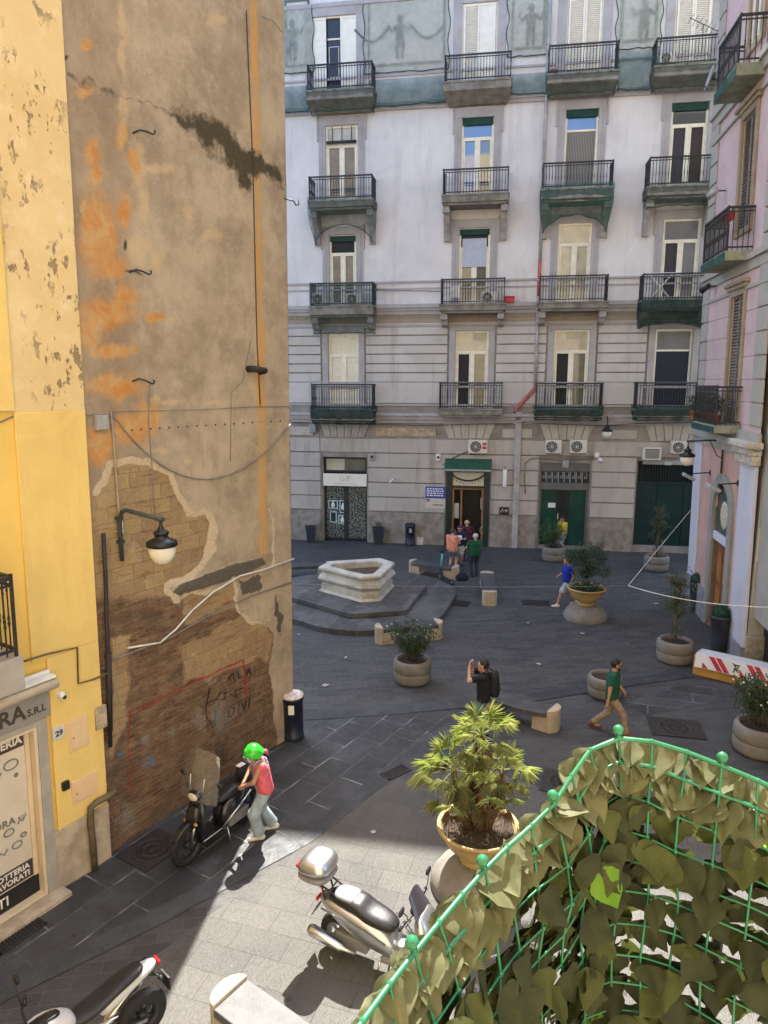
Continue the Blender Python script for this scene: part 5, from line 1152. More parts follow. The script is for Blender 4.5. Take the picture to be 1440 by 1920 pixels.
def sdf_part(name, caps, m, parent, h, k=.03, clips=(), extra=None):
    pts = np.array([list(p) + [r] for c in caps for p, r in ((c[0], c[2]), (c[1], c[3]))]); pad = 2.5 * h + .01
    lo = (pts[:, :3] - pts[:, 3:]).min(0) - pad; hi = (pts[:, :3] + pts[:, 3:]).max(0) + pad
    V, Q = snets(field(caps, k, clips), lo, hi, h); b = MB(); b.add(V.tolist(), Q.tolist(), smooth=True)
    if extra: extra(b)
    return b.build(name, m, parent, world=False)
def ik(a, c, l1, l2, pole):
    a, c, pole = Vector(a), Vector(c), Vector(pole); d = c - a; L = min(d.length, (l1 + l2) * .999); u = d.normalized(); x = (l1 * l1 - l2 * l2 + L * L) / (2 * L); hgt = math.sqrt(max(0, l1 * l1 - x * x))
    p = pole - u * pole.dot(u); p = p.normalized() if p.length > 1e-4 else Vector((0, 1, 0)); return a + u * x + p * hgt, a + u * L
SKIN1 = M("tanned_skin", (.40, .21, .13), .55, .08, 6); SKIN2 = M("fair_skin", (.50, .29, .20), .55, .08, 6); EYE = M("dark_eye", (.02, .015, .012), .2, .1, 5)
HAIRD = M("dark_hair", (.018, .013, .010), .7, .3, 30); HAIRG = M("grey_hair", (.48, .46, .43), .8, .15, 30); HAIRB = M("brown_hair", (.06, .035, .02), .7, .3, 30)
def cloth(name, c, v=.12): return M(name, c, .9, v * 1.6, 9, .02, 13)
def person(label, loc, fwd, pose, top, bottom, shoes, hair, skin=SKIN1, H=1.75, h=.02, sleeve=.55, legs=2.0, loose=.012, female=False, grp=None, glasses=False, hemd=.06, baggy=0.0):
    s = H / 1.75; o = thing("person", label, "person", loc, math.atan2(fwd[1], fwd[0]) - math.pi / 2, grp); V3 = Vector
    hz = pose.get('hip', .91) * s; lean = pose.get('lean', 0.0); tw = pose.get('side', 0.0); P = V3((0, pose.get('hipy', 0), hz)); ax = V3((math.sin(tw), math.sin(lean), math.cos(lean))).normalized(); rt = V3((1, 0, 0)); rt = (rt - ax * rt.dot(ax)).normalized()
    fw = ax.cross(rt) * 1.0; sw = (.165 if female else .19) * s; C = P + ax * .36 * s; N = P + ax * .52 * s; hd = pose.get('head', (0, 0)); hp = lean * .6 + hd[0]; yaw = hd[1]
    hf = V3((-math.sin(yaw) * math.cos(hp), math.cos(yaw) * math.cos(hp), -math.sin(hp))); hu = V3((0, math.sin(hp), math.cos(hp))); hu = (hu - hf * hu.dot(hf)).normalized(); hr = hf.cross(hu); HC = N + (ax * .5 + hu * .5).normalized() * .135 * s + hf * .02 * s
    body = []; arms = {}; leg = {}; tips = []
    for sd, k in ((-1, 'L'), (1, 'R')):
        sh = P + ax * .485 * s + rt * sd * sw; tgt = pose['hand' + k]; el, wr = ik(sh, V3(tgt) * s, .29 * s, .26 * s, pose.get('pole' + k, (sd * .6, -.8, -.3))); arms[k] = (sh, el, wr)
        hp_ = P + V3((sd * .092 * s, 0, -.02)); ft = pose['foot' + k]; kn, an = ik(hp_, V3((ft[0] * s, ft[1] * s, (ft[2] if len(ft) > 2 else .085) * s)), .44 * s, .42 * s, (sd * .12, 1, 0)); leg[k] = (hp_, kn, an, ft[3] if len(ft) > 3 else 0.0)
        body += [(sh, el, .048 * s, .038 * s), (el, wr, .039 * s, .026 * s), (hp_, kn, .085 * s, .055 * s), (kn, an, .055 * s, .036 * s)]
        d = (wr - el).normalized(); palm = wr + d * .075 * s; body.append((wr + d * .015, palm, .027 * s, .026 * s)); tips.append((sd, wr, d, palm))
        fd = V3((math.sin(leg[k][3]) * sd, math.cos(leg[k][3]), -.1)); body.append((an - V3((0, 0, .03)), an + fd * .13 * s - V3((0, 0, .045 * s)), .04 * s, .03 * s))
    w_ = .9 if female else 1.0
    torso = [(P + rt * x * .075 * s, C + rt * x * .085 * s * w_, (.118 if female else .122) * s, .126 * s * w_) for x in (-1, 1)] + [(P + ax * .45 * s - rt * sw * .8, P + ax * .45 * s + rt * sw * .8, .068 * s, .068 * s)]
    body += torso + [(P + ax * .46 * s, N + ax * .06 * s, .06 * s, .052 * s)]
    body += [(HC + hu * .03 * s - hf * .015 * s, HC + hu * .025 * s + hf * .01 * s, .094 * s, .09 * s), (HC + hf * .03 * s - hu * .02 * s, HC + hf * .055 * s - hu * .085 * s, .066 * s, .042 * s), (HC + hf * .095 * s + hu * .01 * s, HC + hf * .11 * s - hu * .02 * s, .012 * s, .018 * s),
             (HC - hr * .09 * s - hu * .02 * s, HC - hr * .09 * s + hu * .02 * s, .016 * s, .018 * s), (HC + hr * .09 * s - hu * .02 * s, HC + hr * .09 * s + hu * .02 * s, .016 * s, .018 * s)]
    def fingers(b):
        for sd, wr, d, palm in tips:
            a = d.cross(fw); a = a.normalized() if a.length > .1 else rt; n = a.cross(d) * -1
            for q in range(4):
                st = wr + d * .06 * s + a * (q - 1.5) * .016 * s; l = (.072, .082, .078, .062)[q] * s; b.tube([st, st + d * l * .5 + n * .006, st + d * l * .85 + n * .028, st + d * l * .9 + n * .05], [.0095 * s, .009 * s, .008 * s, .006 * s], 6)
            st = wr + d * .025 * s - a * .026 * s; b.tube([st, st - a * .022 * s + d * .03 * s + n * .012, st - a * .02 * s + d * .055 * s + n * .026], [.011 * s, .010 * s, .008 * s], 6)
    bo = sdf_part("body", body, skin, o, h, .025, extra=fingers)
    for x in (-1, 1):
        e = MB(); e.ball(HC + hf * .098 * s + hr * x * .034 * s + hu * .012 * s, .011 * s, 8); e.build("eye", EYE, o, world=False)
    mo = MB(); mo.tube([HC + hf * .098 * s + hr * x * .02 * s - hu * .068 * s for x in (-1, 0, 1)], .006 * s, 6); mo.build("mouth", M_LIP, o, world=False)
    inf = loose * s
    def infl(c, e): return (c[0], c[1], c[2] + e, c[3] + e) + tuple(c[4:])
    caps = [infl(c, inf) for c in torso]
    for k in 'LR':
        sh, el, wr = arms[k]; dd = (el - sh).normalized(); e2 = (wr - el).normalized()
        if sleeve > 0:
            t = min(1, sleeve); en = sh.lerp(el, t); caps.append((sh, en + dd * .03, .052 * s + inf, .050 * s + inf) + (() if sleeve > 1 else ((en, dd),)))
            if sleeve > 1: en = el.lerp(wr, sleeve - 1); caps.append((el, en, .044 * s + inf, .034 * s + inf))
    sdf_part("shirt", caps, top, o, h, .03, [(N + ax * (.012 if not female else -.02) * s, ax), (P - ax * hemd * s, -ax)])
    caps = [infl(c, .01 * s) for c in torso[:2]]
    for k in 'LR':
        hp_, kn, an, _ = leg[k]; d1, d2 = (kn - hp_).normalized(), (an - kn).normalized(); fl = .02 if legs > 1.5 else .03
        if legs <= 1: en = hp_.lerp(kn, legs); caps.append((hp_, en + d1 * .05, .092 * s + inf, .075 * s + inf, (en, d1)))
        else: en = kn.lerp(an, legs - 1); caps += [(hp_, kn, .09 * s + .008 + baggy * .4, .064 * s + .01 + baggy), (kn, en + d2 * .04, .064 * s + .01 + baggy, .05 * s + fl * .7 + baggy * 1.3, (en, d2))]
    sdf_part("trousers" if legs > 1 else "shorts", caps, bottom, o, h, .025, [(P + ax * .1 * s, ax)])
    for k in 'LR':
        an, to = leg[k][2], leg[k][3]; fd = V3((math.sin(to) * (1 if k == 'R' else -1), math.cos(to), 0)); lift = an.z - .085 * s; tilt = V3((0, 0, -min(.08, lift * .8))) if lift > .01 else V3((0, 0, 0))
        bz = an.z - .045 * s; q = V3((an.x, an.y, bz)); sdf_part("shoe", [(q - fd * .05 * s, q + fd * .155 * s + tilt, .046 * s, .038 * s), (q - fd * .035 * s, V3((an.x, an.y, an.z + .005)), .045 * s, .045 * s)], shoes, o, min(h, .014), .03, [((q + tilt * .5 - V3((0, 0, .038 * s))), (0, 0, -1))])
    if hair is not None:
        sdf_part("hair", [(HC + hu * .034 * s - hf * .022 * s, HC + hu * .03 * s + hf * .004 * s, .102 * s, .096 * s)], hair, o, min(h, .013), .02, [(HC + hf * .035 * s + hu * .035 * s, (hf * .8 - hu * .6))])
    if glasses: e = MB(); e.tube([HC - hr * .088 * s + hu * .015 * s, HC - hr * .06 * s + hf * .098 * s + hu * .015 * s, HC + hf * .112 * s + hu * .015 * s, HC + hr * .06 * s + hf * .098 * s + hu * .015 * s, HC + hr * .088 * s + hu * .015 * s], .012 * s, 6); e.build("sunglasses", BLACKP, o, world=False)
    return o, dict(HC=HC, hf=hf, hu=hu, hr=hr, P=P, ax=ax, rt=rt, fw=fw, N=N, C=C, arms=arms, s=s)
M_LIP = M("lips", (.30, .12, .09), .5, .05, 5)
DENIM = M("light_denim", (.30, .37, .43), .9, .22, 6, .004, 40); DENIMD = M("blue_denim", (.07, .13, .22), .9, .2, 6, .004, 40); NAVYJ = cloth("navy_jeans", (.022, .032, .055)); KHAKI = cloth("khaki_cotton", (.26, .19, .13))
WSHOE = M("white_sneaker", (.66, .61, .55), .6, .08, 8); BSHOE = M("brown_leather", (.13, .035, .015), .45, .15, 8); DSHOE = M("dark_shoe", (.03, .03, .035), .6, .1, 8)
stand = dict(footL=(-.11, .0), footR=(.11, .02), handL=(-.27, .05, .82), handR=(.27, .05, .82))
# woman in the green helmet
wl = G(499, 1564)
wo, wi = person("woman in a lime green helmet, pink top and pale dungarees beside the black scooter", wl, (-.93, -.36), dict(hip=.90, lean=.17, footL=(-.10, .13), footR=(.11, -.16), handL=(-.05, .38, 1.00), handR=(.06, .33, 1.02), poleL=(-1, -.4, -.1), poleR=(1, -.5, 0), head=(.62, .15)),
    cloth("coral_pink_jersey", (.62, .12, .16)), DENIM, WSHOE, HAIRD, SKIN1, 1.70, .0125, 0.0, 1.93, .024, True, baggy=.026)
s = wi['s']; P, ax, fw, rt = wi['P'], wi['ax'], wi['fw'], wi['rt']
if fw.y < 0: fw = -fw
sdf_part("dungaree_bib", [(P + ax * .02 + rt * x * .05 + fw * .035, P + ax * .36 + rt * x * .05 + fw * .03, .115, .105) for x in (-1, 1)], DENIM, wo, .0125, .03, [(P + ax * .37, ax), (P + fw * .06, -fw), (P + rt * .11, rt), (P - rt * .11, -rt)])
b = MB()
for x in (-1, 1): b.tube([P + ax * .36 + rt * x * .085 + fw * .125, P + ax * .50 + rt * x * .10 + fw * .075, P + ax * .535 + rt * x * .10, P + ax * .44 + rt * x * .06 - fw * .12, P + ax * .1 - fw * .13], .018, 6)
b.build("dungaree_straps", DENIM, wo, world=False)
HC, hf, hu, hr = wi['HC'], wi['hf'], wi['hu'], wi['hr']
HG = M("lime_green_helmet", (.03, .52, .03), .25, .05, 3, coat=.6)
sdf_part("helmet", [(HC + hu * .03 - hf * .02, HC + hu * .03 + hf * .015, .142, .136), (HC - hu * .05 - hf * .035, HC + hu * .02, .125, .13)], HG, wo, .0125, .03, [(HC + hf * .07 + hu * .03, (hf * .85 - hu * .52)), (HC - hu * .085, -hu)])
b = MB(); b.grid(lambda u, v: HC + hu * (.075 - .17 * v) + (hf * math.cos((u - .5) * 2.4) + hr * math.sin((u - .5) * 2.4)) * .162, 14, 5); vz = M("clear_visor", (.5, .52, .5), .06, .02, 2); vz.node_tree.nodes["Principled BSDF"].inputs['Alpha'].default_value = .35; b.build("visor", vz, wo, world=False)
b = MB(); b.tube([HC - hf * .1 - hu * .09, HC - hf * .15 - hu * .13, HC - hf * .14 - hu * .20], [.04, .035, .012], 8); b.build("hair_tie", cloth("pink_scarf", (.55, .12, .18)), wo, world=False)
# photographer
pl_ = G(905, 1384); BLK = cloth("black_jersey", (.012, .012, .016))
po, pi_ = person("man in a black t-shirt and jeans photographing with a phone held to his face", pl_, (-.97, .22), dict(hip=.91, lean=.02, footL=(-.12, .02), footR=(.12, -.03), handL=(-.07, .30, 1.53), handR=(.05, .28, 1.56), poleL=(-.5, .5, -1), poleR=(.6, .3, -1), head=(-.02, 0)), BLK, DENIMD, DSHOE, HAIRD, SKIN2, 1.80, .014, .75, 2.0, .016)
q = po.matrix_basis @ Vector((0, .34, 1.62)); o = thing("phone", "dark phone held up by the man in the black t-shirt", "phone", q, po.rotation_euler.z); b = MB(); b.cbox((0, 0, .03), (.15, .012, .075)); b.build("body", BLACKP, o, world=False, bevel=.006); b = MB(); b.cbox((0, -.0075, .03), (.14, .001, .066)); b.build("screen", GL['dark'], o, world=False)
q = po.matrix_basis @ Vector((0, -.17, 1.08)); o = thing("backpack", "black backpack on the photographing man's back", "backpack", q, po.rotation_euler.z)
sdf_part("bag", [(Vector((x, -.05, .0)), Vector((x, -.03, .34)), .11, .09) for x in (-.07, .07)], M("black_nylon", (.010, .010, .012), .75, .2, 9), o, .016, .05)
b = MB(); 
for x in (-1, 1): b.tube([(x * .1, -.02, .38), (x * .12, .12, .47), (x * .13, .29, .36), (x * .15, .26, .12), (x * .14, .05, .0)], .018, 6)
b.build("strap", BLACKP, o, world=False)
# man in the green polo
go, gi = person("man in a dark green polo shirt, khaki trousers and sunglasses walking right", G(1143, 1374), (.93, -.36), dict(hip=.875, lean=.04, footL=(-.10, -.36, .13), footR=(.09, .34), handL=(-.24, .20, .90), handR=(.27, -.06, .80), head=(.06, .25)), cloth("dark_green_pique", (.008, .075, .045)), KHAKI, BSHOE, HAIRD, SKIN1, 1.76, .014, .75, 1.97, .016, glasses=True)
HC, hf, hu, hr = gi['HC'], gi['hf'], gi['hu'], gi['hr']; sdf_part("beard", [(HC + hf * .035 - hu * .035, HC + hf * .06 - hu * .09, .070, .046)], HAIRB, go, .013, .02, [(HC - hu * .045, hu), (HC + hf * .02, -hf)])
# the group by the tobacco shop
gn = "men standing by the tobacco shop"
person("older white haired man in a dark green polo seen from behind by the tobacco shop", G(890, 1081), (-.25, .97), dict(stand, handL=(-.34, .30, 1.0), handR=(.18, .3, .95)), cloth("bottle_green_pique", (.006, .075, .035)), NAVYJ, DSHOE, HAIRG, SKIN2, 1.74, .022, .8, 2.0, .03, grp=gn, hemd=.13)
person("man in a salmon t-shirt and short denim shorts seen from behind by the tobacco shop", G(847, 1072), (.55, .83), dict(stand, handL=(-.05, .34, 1.12), handR=(.12, .34, 1.14), head=(.45, -.1)), cloth("salmon_jersey", (.62, .25, .16)), DENIMD, DSHOE, HAIRB, SKIN2, 1.78, .022, .7, .62, .025, grp=gn, hemd=.12)
person("man in a navy t-shirt reading a white paper, facing the square", G(861, 1060), (-.2, -.98), dict(stand, handL=(-.08, .30, 1.2), handR=(.10, .32, 1.16), head=(.35, 0)), cloth("navy_jersey", (.012, .018, .05)), cloth("stone_cotton", (.34, .32, .27)), DSHOE, HAIRD, SKIN1, 1.72, .022, .7, .9, .02, grp=gn, glasses=True, hemd=.12)
person("man in a black and dark red shirt standing in the tobacco shop doorway", G(874, 1052), (.3, .95), dict(stand, handL=(-.18, .3, 1.0), handR=(.2, .28, 1.0)), cloth("dark_red_check", (.07, .012, .022), .5), NAVYJ, DSHOE, None, SKIN2, 1.80, .022, .9, 2.0, .025, grp=gn)
q = G(861, 1060); o = thing("paper", "white paper in the hands of the man in navy", "paper", (q.x - .05, q.y - .36, 1.2)); b = MB(); b.add([(-.1, 0, -.05), (.1, 0, -.05), (.1, .09, .1), (-.1, .09, .1), (-.1, .004, -.05), (.1, .004, -.05), (.1, .094, .1), (-.1, .094, .1)], [(0, 1, 2, 3), (7, 6, 5, 4), (0, 4, 5, 1), (3, 2, 6, 7)]); b.build("sheet", WHITEP, o, world=False)
q = G(866, 1090, .5); o = thing("bag", "dark navy bag resting on the bench end beside the men", "bag", q); sdf_part("bag_body", [(Vector((-.1, 0, .13)), Vector((.1, .02, .14)), .13, .14), (Vector((-.05, 0, .22)), Vector((.05, 0, .26)), .1, .08)], cloth("navy_nylon", (.010, .012, .028)), o, .02, .05, [((0, 0, .0), (0, 0, -1))]); b = MB(); b.tube([(-.08, 0, .3), (-.03, 0, .42), (.05, 0, .42), (.09, 0, .3)], .012, 6); b.build("handle", BLACKP, o, world=False)
# passer-by in blue, figure in yellow
person("person in a royal blue t-shirt and denim shorts walking behind the bowl planter", G(1062, 1136), (-.93, -.1), dict(hip=.875, lean=.05, footL=(-.09, .36), footR=(.09, -.34, .12), handL=(-.22, -.02, .86), handR=(.24, .22, 1.0)), cloth("royal_blue_jersey", (.008, .022, .30)), DENIM, WSHOE, HAIRB, SKIN1, 1.74, .02, .7, .98, .025, hemd=.1)
person("person in a yellow top half hidden by the shrub at the green double door", G(1053, 1036), (-.8, -.5), dict(stand, handL=(-.1, .3, 1.1), handR=(.15, .3, 1.1), head=(.3, 0)), cloth("yellow_jersey", (.52, .40, .03)), cloth("pale_cotton", (.45, .44, .46)), DSHOE, HAIRD, SKIN1, 1.66, .022, .6, 1.9, .02)
# ---------------------------------------------------------------- scooters and motorcycle
def sring(x, z, hw, hh, n=22, e=2.6, y0=0.0):
    out = []
    for k in range(n):
        a = 2 * math.pi * k / n; c, s_ = math.cos(a), math.sin(a)
        out.append((x, y0 + hw * math.copysign(abs(c) ** (2 / e), c), z + hh * math.copysign(abs(s_) ** (2 / e), s_)))
    return out
def zring(z, x, hd, hw, n=22, e=2.6):
    out = []
    for k in range(n):
        a = 2 * math.pi * k / n; c, s_ = math.cos(a), math.sin(a); out.append((x + hd * math.copysign(abs(c) ** (2 / e), c), hw * math.copysign(abs(s_) ** (2 / e), s_), z))
    return out
def shell(name, rings, m, par, **kw): b = MB(); b.loft(rings, **kw); o = b.build(name, m, par, world=False); sub = o.modifiers.new("smooth", 'SUBSURF'); sub.levels = sub.render_levels = 1; return o
def wheel(par, x, r, w_, rim, spokes=5):
    t = MB(); Rm = T(x, 0, r) @ Matrix.Rotation(R(90), 4, 'X'); n = 10; prof = [(r - w_ * .55 + w_ * .55 * math.cos(a), w_ * .5 * math.sin(a)) for a in [2 * math.pi * k / n for k in range(n + 1)]]
    t.lathe(prof, 36, M=Rm); wo_ = t.build("wheel", RUBBER, par, world=False)
    d = MB(); rr = r - w_ * .95; d.lathe([(rr + .012, -w_ * .38), (rr - .015, -w_ * .36), (rr - .02, 0), (rr - .015, w_ * .36), (rr + .012, w_ * .38)], 36, M=Rm); d.lathe([(1e-3, -w_ * .5), (.05, -w_ * .5), (.05, w_ * .5), (1e-3, w_ * .5)], 16, M=Rm)
    for k in range(spokes): a = 2 * math.pi * k / spokes; d.tube([(x + .04 * math.cos(a), 0, r + .04 * math.sin(a)), (x + rr * math.cos(a), 0, r + rr * math.sin(a))], .022, 6)
    d.build("rim", rim, wo_, world=False); return wo_
SILV = M("silver_paint", (.50, .515, .54), .30, .04, 3, metal=.9, coat=.25); GBLK = M("gloss_black_paint", (.010, .010, .012), .22, .1, 4, coat=.5); SEATB = M("black_vinyl_seat", (.016, .016, .018), .38, .15, 7, .002, 80); SEATG = M("grey_sheen_vinyl", (.20, .21, .22), .4, .12, 6)
REDL = M("red_tail_lens", (.45, .01, .01), .2, .1, 5); AMB = M("amber_lens", (.55, .25, .06), .2, .1, 5); DSIL = M("dark_silver_plastic", (.20, .20, .205), .5, .1, 5)
def mirror(par, sd, x, z, m=BLACKP):
    b = MB(); b.tube([(x, sd * .22, z), (x + .02, sd * .30, z + .14), (x, sd * .36, z + .22)], .007, 6); b.ball((x - .01, sd * .38, z + .24), .075, 10, sz=(.3, 1, .65)); return b.build("mirror", m, par, world=False)
# silver maxi scooter with top case
pf, prr = Vector((.30, 7.70, 0)), Vector((-.62, 8.16, 0)); a = math.atan2(pf.y - prr.y, pf.x - prr.x); sc1 = thing("scooter", "silver maxi scooter with a rounded top case, parked in the sun", "scooter", (.0, 7.87, 0), a, "parked scooters and motorcycles"); sc1.scale = (1.0, 1.06, 1.0)
wheel(sc1, -.66, .27, .13, DSIL); wheel(sc1, .66, .27, .12, DSIL)
shell("body", [sring(-.92, .74, .05, .03), sring(-.86, .73, .11, .07), sring(-.66, .68, .175, .13), sring(-.40, .58, .205, .19), sring(-.12, .52, .21, .21), sring(.12, .45, .19, .18), sring(.24, .38, .15, .10)], SILV, sc1)
shell("seat", [sring(.20, .66, .05, .03), sring(.16, .675, .12, .065), sring(-.02, .705, .165, .085), sring(-.20, .735, .175, .085), sring(-.27, .78, .17, .10), sring(-.34, .81, .165, .085), sring(-.62, .825, .155, .075), sring(-.74, .82, .10, .05), sring(-.78, .82, .04, .02)], SEATB, sc1)
shell("pillion_pad", [sring(-.36, .858, .13, .045), sring(-.45, .875, .14, .04), sring(-.62, .875, .13, .035), sring(-.70, .865, .09, .03)], SEATG, sc1)  # silver-grey sheen of the black seat put into the pad's colour
b = MB(); b.box(.05, -.2, .26, .52, .2, .34); b.box(.16, -.07, .34, .44, .07, .46); b.build("floorboard", DSIL, sc1, world=False, bevel=.02)
shell("leg_shield", [zring(.30, .50, .05, .15), zring(.45, .56, .09, .22), zring(.70, .60, .11, .25), zring(.88, .58, .11, .23), zring(1.0, .54, .07, .17), zring(1.04, .52, .03, .1)], SILV, sc1)
b = MB(); b.grid(lambda u, v: (.56 - .16 * v, (u - .5) * (.40 - .14 * v), 1.0 + .30 * v - .25 * (u - .5) ** 2), 8, 5); b.grid(lambda u, v: (.57 - .16 * v, (u - .5) * (.40 - .14 * v), 1.0 + .30 * v - .25 * (u - .5) ** 2), 8, 5); b.build("windscreen", M("smoked_screen", (.05, .045, .055), .12, .05, 3), sc1, world=False)
b = MB(); b.tube([(.40, -.36, 1.0), (.44, -.2, 1.03), (.45, 0, 1.0), (.44, .2, 1.03), (.40, .36, 1.0)], .014, 8); b.tube([(.40, -.38, 1.0), (.415, -.25, 1.02)], .022, 8); b.tube([(.40, .38, 1.0), (.415, .25, 1.02)], .022, 8); b.tube([(.46, -.32, 1.02), (.47, -.2, 1.03)], .008, 5); b.ball((.45, 0, 1.03), .10, 10, sz=(.7, 1.3, .6)); b.build("handlebar", BLACKP, sc1, world=False)
mirror(sc1, -1, .44, 1.02); mirror(sc1, 1, .44, 1.02)
b = MB(); 
for y in (-.08, .08): b.tube([(.66, y, .27), (.56, y, .72)], .022, 8)
b.build("fork", DSIL, sc1, world=False); shell("front_fender", [sring(.42, .50, .07, .02), sring(.52, .57, .085, .03), sring(.66, .585, .085, .03), sring(.80, .54, .08, .03), sring(.92, .42, .06, .02)], SILV, sc1)
b = MB(); b.tube([(-.30, -.19, .24), (-.45, -.21, .26), (-.50, -.22, .28), (-.92, -.235, .38), (-.97, -.235, .39)], [.03, .035, .065, .075, .05], 14); b.build("exhaust", STEEL, sc1, world=False)
b = MB(); b.cbox((-.42, .02, .27), (.46, .26, .17)); b.tube([(-.66, .12, .27), (-.2, .13, .26)], .06, 8); b.build("engine", DSIL, sc1, world=False, bevel=.02)
b = MB(); 
for y in (-.1, .1): b.tube([(-.62, y, .86), (-.78, y, .93), (-1.0, y, 1.0)], .013, 6); b.tube([(-.80, y, .76), (-.86, y, .98)], .013, 6)
for x in (-.74, -.86, -.98): b.tube([(x, -.13, .925 - (x + .78) * .33), (x, .13, .925 - (x + .78) * .33)], .011, 6)
b.build("rack", IRON, sc1, world=False)
def slant(rings): return [[(x, y, z + .0) for x, y, z in r] for r in rings]
shell("case_base", [zring(1.005, -.96, .17, .17, 26, 3), zring(1.02, -.96, .215, .22, 26, 3), zring(1.07, -.965, .235, .25, 26, 3), zring(1.11, -.965, .24, .255, 26, 3)], DSIL, sc1)
cl = shell("case_lid", [zring(1.112, -.965, .24, .255, 26, 3), zring(1.18, -.965, .235, .25, 26, 3), zring(1.26, -.955, .205, .225, 26, 3), zring(1.305, -.945, .14, .17, 26, 3), zring(1.315, -.94, .05, .07, 26, 3)], SILV, sc1)
b = MB(); b.cbox((-1.19, 0, 1.15), (.05, .30, .045)); b.build("reflector", REDL, sc1, world=False, bevel=.012)
b = MB(); b.cbox((-.945, 0, .70), (.03, .16, .05)); b.build("tail_light", REDL, sc1, world=False, bevel=.01); b = MB(); b.add([(-.93, -.09, .62), (-.93, .09, .62), (-1.02, .09, .44), (-1.02, -.09, .44), (-.94, -.09, .62), (-.94, .09, .62), (-1.03, .09, .44), (-1.03, -.09, .44)], [(0, 1, 2, 3), (7, 6, 5, 4), (0, 4, 5, 1), (2, 6, 7, 3), (1, 5, 6, 2), (0, 3, 7, 4)]); b.build("number_plate_holder", BLACKP, sc1, world=False)
b = MB(); b.tube([(.02, -.12, .26), (.0, -.2, .01)], .012, 6); b.tube([(.02, .12, .26), (.0, .2, .01)], .012, 6); b.build("stand", STEEL, sc1, world=False)
b = MB(); b.tube([(-.80, -.20, .72), (-.55, -.225, .70), (-.15, -.22, .62), (.12, -.20, .52)], .012, 6); b.tube([(-.80, .20, .72), (-.55, .225, .70), (-.15, .22, .62), (.12, .20, .52)], .012, 6); b.build("side_trim", DSIL, sc1, world=False)
# black high wheel scooter with tall windshield
fw_, rw_ = G(350, 1622), G(462, 1538); a = math.atan2(fw_.y - rw_.y, fw_.x - rw_.x); c = (fw_ + rw_) / 2
sc2 = thing("scooter", "black high wheeled scooter with a tall clear windshield by the brick wall", "scooter", c, a, "parked scooters and motorcycles")
wheel(sc2, -.63, .32, .11, IRON, 6); wheel(sc2, .63, .33, .10, IRON, 6)
shell("body", [sring(-.90, .76, .05, .03), sring(-.80, .74, .12, .08), sring(-.55, .66, .16, .14), sring(-.25, .55, .17, .2), sring(-.05, .45, .15, .17), sring(.0, .40, .12, .1)], GBLK, sc2)
shell("seat", [sring(.02, .72, .05, .03), sring(-.06, .74, .12, .06), sring(-.3, .78, .15, .075), sring(-.6, .83, .14, .07), sring(-.78, .84, .09, .05), sring(-.82, .84, .04, .02)], SEATB, sc2)
b = MB(); b.box(-.05, -.17, .27, .46, .17, .33); b.build("floorboard", GBLK, sc2, world=False, bevel=.02)
shell("leg_shield", [zring(.30, .42, .04, .14), zring(.5, .44, .06, .18), zring(.75, .42, .08, .20), zring(.92, .38, .07, .15), zring(.97, .36, .03, .08)], GBLK, sc2); shell("front_cover", [zring(.48, .52, .05, .06), zring(.62, .53, .08, .12), zring(.82, .48, .08, .13), zring(.92, .43, .05, .08)], GBLK, sc2)
b = MB()
for y in (-1, 1): b.ball((.55, y * .11, .66), .04, 8, sz=(.6, 1, .7))
b.build("indicator", AMB, sc2, world=False)
b = MB(); b.ball((.42, 0, 1.06), .11, 14, sz=(.8, 1.25, .75)); hb = b.build("headlight_housing", GBLK, sc2, world=False); b = MB(); b.ball((.475, 0, 1.055), .085, 14, sz=(.55, 1.2, .75)); b.build("headlight", M("headlight_glass", (.55, .50, .38), .15, .1, 6), hb, world=False)
b = MB(); b.tube([(.26, -.36, 1.05), (.33, -.2, 1.08), (.36, 0, 1.05), (.33, .2, 1.08), (.26, .36, 1.05)], .013, 8)
for y in (-1, 1): b.tube([(.26, y * .38, 1.05), (.29, y * .26, 1.065)], .021, 8); b.tube([(.33, y * .36, 1.07), (.36, y * .2, 1.09)], .007, 5)
b.build("handlebar", BLACKP, sc2, world=False); mirror(sc2, 1, .30, 1.02); mirror(sc2, -1, .30, 1.02)
CLR = NT("clear_acrylic"); gl_ = CLR.n("ShaderNodeBsdfGlossy"); gl_.inputs['Roughness'].default_value = .08; tr_ = CLR.n("ShaderNodeBsdfTransparent"); tr_.inputs[0].default_value = (.86, .85, .81, 1)
df_ = CLR.n("ShaderNodeBsdfDiffuse"); df_.inputs[0].default_value = (.5, .48, .44, 1); m1_ = CLR.n("ShaderNodeMixShader"); m1_.inputs[0].default_value = .5; CLR.lk(gl_, m1_.inputs[1]); CLR.lk(df_, m1_.inputs[2])
m2_ = CLR.n("ShaderNodeMixShader"); m2_.inputs[0].default_value = .27; CLR.lk(tr_, m2_.inputs[1]); CLR.lk(m1_.outputs[0], m2_.inputs[2]); CLR.lk(m2_.outputs[0], CLR.out.inputs[0])
b = MB(); b.grid(lambda u, v: (.46 - .20 * v - .30 * (u - .5) ** 2, (u - .5) * (.82 - .18 * v * v), .98 + .78 * v - .10 * (2 * u - 1) ** 4 * v), 14, 10); wsh = b.build("windshield", CLR.m, sc2, world=False)
b = MB()
for y in (-1, 1): b.tube([(.36, y * .10, 1.04), (.40, y * .14, 1.12), (.36, y * .15, 1.34)], .009, 6)
b.build("windshield_bracket", STEEL, sc2, world=False)
b = MB()
for y in (-.075, .075): b.tube([(.63, y, .33), (.50, y, .74)], .022, 8)
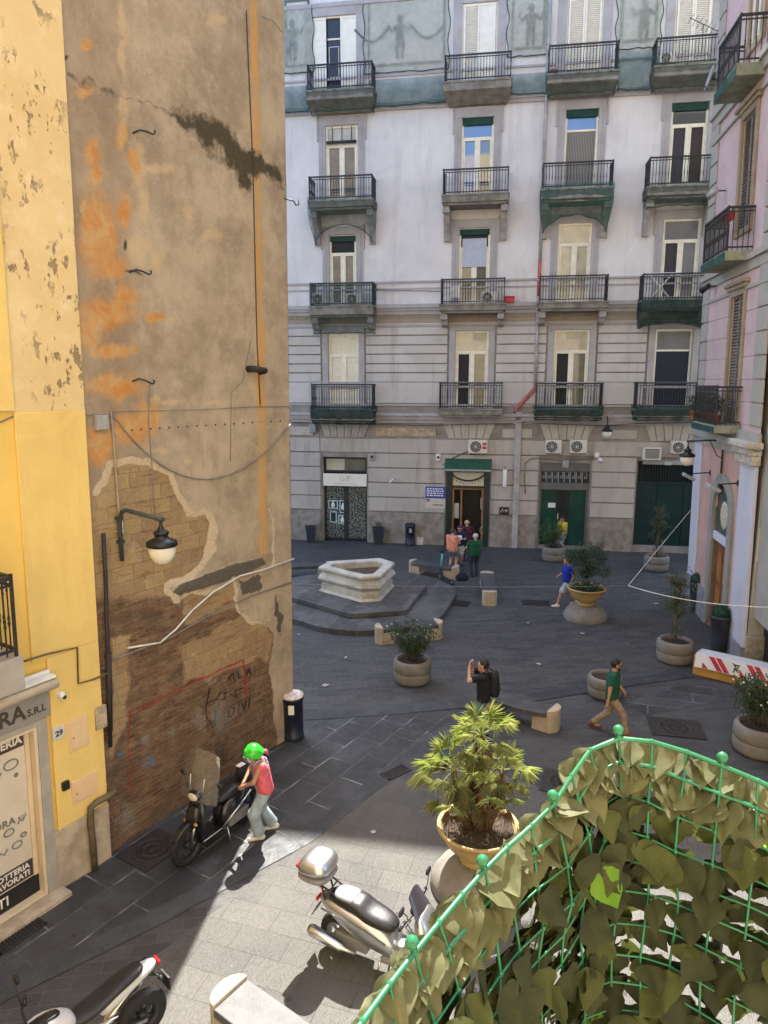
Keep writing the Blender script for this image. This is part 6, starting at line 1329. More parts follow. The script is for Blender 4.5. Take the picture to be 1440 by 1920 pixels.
b.build("fork", STEEL, sc2, world=False); shell("front_fender", [sring(.40, .62, .05, .02), sring(.52, .68, .065, .025), sring(.64, .69, .065, .025), sring(.78, .64, .06, .02), sring(.92, .50, .045, .015)], GBLK, sc2)
b = MB(); b.tube([(-.25, -.16, .27), (-.42, -.19, .29), (-.48, -.2, .3), (-.86, -.21, .40), (-.9, -.21, .41)], [.025, .03, .055, .06, .04], 12); b.build("exhaust", DSIL, sc2, world=False); b = MB(); b.cbox((-.38, .03, .30), (.45, .22, .17)); b.build("engine", DSIL, sc2, world=False, bevel=.02)
b = MB()
for y in (-1, 1): b.tube([(.02, y * .15, .33), (-.3, y * .19, .52), (-.62, y * .18, .66)], .016, 6)
b.build("side_trim", STEEL, sc2, world=False); b = MB(); b.cbox((-.9, 0, .72), (.04, .15, .06)); b.build("tail_light", REDL, sc2, world=False, bevel=.01); b = MB(); b.tube([(-.1, .12, .27), (-.08, .22, .02)], .012, 6); b.build("stand", STEEL, sc2, world=False)
o = thing("carry_bag", "black bag hung on the back of the black scooter by the woman", "bag", c + Vector((math.cos(a) * -.62 - .0, math.sin(a) * -.62, .87)), a); sdf_part("bag_body", [((-.08, -.06, .09), (.08, .06, .1), .10, .10)], M("black_fabric", (.012, .012, .013), .85, .2, 8), o, .014, .03, [((0, 0, .0), (0, 0, -1))]); b = MB(); b.cbox((.02, -.01, .195), (.14, .1, .012)); b.build("label_tag", WHITEP, o, world=False)
# naked motorcycle at the lower left corner
tl = G(282, 1806, .88); fd = G(150, 1905, .78); a = math.atan2(fd.y - tl.y, fd.x - tl.x); c = Vector((tl.x + math.cos(a) * .80, tl.y + math.sin(a) * .80, 0))
mo = thing("motorcycle", "white and black motorcycle cut off at the lower left corner", "motorcycle", c, a, "parked scooters and motorcycles"); WHT = M("white_fairing_paint", (.50, .50, .51), .3, .04, 3, coat=.4)
wheel(mo, -.66, .30, .14, IRON, 5); wheel(mo, .72, .31, .12, DSIL, 5)
shell("tail", [sring(-.86, .885, .03, .02), sring(-.80, .88, .085, .045), sring(-.62, .85, .115, .06), sring(-.35, .78, .13, .08), sring(-.15, .72, .13, .08)], WHT, mo)
shell("seat", [sring(-.70, .935, .05, .02), sring(-.64, .93, .115, .045), sring(-.38, .89, .135, .055), sring(-.30, .855, .13, .05), sring(-.12, .80, .15, .06), sring(.08, .79, .125, .05), sring(.16, .80, .06, .03)], SEATB, mo)
shell("tank", [sring(.06, .82, .08, .05), sring(.14, .84, .14, .11), sring(.32, .87, .185, .15), sring(.50, .88, .17, .14), sring(.62, .86, .09, .08)], WHT, mo); shell("tank_top", [sring(.2, .985, .05, .02), sring(.32, 1.005, .075, .025), sring(.5, 1.0, .07, .025), sring(.58, .97, .04, .02)], GBLK, mo)
b = MB(); b.cbox((.08, 0, .42), (.44, .3, .34)); b.tube([(.12, 0, .5), (.3, 0, .72)], .11, 12); b.build("engine", DSIL, mo, world=False, bevel=.03)
b = MB()
for y in (-.1, .1): b.tube([(.72, y, .31), (.52, y, .95)], .026, 8); b.tube([(-.66, y, .31), (-.1, y, .42)], .03, 8)
b.build("fork", STEEL, mo, world=False); b = MB(); b.tube([(.42, -.38, 1.04), (.5, -.2, 1.06), (.52, 0, 1.02), (.5, .2, 1.06), (.42, .38, 1.04)], .014, 8)
for y in (-1, 1): b.tube([(.41, y * .39, 1.04), (.45, y * .26, 1.05)], .021, 8)
b.build("handlebar", BLACKP, mo, world=False); mirror(mo, -1, .48, 1.06); mirror(mo, 1, .48, 1.06); b = MB(); b.ball((.66, 0, .98), .12, 14, sz=(.8, 1, 1)); b.build("headlight", CHROME, mo, world=False)
b = MB(); b.cbox((-.88, 0, .87), (.03, .12, .05)); b.build("tail_light", REDL, mo, world=False, bevel=.01); b = MB(); b.tube([(-.72, 0, .80), (-.92, 0, .66), (-.96, 0, .56)], .02, 6); b.cbox((-.97, 0, .55), (.02, .18, .16)); b.build("number_plate_holder", BLACKP, mo, world=False)
for y in (-1, 1): b = MB(); b.tube([(-.80, y * .07, .80), (-.82, y * .16, .80)], .01, 6); b.ball((-.82, y * .18, .80), .035, 8, sz=(.8, 1.2, .8)); b.build("indicator", BLACKP, mo, world=False)
b = MB(); b.tube([(.3, -.12, .35), (.0, -.16, .2), (-.3, -.18, .3), (-.36, -.19, .34), (-.72, -.22, .52), (-.76, -.22, .54)], [.025, .025, .03, .055, .06, .05], 12); b.build("exhaust", STEEL, mo, world=False); b = MB(); b.tube([(0, .1, .3), (.0, .26, .01)], .012, 6); b.build("stand", STEEL, mo, world=False)
shell("front_fender", [sring(.5, .58, .06, .02), sring(.66, .655, .07, .025), sring(.8, .64, .07, .025), sring(.95, .54, .05, .02)], WHT, mo)
# kick scooter
g0, g1 = G(822, 1084), G(851, 1099); a = math.atan2(g0.y - g1.y, g0.x - g1.x); ks = thing("kick_scooter", "turquoise and black electric kick scooter parked beside the bench", "kick scooter", (g0 + g1) / 2, a, None); TEAL = M("turquoise_paint", (.10, .50, .55), .4, .06, 4)
for x in (-.45, .45): wheel(ks, x, .11, .05, DSIL, 4)
b = MB(); b.box(-.36, -.08, .10, .30, .08, .15); b.tube([(.28, 0, .13), (.42, 0, .30)], .03, 8); b.build("deck", BLACKP, ks, world=False, bevel=.012); b = MB(); b.tube([(.46, 0, .11), (.40, 0, .48)], .028, 10); b.build("steering_tube", BLACKP, ks, world=False); b = MB(); b.tube([(.40, 0, .48), (.31, 0, 1.02)], .032, 10); b.build("stem", TEAL, ks, world=False)
b = MB(); b.tube([(.31, 0, 1.02), (.29, 0, 1.14)], .026, 8); b.tube([(.29, -.26, 1.14), (.29, .26, 1.14)], .016, 8); b.cbox((.33, 0, 1.1), (.06, .1, .1)); b.build("handlebar", BLACKP, ks, world=False)
# ---------------------------------------------------------------- lamps
MILK = M("milk_glass_bowl", (.72, .70, .62), .3, .03, 4); LBLK = M("lamp_black_enamel", (.010, .012, .016), .35, .1, 6)
def find_d(fr, base, tip):
    u = fr.px(*base)[0]; return min((abs(fr.px(tip[0], tip[1], -d / 50)[0] - u), d / 50) for d in range(5, 120))[1]
def lantern(par, p, s=1.0, m=LBLK):
    b = MB(); b.lathe([(.02, .02), (.028, -.06), (.05, -.10), (.06, -.13), (.12, -.16), (.135, -.18), (.13, -.205), (.11, -.22), (.115, -.26), (.17, -.295), (.25, -.33), (.262, -.36), (.262, -.405), (.24, -.42), (.23, -.41), (1e-3, -.39)], 32, M=T(*p) @ Matrix.Scale(s, 4)); sh = b.build("shade", m, par, world=False)
    b = MB(); b.lathe([(.228, -.412), (.226, -.50), (.20, -.60), (.145, -.68), (.07, -.725), (1e-3, -.735)], 32, M=T(*p) @ Matrix.Scale(s, 4)); b.build("bowl", MILK, sh, world=False)
d = find_d(LF, (218, 1000), (300, 966)); u, zl = LF.px(302, 968, -d); zb = LF.px(217, 1048, -.06)[1]; zt3 = zl + .02
lamp = thing("street_lamp", "black bracket street lamp with a milky bowl on the brick wall", "street lamp", LF.W(u, 0, zb), LF.a); h = zt3 - zb
b = MB(); b.tube([(0, -.07, -.05), (0, -.07, h - .22), (0, -.09, h - .12), (0, -.14, h - .04), (0, -.24, h), (0, -d - .06, h - .06)], .034, 10)
for z in (.25, .62): b.tube([(-.02, 0, z), (0, -.07, z)], .02, 6); b.cbox((0, -.07, z), (.09, .09, .05))
b.build("bracket", M("grey_green_bracket", (.045, .055, .055), .5, .15, 5), lamp, world=False); b = MB(); b.cbox((.036, -.07, .48), (.006, .05, .2)); b.build("sticker", WHITEP, lamp, world=False); b = MB(); b.tube([(0, -d, h - .05), (0, -d, h - .19)], .022, 8); b.build("hanger", LBLK, lamp, world=False); lantern(lamp, (0, -d, h - .10), .86)
d = find_d(RF, (1357, 835), (1290, 826)); u, zl = RF.px(1290, 826, -d); lamp = thing("street_lamp", "bracket street lamp with a milky bowl hanging from the pink building", "street lamp", RF.W(u, 0, zl - .6), RF.a)
b = MB(); b.tube([(.1, -.04, -.7), (.1, -.06, .45), (.05, -.16, .6), (0, -.3, .62), (0, -d - .05, .58)], .026, 8); b.tube([(.1, -.05, .1), (.05, -.2, .2), (.02, -.3, .42), (0, -.4, .6)], .014, 6); b.build("bracket", IRON, lamp, world=False); b = MB(); b.tube([(0, -d, .58), (0, -d, .44)], .02, 8); b.build("hanger", LBLK, lamp, world=False); lantern(lamp, (0, -d, .48), .84)
u, z = PF.px(1139, 800, -.6); lamp = thing("street_lamp", "street lamp with a milky bowl on a bracket of the palazzo between the shops", "street lamp", PF.W(u, 0, z), PF.a); b = MB(); b.tube([(0, -.09, .35), (0, -.3, .42), (0, -.62, .25), (0, -.62, .15)], .024, 8); b.tube([(-.45, -.06, .2), (0, -.3, .4), (.35, -.06, .3)], .008, 5); b.build("bracket", IRON, lamp, world=False); lantern(lamp, (0, -.6, .15), .85)
def flood(base, tip, fr, label):
    d = find_d(fr, base, tip); u, z = fr.px(*base); o = thing("floodlight", label, "floodlight", fr.W(u, 0, z), fr.a, "floodlights on the pink building"); b = MB(); b.tube([(0, 0, 0), (0, -d * .7, -.03), (0, -d, -.05)], .02, 8); b.cbox((0, -.01, 0), (.1, .02, .16)); b.build("arm", IRON, o, world=False)
    b = MB(); Mx = T(0, -d - .1, -.14) @ Matrix.Rotation(R(-28), 4, 'X'); b.box(-.2, -.17, -.05, .2, .17, .05, M=Mx); b.build("housing", GREYP, o, world=False, bevel=.015); b = MB(); b.box(-.18, -.15, -.056, .18, .15, -.0505, M=Mx); b.build("lamp_glass", WHITEP, o, world=False)
flood((1332, 886), (1298, 886), RF, "grey floodlight on an arm left of the arched window"); flood((1384, 906), (1345, 912), RF, "grey floodlight on an arm right of the arched window, lower one")
def spot(fr, px, py, d, label, m=GREYP):
    u, z = fr.px(px, py, -d); o = thing("spotlight", label, "spotlight", fr.W(u, -.02, z), fr.a); b = MB(); b.tube([(0, 0, .05), (0, -d * .6, .05)], .02, 6); b.build("arm", IRON, o, world=False); b = MB(); b.tube([(.05, -d * .5, .08), (-.12, -d, -.08)], [.07, .10], 12); b.build("housing", m, o, world=False)
spot(RF, 1331, 362, .45, "grey spotlight on the pink building's corner under the second balcony"); spot(RF, 1318, 540, .4, "black spotlight on the pink building's corner at third floor height", BLACKP)
# ---------------------------------------------------------------- air conditioners
ACW = M("off_white_casing", (.62, .60, .54), .5, .06, 4, dirt=(.35, .32, .27), da=.5); FANB = M("dark_fan_grille", (.05, .05, .048), .6, .2, 9)
def ac(r, label, dd=-.38, d0=None, red=False, face=-.5, square=False):
    u0, z0, u1, z1 = PF.rect(*r, dd); o = thing("air_conditioner", label, "air conditioner", PF.W((u0 + u1) / 2, dd + .30 if d0 is None else d0, z0), PF.a, "air conditioner units on the palazzo"); w_, h = (u1 - u0) / 2, z1 - z0
    b = MB(); b.box(-w_, -.30, 0, w_, 0, h); b.build("casing", ACW, o, world=False, bevel=.02); b = MB(); Q = XF((-w_ * .22 if not square else 0, -.304, h / 2), (1, 0, 0), (0, 0, 1), (0, -1, 0)); r_ = h * .42
    if square: b.box(-w_ * .8, -.306, h * .12, w_ * .8, -.3005, h * .88)
    else:
        b.lathe([(1e-3, .002), (r_, .002)], 24, M=Q)
    g = b.build("fan", FANB, o, world=False); b = MB()
    if square:
        for k in range(9): z = h * (.15 + .078 * k); b.box(-w_ * .8, -.312, z, w_ * .8, -.3065, z + .012)
    else:
        for q in (.35, .7, 1.0): b.tube([(-w_ * .22 + r_ * q * math.cos(t), -.31, h / 2 + r_ * q * math.sin(t)) for t in [k * math.pi / 10 for k in range(21)]], .006, 4)
        for k in range(8): t = k * math.pi / 4; b.tube([(-w_ * .22 + r_ * .15 * math.cos(t), -.31, h / 2 + r_ * .15 * math.sin(t)), (-w_ * .22 + r_ * math.cos(t + .3), -.31, h / 2 + r_ * math.sin(t + .3))], .005, 4)
        b.ball((-w_ * .22, -.31, h / 2), r_ * .18, 8, sz=(1, .3, 1))
    b.build("grille", ACW, g, world=False)
    if red:
        for z in (.60, .32): b = MB(); b.box(w_ * .48, -.303, h * z, w_ * .9, -.3005, h * (z + .2)); b.build("badge", RED, o, world=False)
    if d0 is None: b = MB(); b.box(-w_ * .8, -.28, -.04, -w_ * .7, .07, 0); b.box(w_ * .7, -.28, -.04, w_ * .8, .07, 0); b.build("bracket", IRON, o, world=False)
ac((878, 825, 914, 850), "white air conditioner with red squares above the tobacco shop awning", red=True); ac((1023, 825, 1053, 850), "left of the two air conditioners above the green double door"); ac((1069, 825, 1101, 850), "right of the two air conditioners above the green double door")
ac((1206, 839, 1240, 863), "slatted air conditioner standing on the lintel of the dark gateway", square=True); ac((1259, 827, 1292, 851), "air conditioner over the gateway, half behind the street lamp bowl")
for r, c, px_, lab in ((0, 3, 1252, "air conditioner behind the top balcony railing at the right"), (2, 0, 599, "left of two air conditioners on the third floor balcony by the wall corner"), (2, 0, 663, "right of two air conditioners on the third floor balcony by the wall corner"), (2, 1, 917, "air conditioner on the balcony below the window with the pale blue sheet")):
    u0, u1, D, z1, zs, zb = balc[r, c]; zz = zs + .02; p = PF.px(px_, BAL[r][c][3] - 14, -.5)[0]; yy_ = BAL[r][c][3]; ac((px_ - 15, yy_ - 23, px_ + 15, yy_ - 1), lab, -.5, -.22)
# ---------------------------------------------------------------- shop fronts
DGREEN = M("dark_green_shop_paint", (.010, .028, .030), .35, .15, 4, dirt=(.03, .05, .05), da=.3); GDOOR = M("green_door_glass", (.012, .055, .040), .22, .2, 2)
def P2(px, py, d=0): return PF.px(px, py, d)
def pbox(b, r, d0, d1): u0, z0, u1, z1 = PF.rect(*r); b.box(u0, d0, z0, u1, d1, z1)
def ptext(b, body, px, py, size, d, **kw): u, z = PF.px(px, py, d); b.text(body, size, XF((u, d, z), (1, 0, 0), (0, 0, 1), (0, -1, 0)), .003, **kw)
js = palazzo
def speckle():
    t = NT("patterned_shop_glass"); n = t.ramp(t.noise(16, 4, .7), .46, .54); return t.fin(t.mix(n, (.012, .016, .018), (.22, .23, .19)), .15)
SPECK = speckle(); JD = door_open[0]
b = MB(); frame_rect(b, JD[0], .04, JD[2], JD[3], .10, .14, .26); zt_ = P2(647, 884)[1]; zs_ = P2(647, 913)[1]; b.box(JD[0] + .1, .14, zt_ - .06, JD[2] - .1, .26, zt_ + .04); um = P2(647.5, 960)[0]; b.box(um - .10, .13, .14, um + .10, .26, zt_ - .06); shop = b.build("shop_front", IRON, palazzo, world=False, bevel=.008)
b = MB(); b.box(JD[0] + .1, .18, zt_ + .04, um - .05, .2, JD[3] - .1); b.build("pane", GL['cream'], shop, world=False); b = MB(); b.box(um - .05, .181, zt_ + .04, JD[2] - .1, .2, JD[3] - .1); b.build("pane", GL['olive'], shop, world=False)
for x0, x1 in ((JD[0] + .1, um - .1), (um + .1, JD[2] - .1)): b = MB(); b.box(x0, .18, .14, x1, .2, zs_); b.build("pane", SPECK, shop, world=False)
LITB = M("pale_display_card", (.42, .52, .50), .5, .1, 5); 
for (x0, y0, x1, y1, k) in ((614, 939, 632, 955, 1), (635, 939, 648, 963, 1), (617, 960, 630, 981, 0), (633, 967, 648, 984, 1)):
    u0, z0, u1, z1 = PF.rect(x0, y0, x1, y1); b = MB(); frame_rect(b, u0, z0, u1, z1, .05, .165, .178); f = b.build("display_box", LITB, shop, world=False); b = MB(); b.box(u0 + .05, .172, z0 + .05, u1 - .05, .178, z1 - .05); b.build("backing", DGREEN, f, world=False)
    if k: b = MB(); b.ball(((u0 + u1) / 2, .165, (z0 + z1) / 2 - .03), .12, 12, sz=(.8, .3, 1.2)); b.ball(((u0 + u1) / 2, .165, (z0 + z1) / 2 + .12), .05, 8, sz=(.8, .4, 1.3)); b.build("bust", WHITEP, f, world=False)
u0, z0, u1, z1 = PF.rect(607, 888, 688, 911); o = thing("shop_sign", "white jeweller's sign panel with pale gold initials across the shop door", "sign", PF.W((u0 + u1) / 2, 0, z0), PF.a); w_, h = (u1 - u0) / 2, z1 - z0
b = MB(); b.box(-w_, -.09, 0, w_, -.0, h); b.build("panel", M("warm_white_panel", (.74, .70, .62), .4, .04, 2), o, world=False, bevel=.01); b = MB(); b.text("G", h * .62, XF((-.13, -.094, h * .6), (1, 0, 0), (0, 0, 1), (0, -1, 0)), .003, bold=.003); b.build("gold_letter", M("pale_gold", (.62, .52, .30), .4, .1, 5), o, world=False); b = MB(); b.text("P", h * .62, XF((.17, -.094, h * .6), (1, 0, 0), (0, 0, 1), (0, -1, 0)), .003, bold=.003); b.build("silver_letter", M("pale_silver", (.42, .42, .42), .4, .1, 5), o, world=False); b = MB(); b.box(-.5, -.094, h * .17, .55, -.0905, h * .2); b.build("rule_line", GREYP, o, world=False)
# tobacco shop
TD = door_open[1]; b = MB(); zlt = P2(877, 912)[1]; b.box(TD[0] - .02, -.09, -.02, TD[0] + .24, .2, TD[3]); b.box(TD[2] - .22, -.09, -.02, TD[2] + .02, .2, TD[3]); b.box(TD[0] + .24, -.07, TD[3] - .12, TD[2] - .22, .2, TD[3]); b.box(TD[0] + .24, -.07, zlt - .06, TD[2] - .22, .2, zlt + .02); tob = b.build("shop_front", DGREEN, palazzo, world=False, bevel=.01)
b = MB(); frame_rect(b, TD[0] + .25, .0, TD[2] - .23, zlt - .06, .09, .02, .14); b.box(TD[0] + .62, .1, 0, TD[0] + .70, .3, zlt - .1); b.build("door_frame", M("orange_brown_wood", (.30, .14, .05), .5, .2, 4), tob, world=False)
b = MB(); u0, z0, u1, z1 = PF.rect(849, 944, 860, 972); b.box(u0, .09, z0, u1, .1, z1); u0, z0, u1, z1 = PF.rect(901, 934, 908, 955); b.box(u0, .09, z0, u1, .1, z1); b.build("notice", M("grey_white_notice", (.42, .44, .43), .6, .1, 6), tob, world=False); b = MB(); b.tube([(P2(905, 994)[0] + .12 * math.cos(t), .02, P2(905, 994)[1] + .16 * math.sin(t)) for t in [.6 + k * .26 for k in range(20)]], .018, 5); b.build("door_ring", STEEL, tob, world=False)
b = MB(); b.box(TD[0] + .26, .0, zlt + .03, TD[2] - .24, .03, TD[3] - .13); sp_ = b.build("sign_panel", M("ivory_sign", (.58, .53, .42), .5, .06, 3), tob, world=False)
cx, cz = (TD[0] + TD[2]) / 2, TD[3] + .45; b = MB(); b.tube([(cx + 1.02 * math.cos(t), -.02, cz + .95 * math.sin(t)) for t in [R(212 + k * 4) for k in range(30)]], .04, 6); b.build("arch_moulding", DGREEN, tob, world=False)
b = MB(); body = "TABACCHERIA"
for k, ch in enumerate(body): t = R(228 + k * 8.4); b.text(ch, .19, XF((cx + 1.14 * math.cos(t), -.003, cz + 1.07 * math.sin(t)), (-math.sin(t), 0, math.cos(t)), (-math.cos(t), 0, -math.sin(t)), (0, -1, 0)), .003, bold=.003)
b.build("lettering", M("dull_gold_letter", (.26, .17, .055), .45, .1, 5), sp_, world=False)
u0, z0, u1, z1 = PF.rect(835, 859, 922, 879); o = thing("awning", "dark green rolled awning over the tobacco shop", "awning", PF.W((u0 + u1) / 2, 0, z0), PF.a); w_, h = (u1 - u0) / 2, z1 - z0; b = MB(); v = [(-.051, h), (-.30, h * .55), (-.42, .02), (-.40, 0), (-.051, h * .3)]; n = 5; b.add([(-w_, p[0], p[1]) for p in v] + [(w_, p[0], p[1]) for p in v], [list(range(n)), list(range(n, 2 * n))[::-1]] + [(i, i + n, (i + 1) % n + n, (i + 1) % n) for i in range(n)]); b.build("canvas", M("green_awning_canvas", (.022, .075, .045), .9, .15, 5), o, world=False); b = MB(); b.box(-w_ - .02, -.45, -.06, w_ + .02, -.38, .02); b.build("bottom_bar", GREYP, o, world=False, bevel=.008)
u0, z0, u1, z1 = PF.rect(798, 912, 835, 933); o = thing("shop_sign", "blue notice board with white lines of print beside the tobacco shop door", "sign", PF.W((u0 + u1) / 2, 0, z0), PF.a); w_, h = (u1 - u0) / 2, z1 - z0; b = MB(); b.box(-w_, -.09, 0, w_, 0, h); b.build("board", M("blue_board", (.025, .055, .36), .4, .08, 3), o, world=False, bevel=.006); b = MB()
rs = random.Random(9)
for k in range(4):
    x = -w_ + .06
    while x < w_ - .12: l = rs.uniform(.05, .16); b.box(x, -.094, h * (.76 - .2 * k), min(x + l, w_ - .05), -.0905, h * (.86 - .2 * k)); x += l + .035
b.build("print_lines", INKW, o, world=False)
u0, z0, u1, z1 = PF.rect(798, 934, 835, 953); o = thing("shop_sign", "stained white board under the blue notice board", "sign", PF.W((u0 + u1) / 2, 0, z0), PF.a); w_, h = (u1 - u0) / 2, z1 - z0; b = MB(); b.box(-w_, -.08, 0, w_, 0, h); b.build("board", M("stained_ivory_board", (.55, .52, .44), .6, .1, 4, dirt=(.3, .25, .18), ds=4, da=.6), o, world=False, bevel=.006); b = MB(); b.box(-w_ + .03, -.084, h * .66, -w_ + .2, -.0805, h * .95); b.box(-.12, -.084, h * .30, w_ - .08, -.0805, h * .42); b.build("print_lines", INKG, o, world=False)
u0, z0, u1, z1 = PF.rect(943, 880, 950, 912, -.3); o = thing("blade_sign", "narrow white blade sign on an arm right of the tobacco shop", "sign", PF.W((u0 + u1) / 2, 0, z0), PF.a); h = z1 - z0; b = MB(); b.box(-.08, -.42, 0, .08, -.22, h); b.build("panel", WHITEP, o, world=False, bevel=.01); b = MB(); b.tube([(0, -.06, h + .1), (0, -.4, h + .1)], .014, 6); b.tube([(0, -.32, h), (0, -.32, h + .1)], .014, 6); b.build("arm", IRON, o, world=False)
u0, z0, u1, z1 = PF.rect(936, 950, 954, 964); o = thing("wall_box", "black box with white scrawl on the plinth near the drainpipe", "box", PF.W((u0 + u1) / 2, -.05, z0), PF.a); w_, h = (u1 - u0) / 2, z1 - z0; b = MB(); b.box(-w_, -.1, 0, w_, 0, h); b.build("case", BLACKP, o, world=False, bevel=.01); b = MB(); b.tube([(-w_ * .7, -.104, h * .3), (-w_ * .3, -.104, h * .75), (-.02, -.104, h * .4), (w_ * .2, -.104, h * .7), (w_ * .4, -.104, h * .35), (w_ * .7, -.104, h * .7)], .022, 5); b.build("scrawl", INKW, o, world=False)
# green double door
GD = door_open[2]; b = MB(); zb_, zk, zk2 = P2(1056, 919)[1], P2(1056, 905)[1], P2(1056, 884)[1]; b.box(GD[0], .05, zk2, GD[2], .25, GD[3]); b.box(GD[0], .05, zb_, GD[2], .25, zk - .02); b.box(GD[0], .08, 0, GD[0] + .1, .25, zb_); b.box(GD[2] - .1, .08, 0, GD[2], .25, zb_); gdo = b.build("shop_front", M("grey_metal_fascia", (.11, .115, .115), .5, .1, 3), palazzo, world=False, bevel=.01)
b = MB(); b.box(GD[0], .16, zk - .02, GD[2], .2, zk2); b.build("fret_backing", BLACKP, gdo, world=False); b = MB(); n = 8; st = (GD[2] - GD[0] - .1) / n; hk = zk2 - zk
for k in range(n):
    x = GD[0] + .05 + k * st; q = [(x, zk), (x, zk2 - .04), (x + st * .75, zk2 - .04), (x + st * .75, zk + hk * .35), (x + st * .4, zk + hk * .35), (x + st * .4, zk + hk * .6)]; b.tube([(p[0], .145, p[1]) for p in q], .025, 4, smooth=False)
b.build("fret", GREYP, gdo, world=False)
gm = (GD[0] + GD[2]) / 2
for x0, x1 in ((GD[0] + .1, gm - .26), (gm - .24, gm + .2), (gm + .22, GD[2] - .1)):
    b = MB(); b.box(x0, .18, .05, x1, .21, zb_); lf = b.build("door_leaf", GDOOR if x0 != gm - .24 else GL['dark'], gdo, world=False)
    b = MB(); frame_rect(b, x0, .05, x1, zb_, .05, .15, .179); b.build("leaf_frame", DGREEN, lf, world=False)
b = MB(); u0, z0, u1, z1 = PF.rect(1028, 944, 1042, 953); b.box(u0, .165, z0, u1, .178, z1); b.build("notice", WHITEP, gdo, world=False); b = MB(); b.tube([(gm - .2, .12, 1.0), (gm - .22, .10, 1.3), (gm - .2, .12, 1.6)], .02, 6); b.build("handle", STEEL, gdo, world=False)
u0, z0, u1, z1 = PF.rect(1054, 861, 1066, 876); b = MB(); b.box(u0, -.1, z0, u1, .06, z1); tag(b.build("alarm_box", GREYP, None, fr=None), "grey box over the green double door", "box"); ob = bpy.data.objects["alarm_box"]; ob.location = PO; ob.rotation_euler.z = PA
# dark gateway
HD = door_open[3]; b = MB(); zg = P2(1245, 905)[1]; n = 22
for k in range(n): x = HD[0] + .1 + (HD[2] - HD[0] - .2) * k / (n - 1); b.box(x - .02, .26, zg, x + .02, .3, HD[3] - .05)
b.box(HD[0], .22, zg - .1, HD[2], .32, zg); b.box(HD[0], .22, 0, HD[0] + .1, .32, HD[3]); b.box(HD[2] - .1, .22, 0, HD[2], .32, HD[3]); gate = b.build("gate_grille", DGREEN, palazzo, world=False, bevel=.005)
for x0, x1, m in ((HD[0] + .1, HD[0] + .9, DGREEN), (HD[0] + .92, HD[0] + 2.0, M("dim_green_door", (.008, .030, .025), .3, .2, 2)), (HD[0] + 2.02, HD[2] - .1, DGREEN)): b = MB(); b.box(x0, .3, .02, x1, .33, zg - .1); b.build("gate_leaf", m, gate, world=False, bevel=.01)
b = MB(); b.box(HD[0] + .2, -.06, HD[3] - .14, HD[0] + 2.6, .1, HD[3] + .04); b.build("lintel", ZINC, gate, world=False, bevel=.01)
u, z = P2(1252, 869); b = MB(); b.box(u - .14, -.08, z - .06, u + .14, -.061, z + .06); b.build("number_tag", LITB, gate, world=False)
# downpipe
dp = thing("downpipe", "zinc drainpipe kinking across the palazzo above the tobacco shop, partly red", "pipe", PO, PA)
def pp(px, py, d=-.12): u, z = PF.px(px, py, d); return Vector((u, d, z))
pa_ = pp(1034, -60); pb_ = pp(1003, 728); pc_ = pp(967, 768)
zz1, zz2 = PF.px(1012, 490)[1], PF.px(1010, 556)[1]
ux = lambda z: pa_.x + (pb_.x - pa_.x) * (z - pa_.z) / (pb_.z - pa_.z)
ROSE = M("red_lead_paint", (.40, .11, .09), .6, .15, 5, dirt=(.3, .2, .18), da=.5)
b = MB(); b.tube([pa_, Vector((ux(zz1), -.12, zz1))], .07, 12); b.tube([Vector((ux(zz2), -.12, zz2)), pb_ ], .07, 12)
for k in range(9): z = pa_.z + (pb_.z - pa_.z) * (k + .5) / 9; b.tube([(ux(z), -.12, z - .03), (ux(z), -.12, z + .03)], .082, 12)
b.build("upper_pipe", ZINC, dp, world=False); b = MB(); b.tube([Vector((ux(zz1), -.12, zz1)), Vector((ux(zz2), -.12, zz2))], .072, 12); b.build("red_section", ROSE, dp, world=False); b = MB(); b.tube([pb_, pc_, pc_ - Vector((0, 0, .15))], .08, 12); b.build("red_elbow", ROSE, dp, world=False)
q0 = pp(964, 1022, -.15); b = MB(); b.box(q0.x - .12, -.20, 0, q0.x + .14, -.077, pc_.z - .1); b.build("casing", ZINC, dp, world=False, bevel=.015)
# cameras, small wall things on the palazzo
for (x, y, lab) in ((587, 800, "grey oval box on the palazzo near the wall corner"), (698, 856, "small grey alarm box right of the jeweller's transom"), (822, 857, "small white box left of the tobacco awning")):
    u, z = PF.px(x, y, -.06); o = thing("wall_box", lab, "box", PF.W(u, -.05, z), PA); b = MB(); k = .28 if x == 587 else .15; b.box(-.16 if x == 587 else -.1, -.14, -k, .16 if x == 587 else .1, .0, k); b.build("case", WHITEP if x == 822 else GREYP, o, world=False, bevel=.05 if x == 587 else .02); b = MB(); b.box(-.06, -.15, -.05, .06, -.1405, .05); b.build("cover", BLACKP if x != 587 else GREYP, o, world=False)
u, z = PF.px(735, 901, -.3); o = thing("security_camera", "white bullet camera on the palazzo between the two shops", "camera", PF.W(u, -.05, z), PA); b = MB(); b.tube([(.08, 0, .1), (.05, -.2, .05)], .02, 6); b.build("arm", GREYP, o, world=False); b = MB(); b.tube([(.08, -.15, .06), (-.1, -.3, -.08)], .05, 10); b.build("housing", WHITEP, o, world=False)
u, z = PF.px(1119, 859, -.2); o = thing("security_camera", "white dome camera right of the green double door", "camera", PF.W(u, -.05, z), PA); b = MB(); b.box(-.1, -.2, 0, .1, 0, .25); b.build("housing", WHITEP, o, world=False, bevel=.05); b = MB(); b.ball((.14, -.2, -.08), .1, 10); b.build("dome", WHITEP, o, world=False)
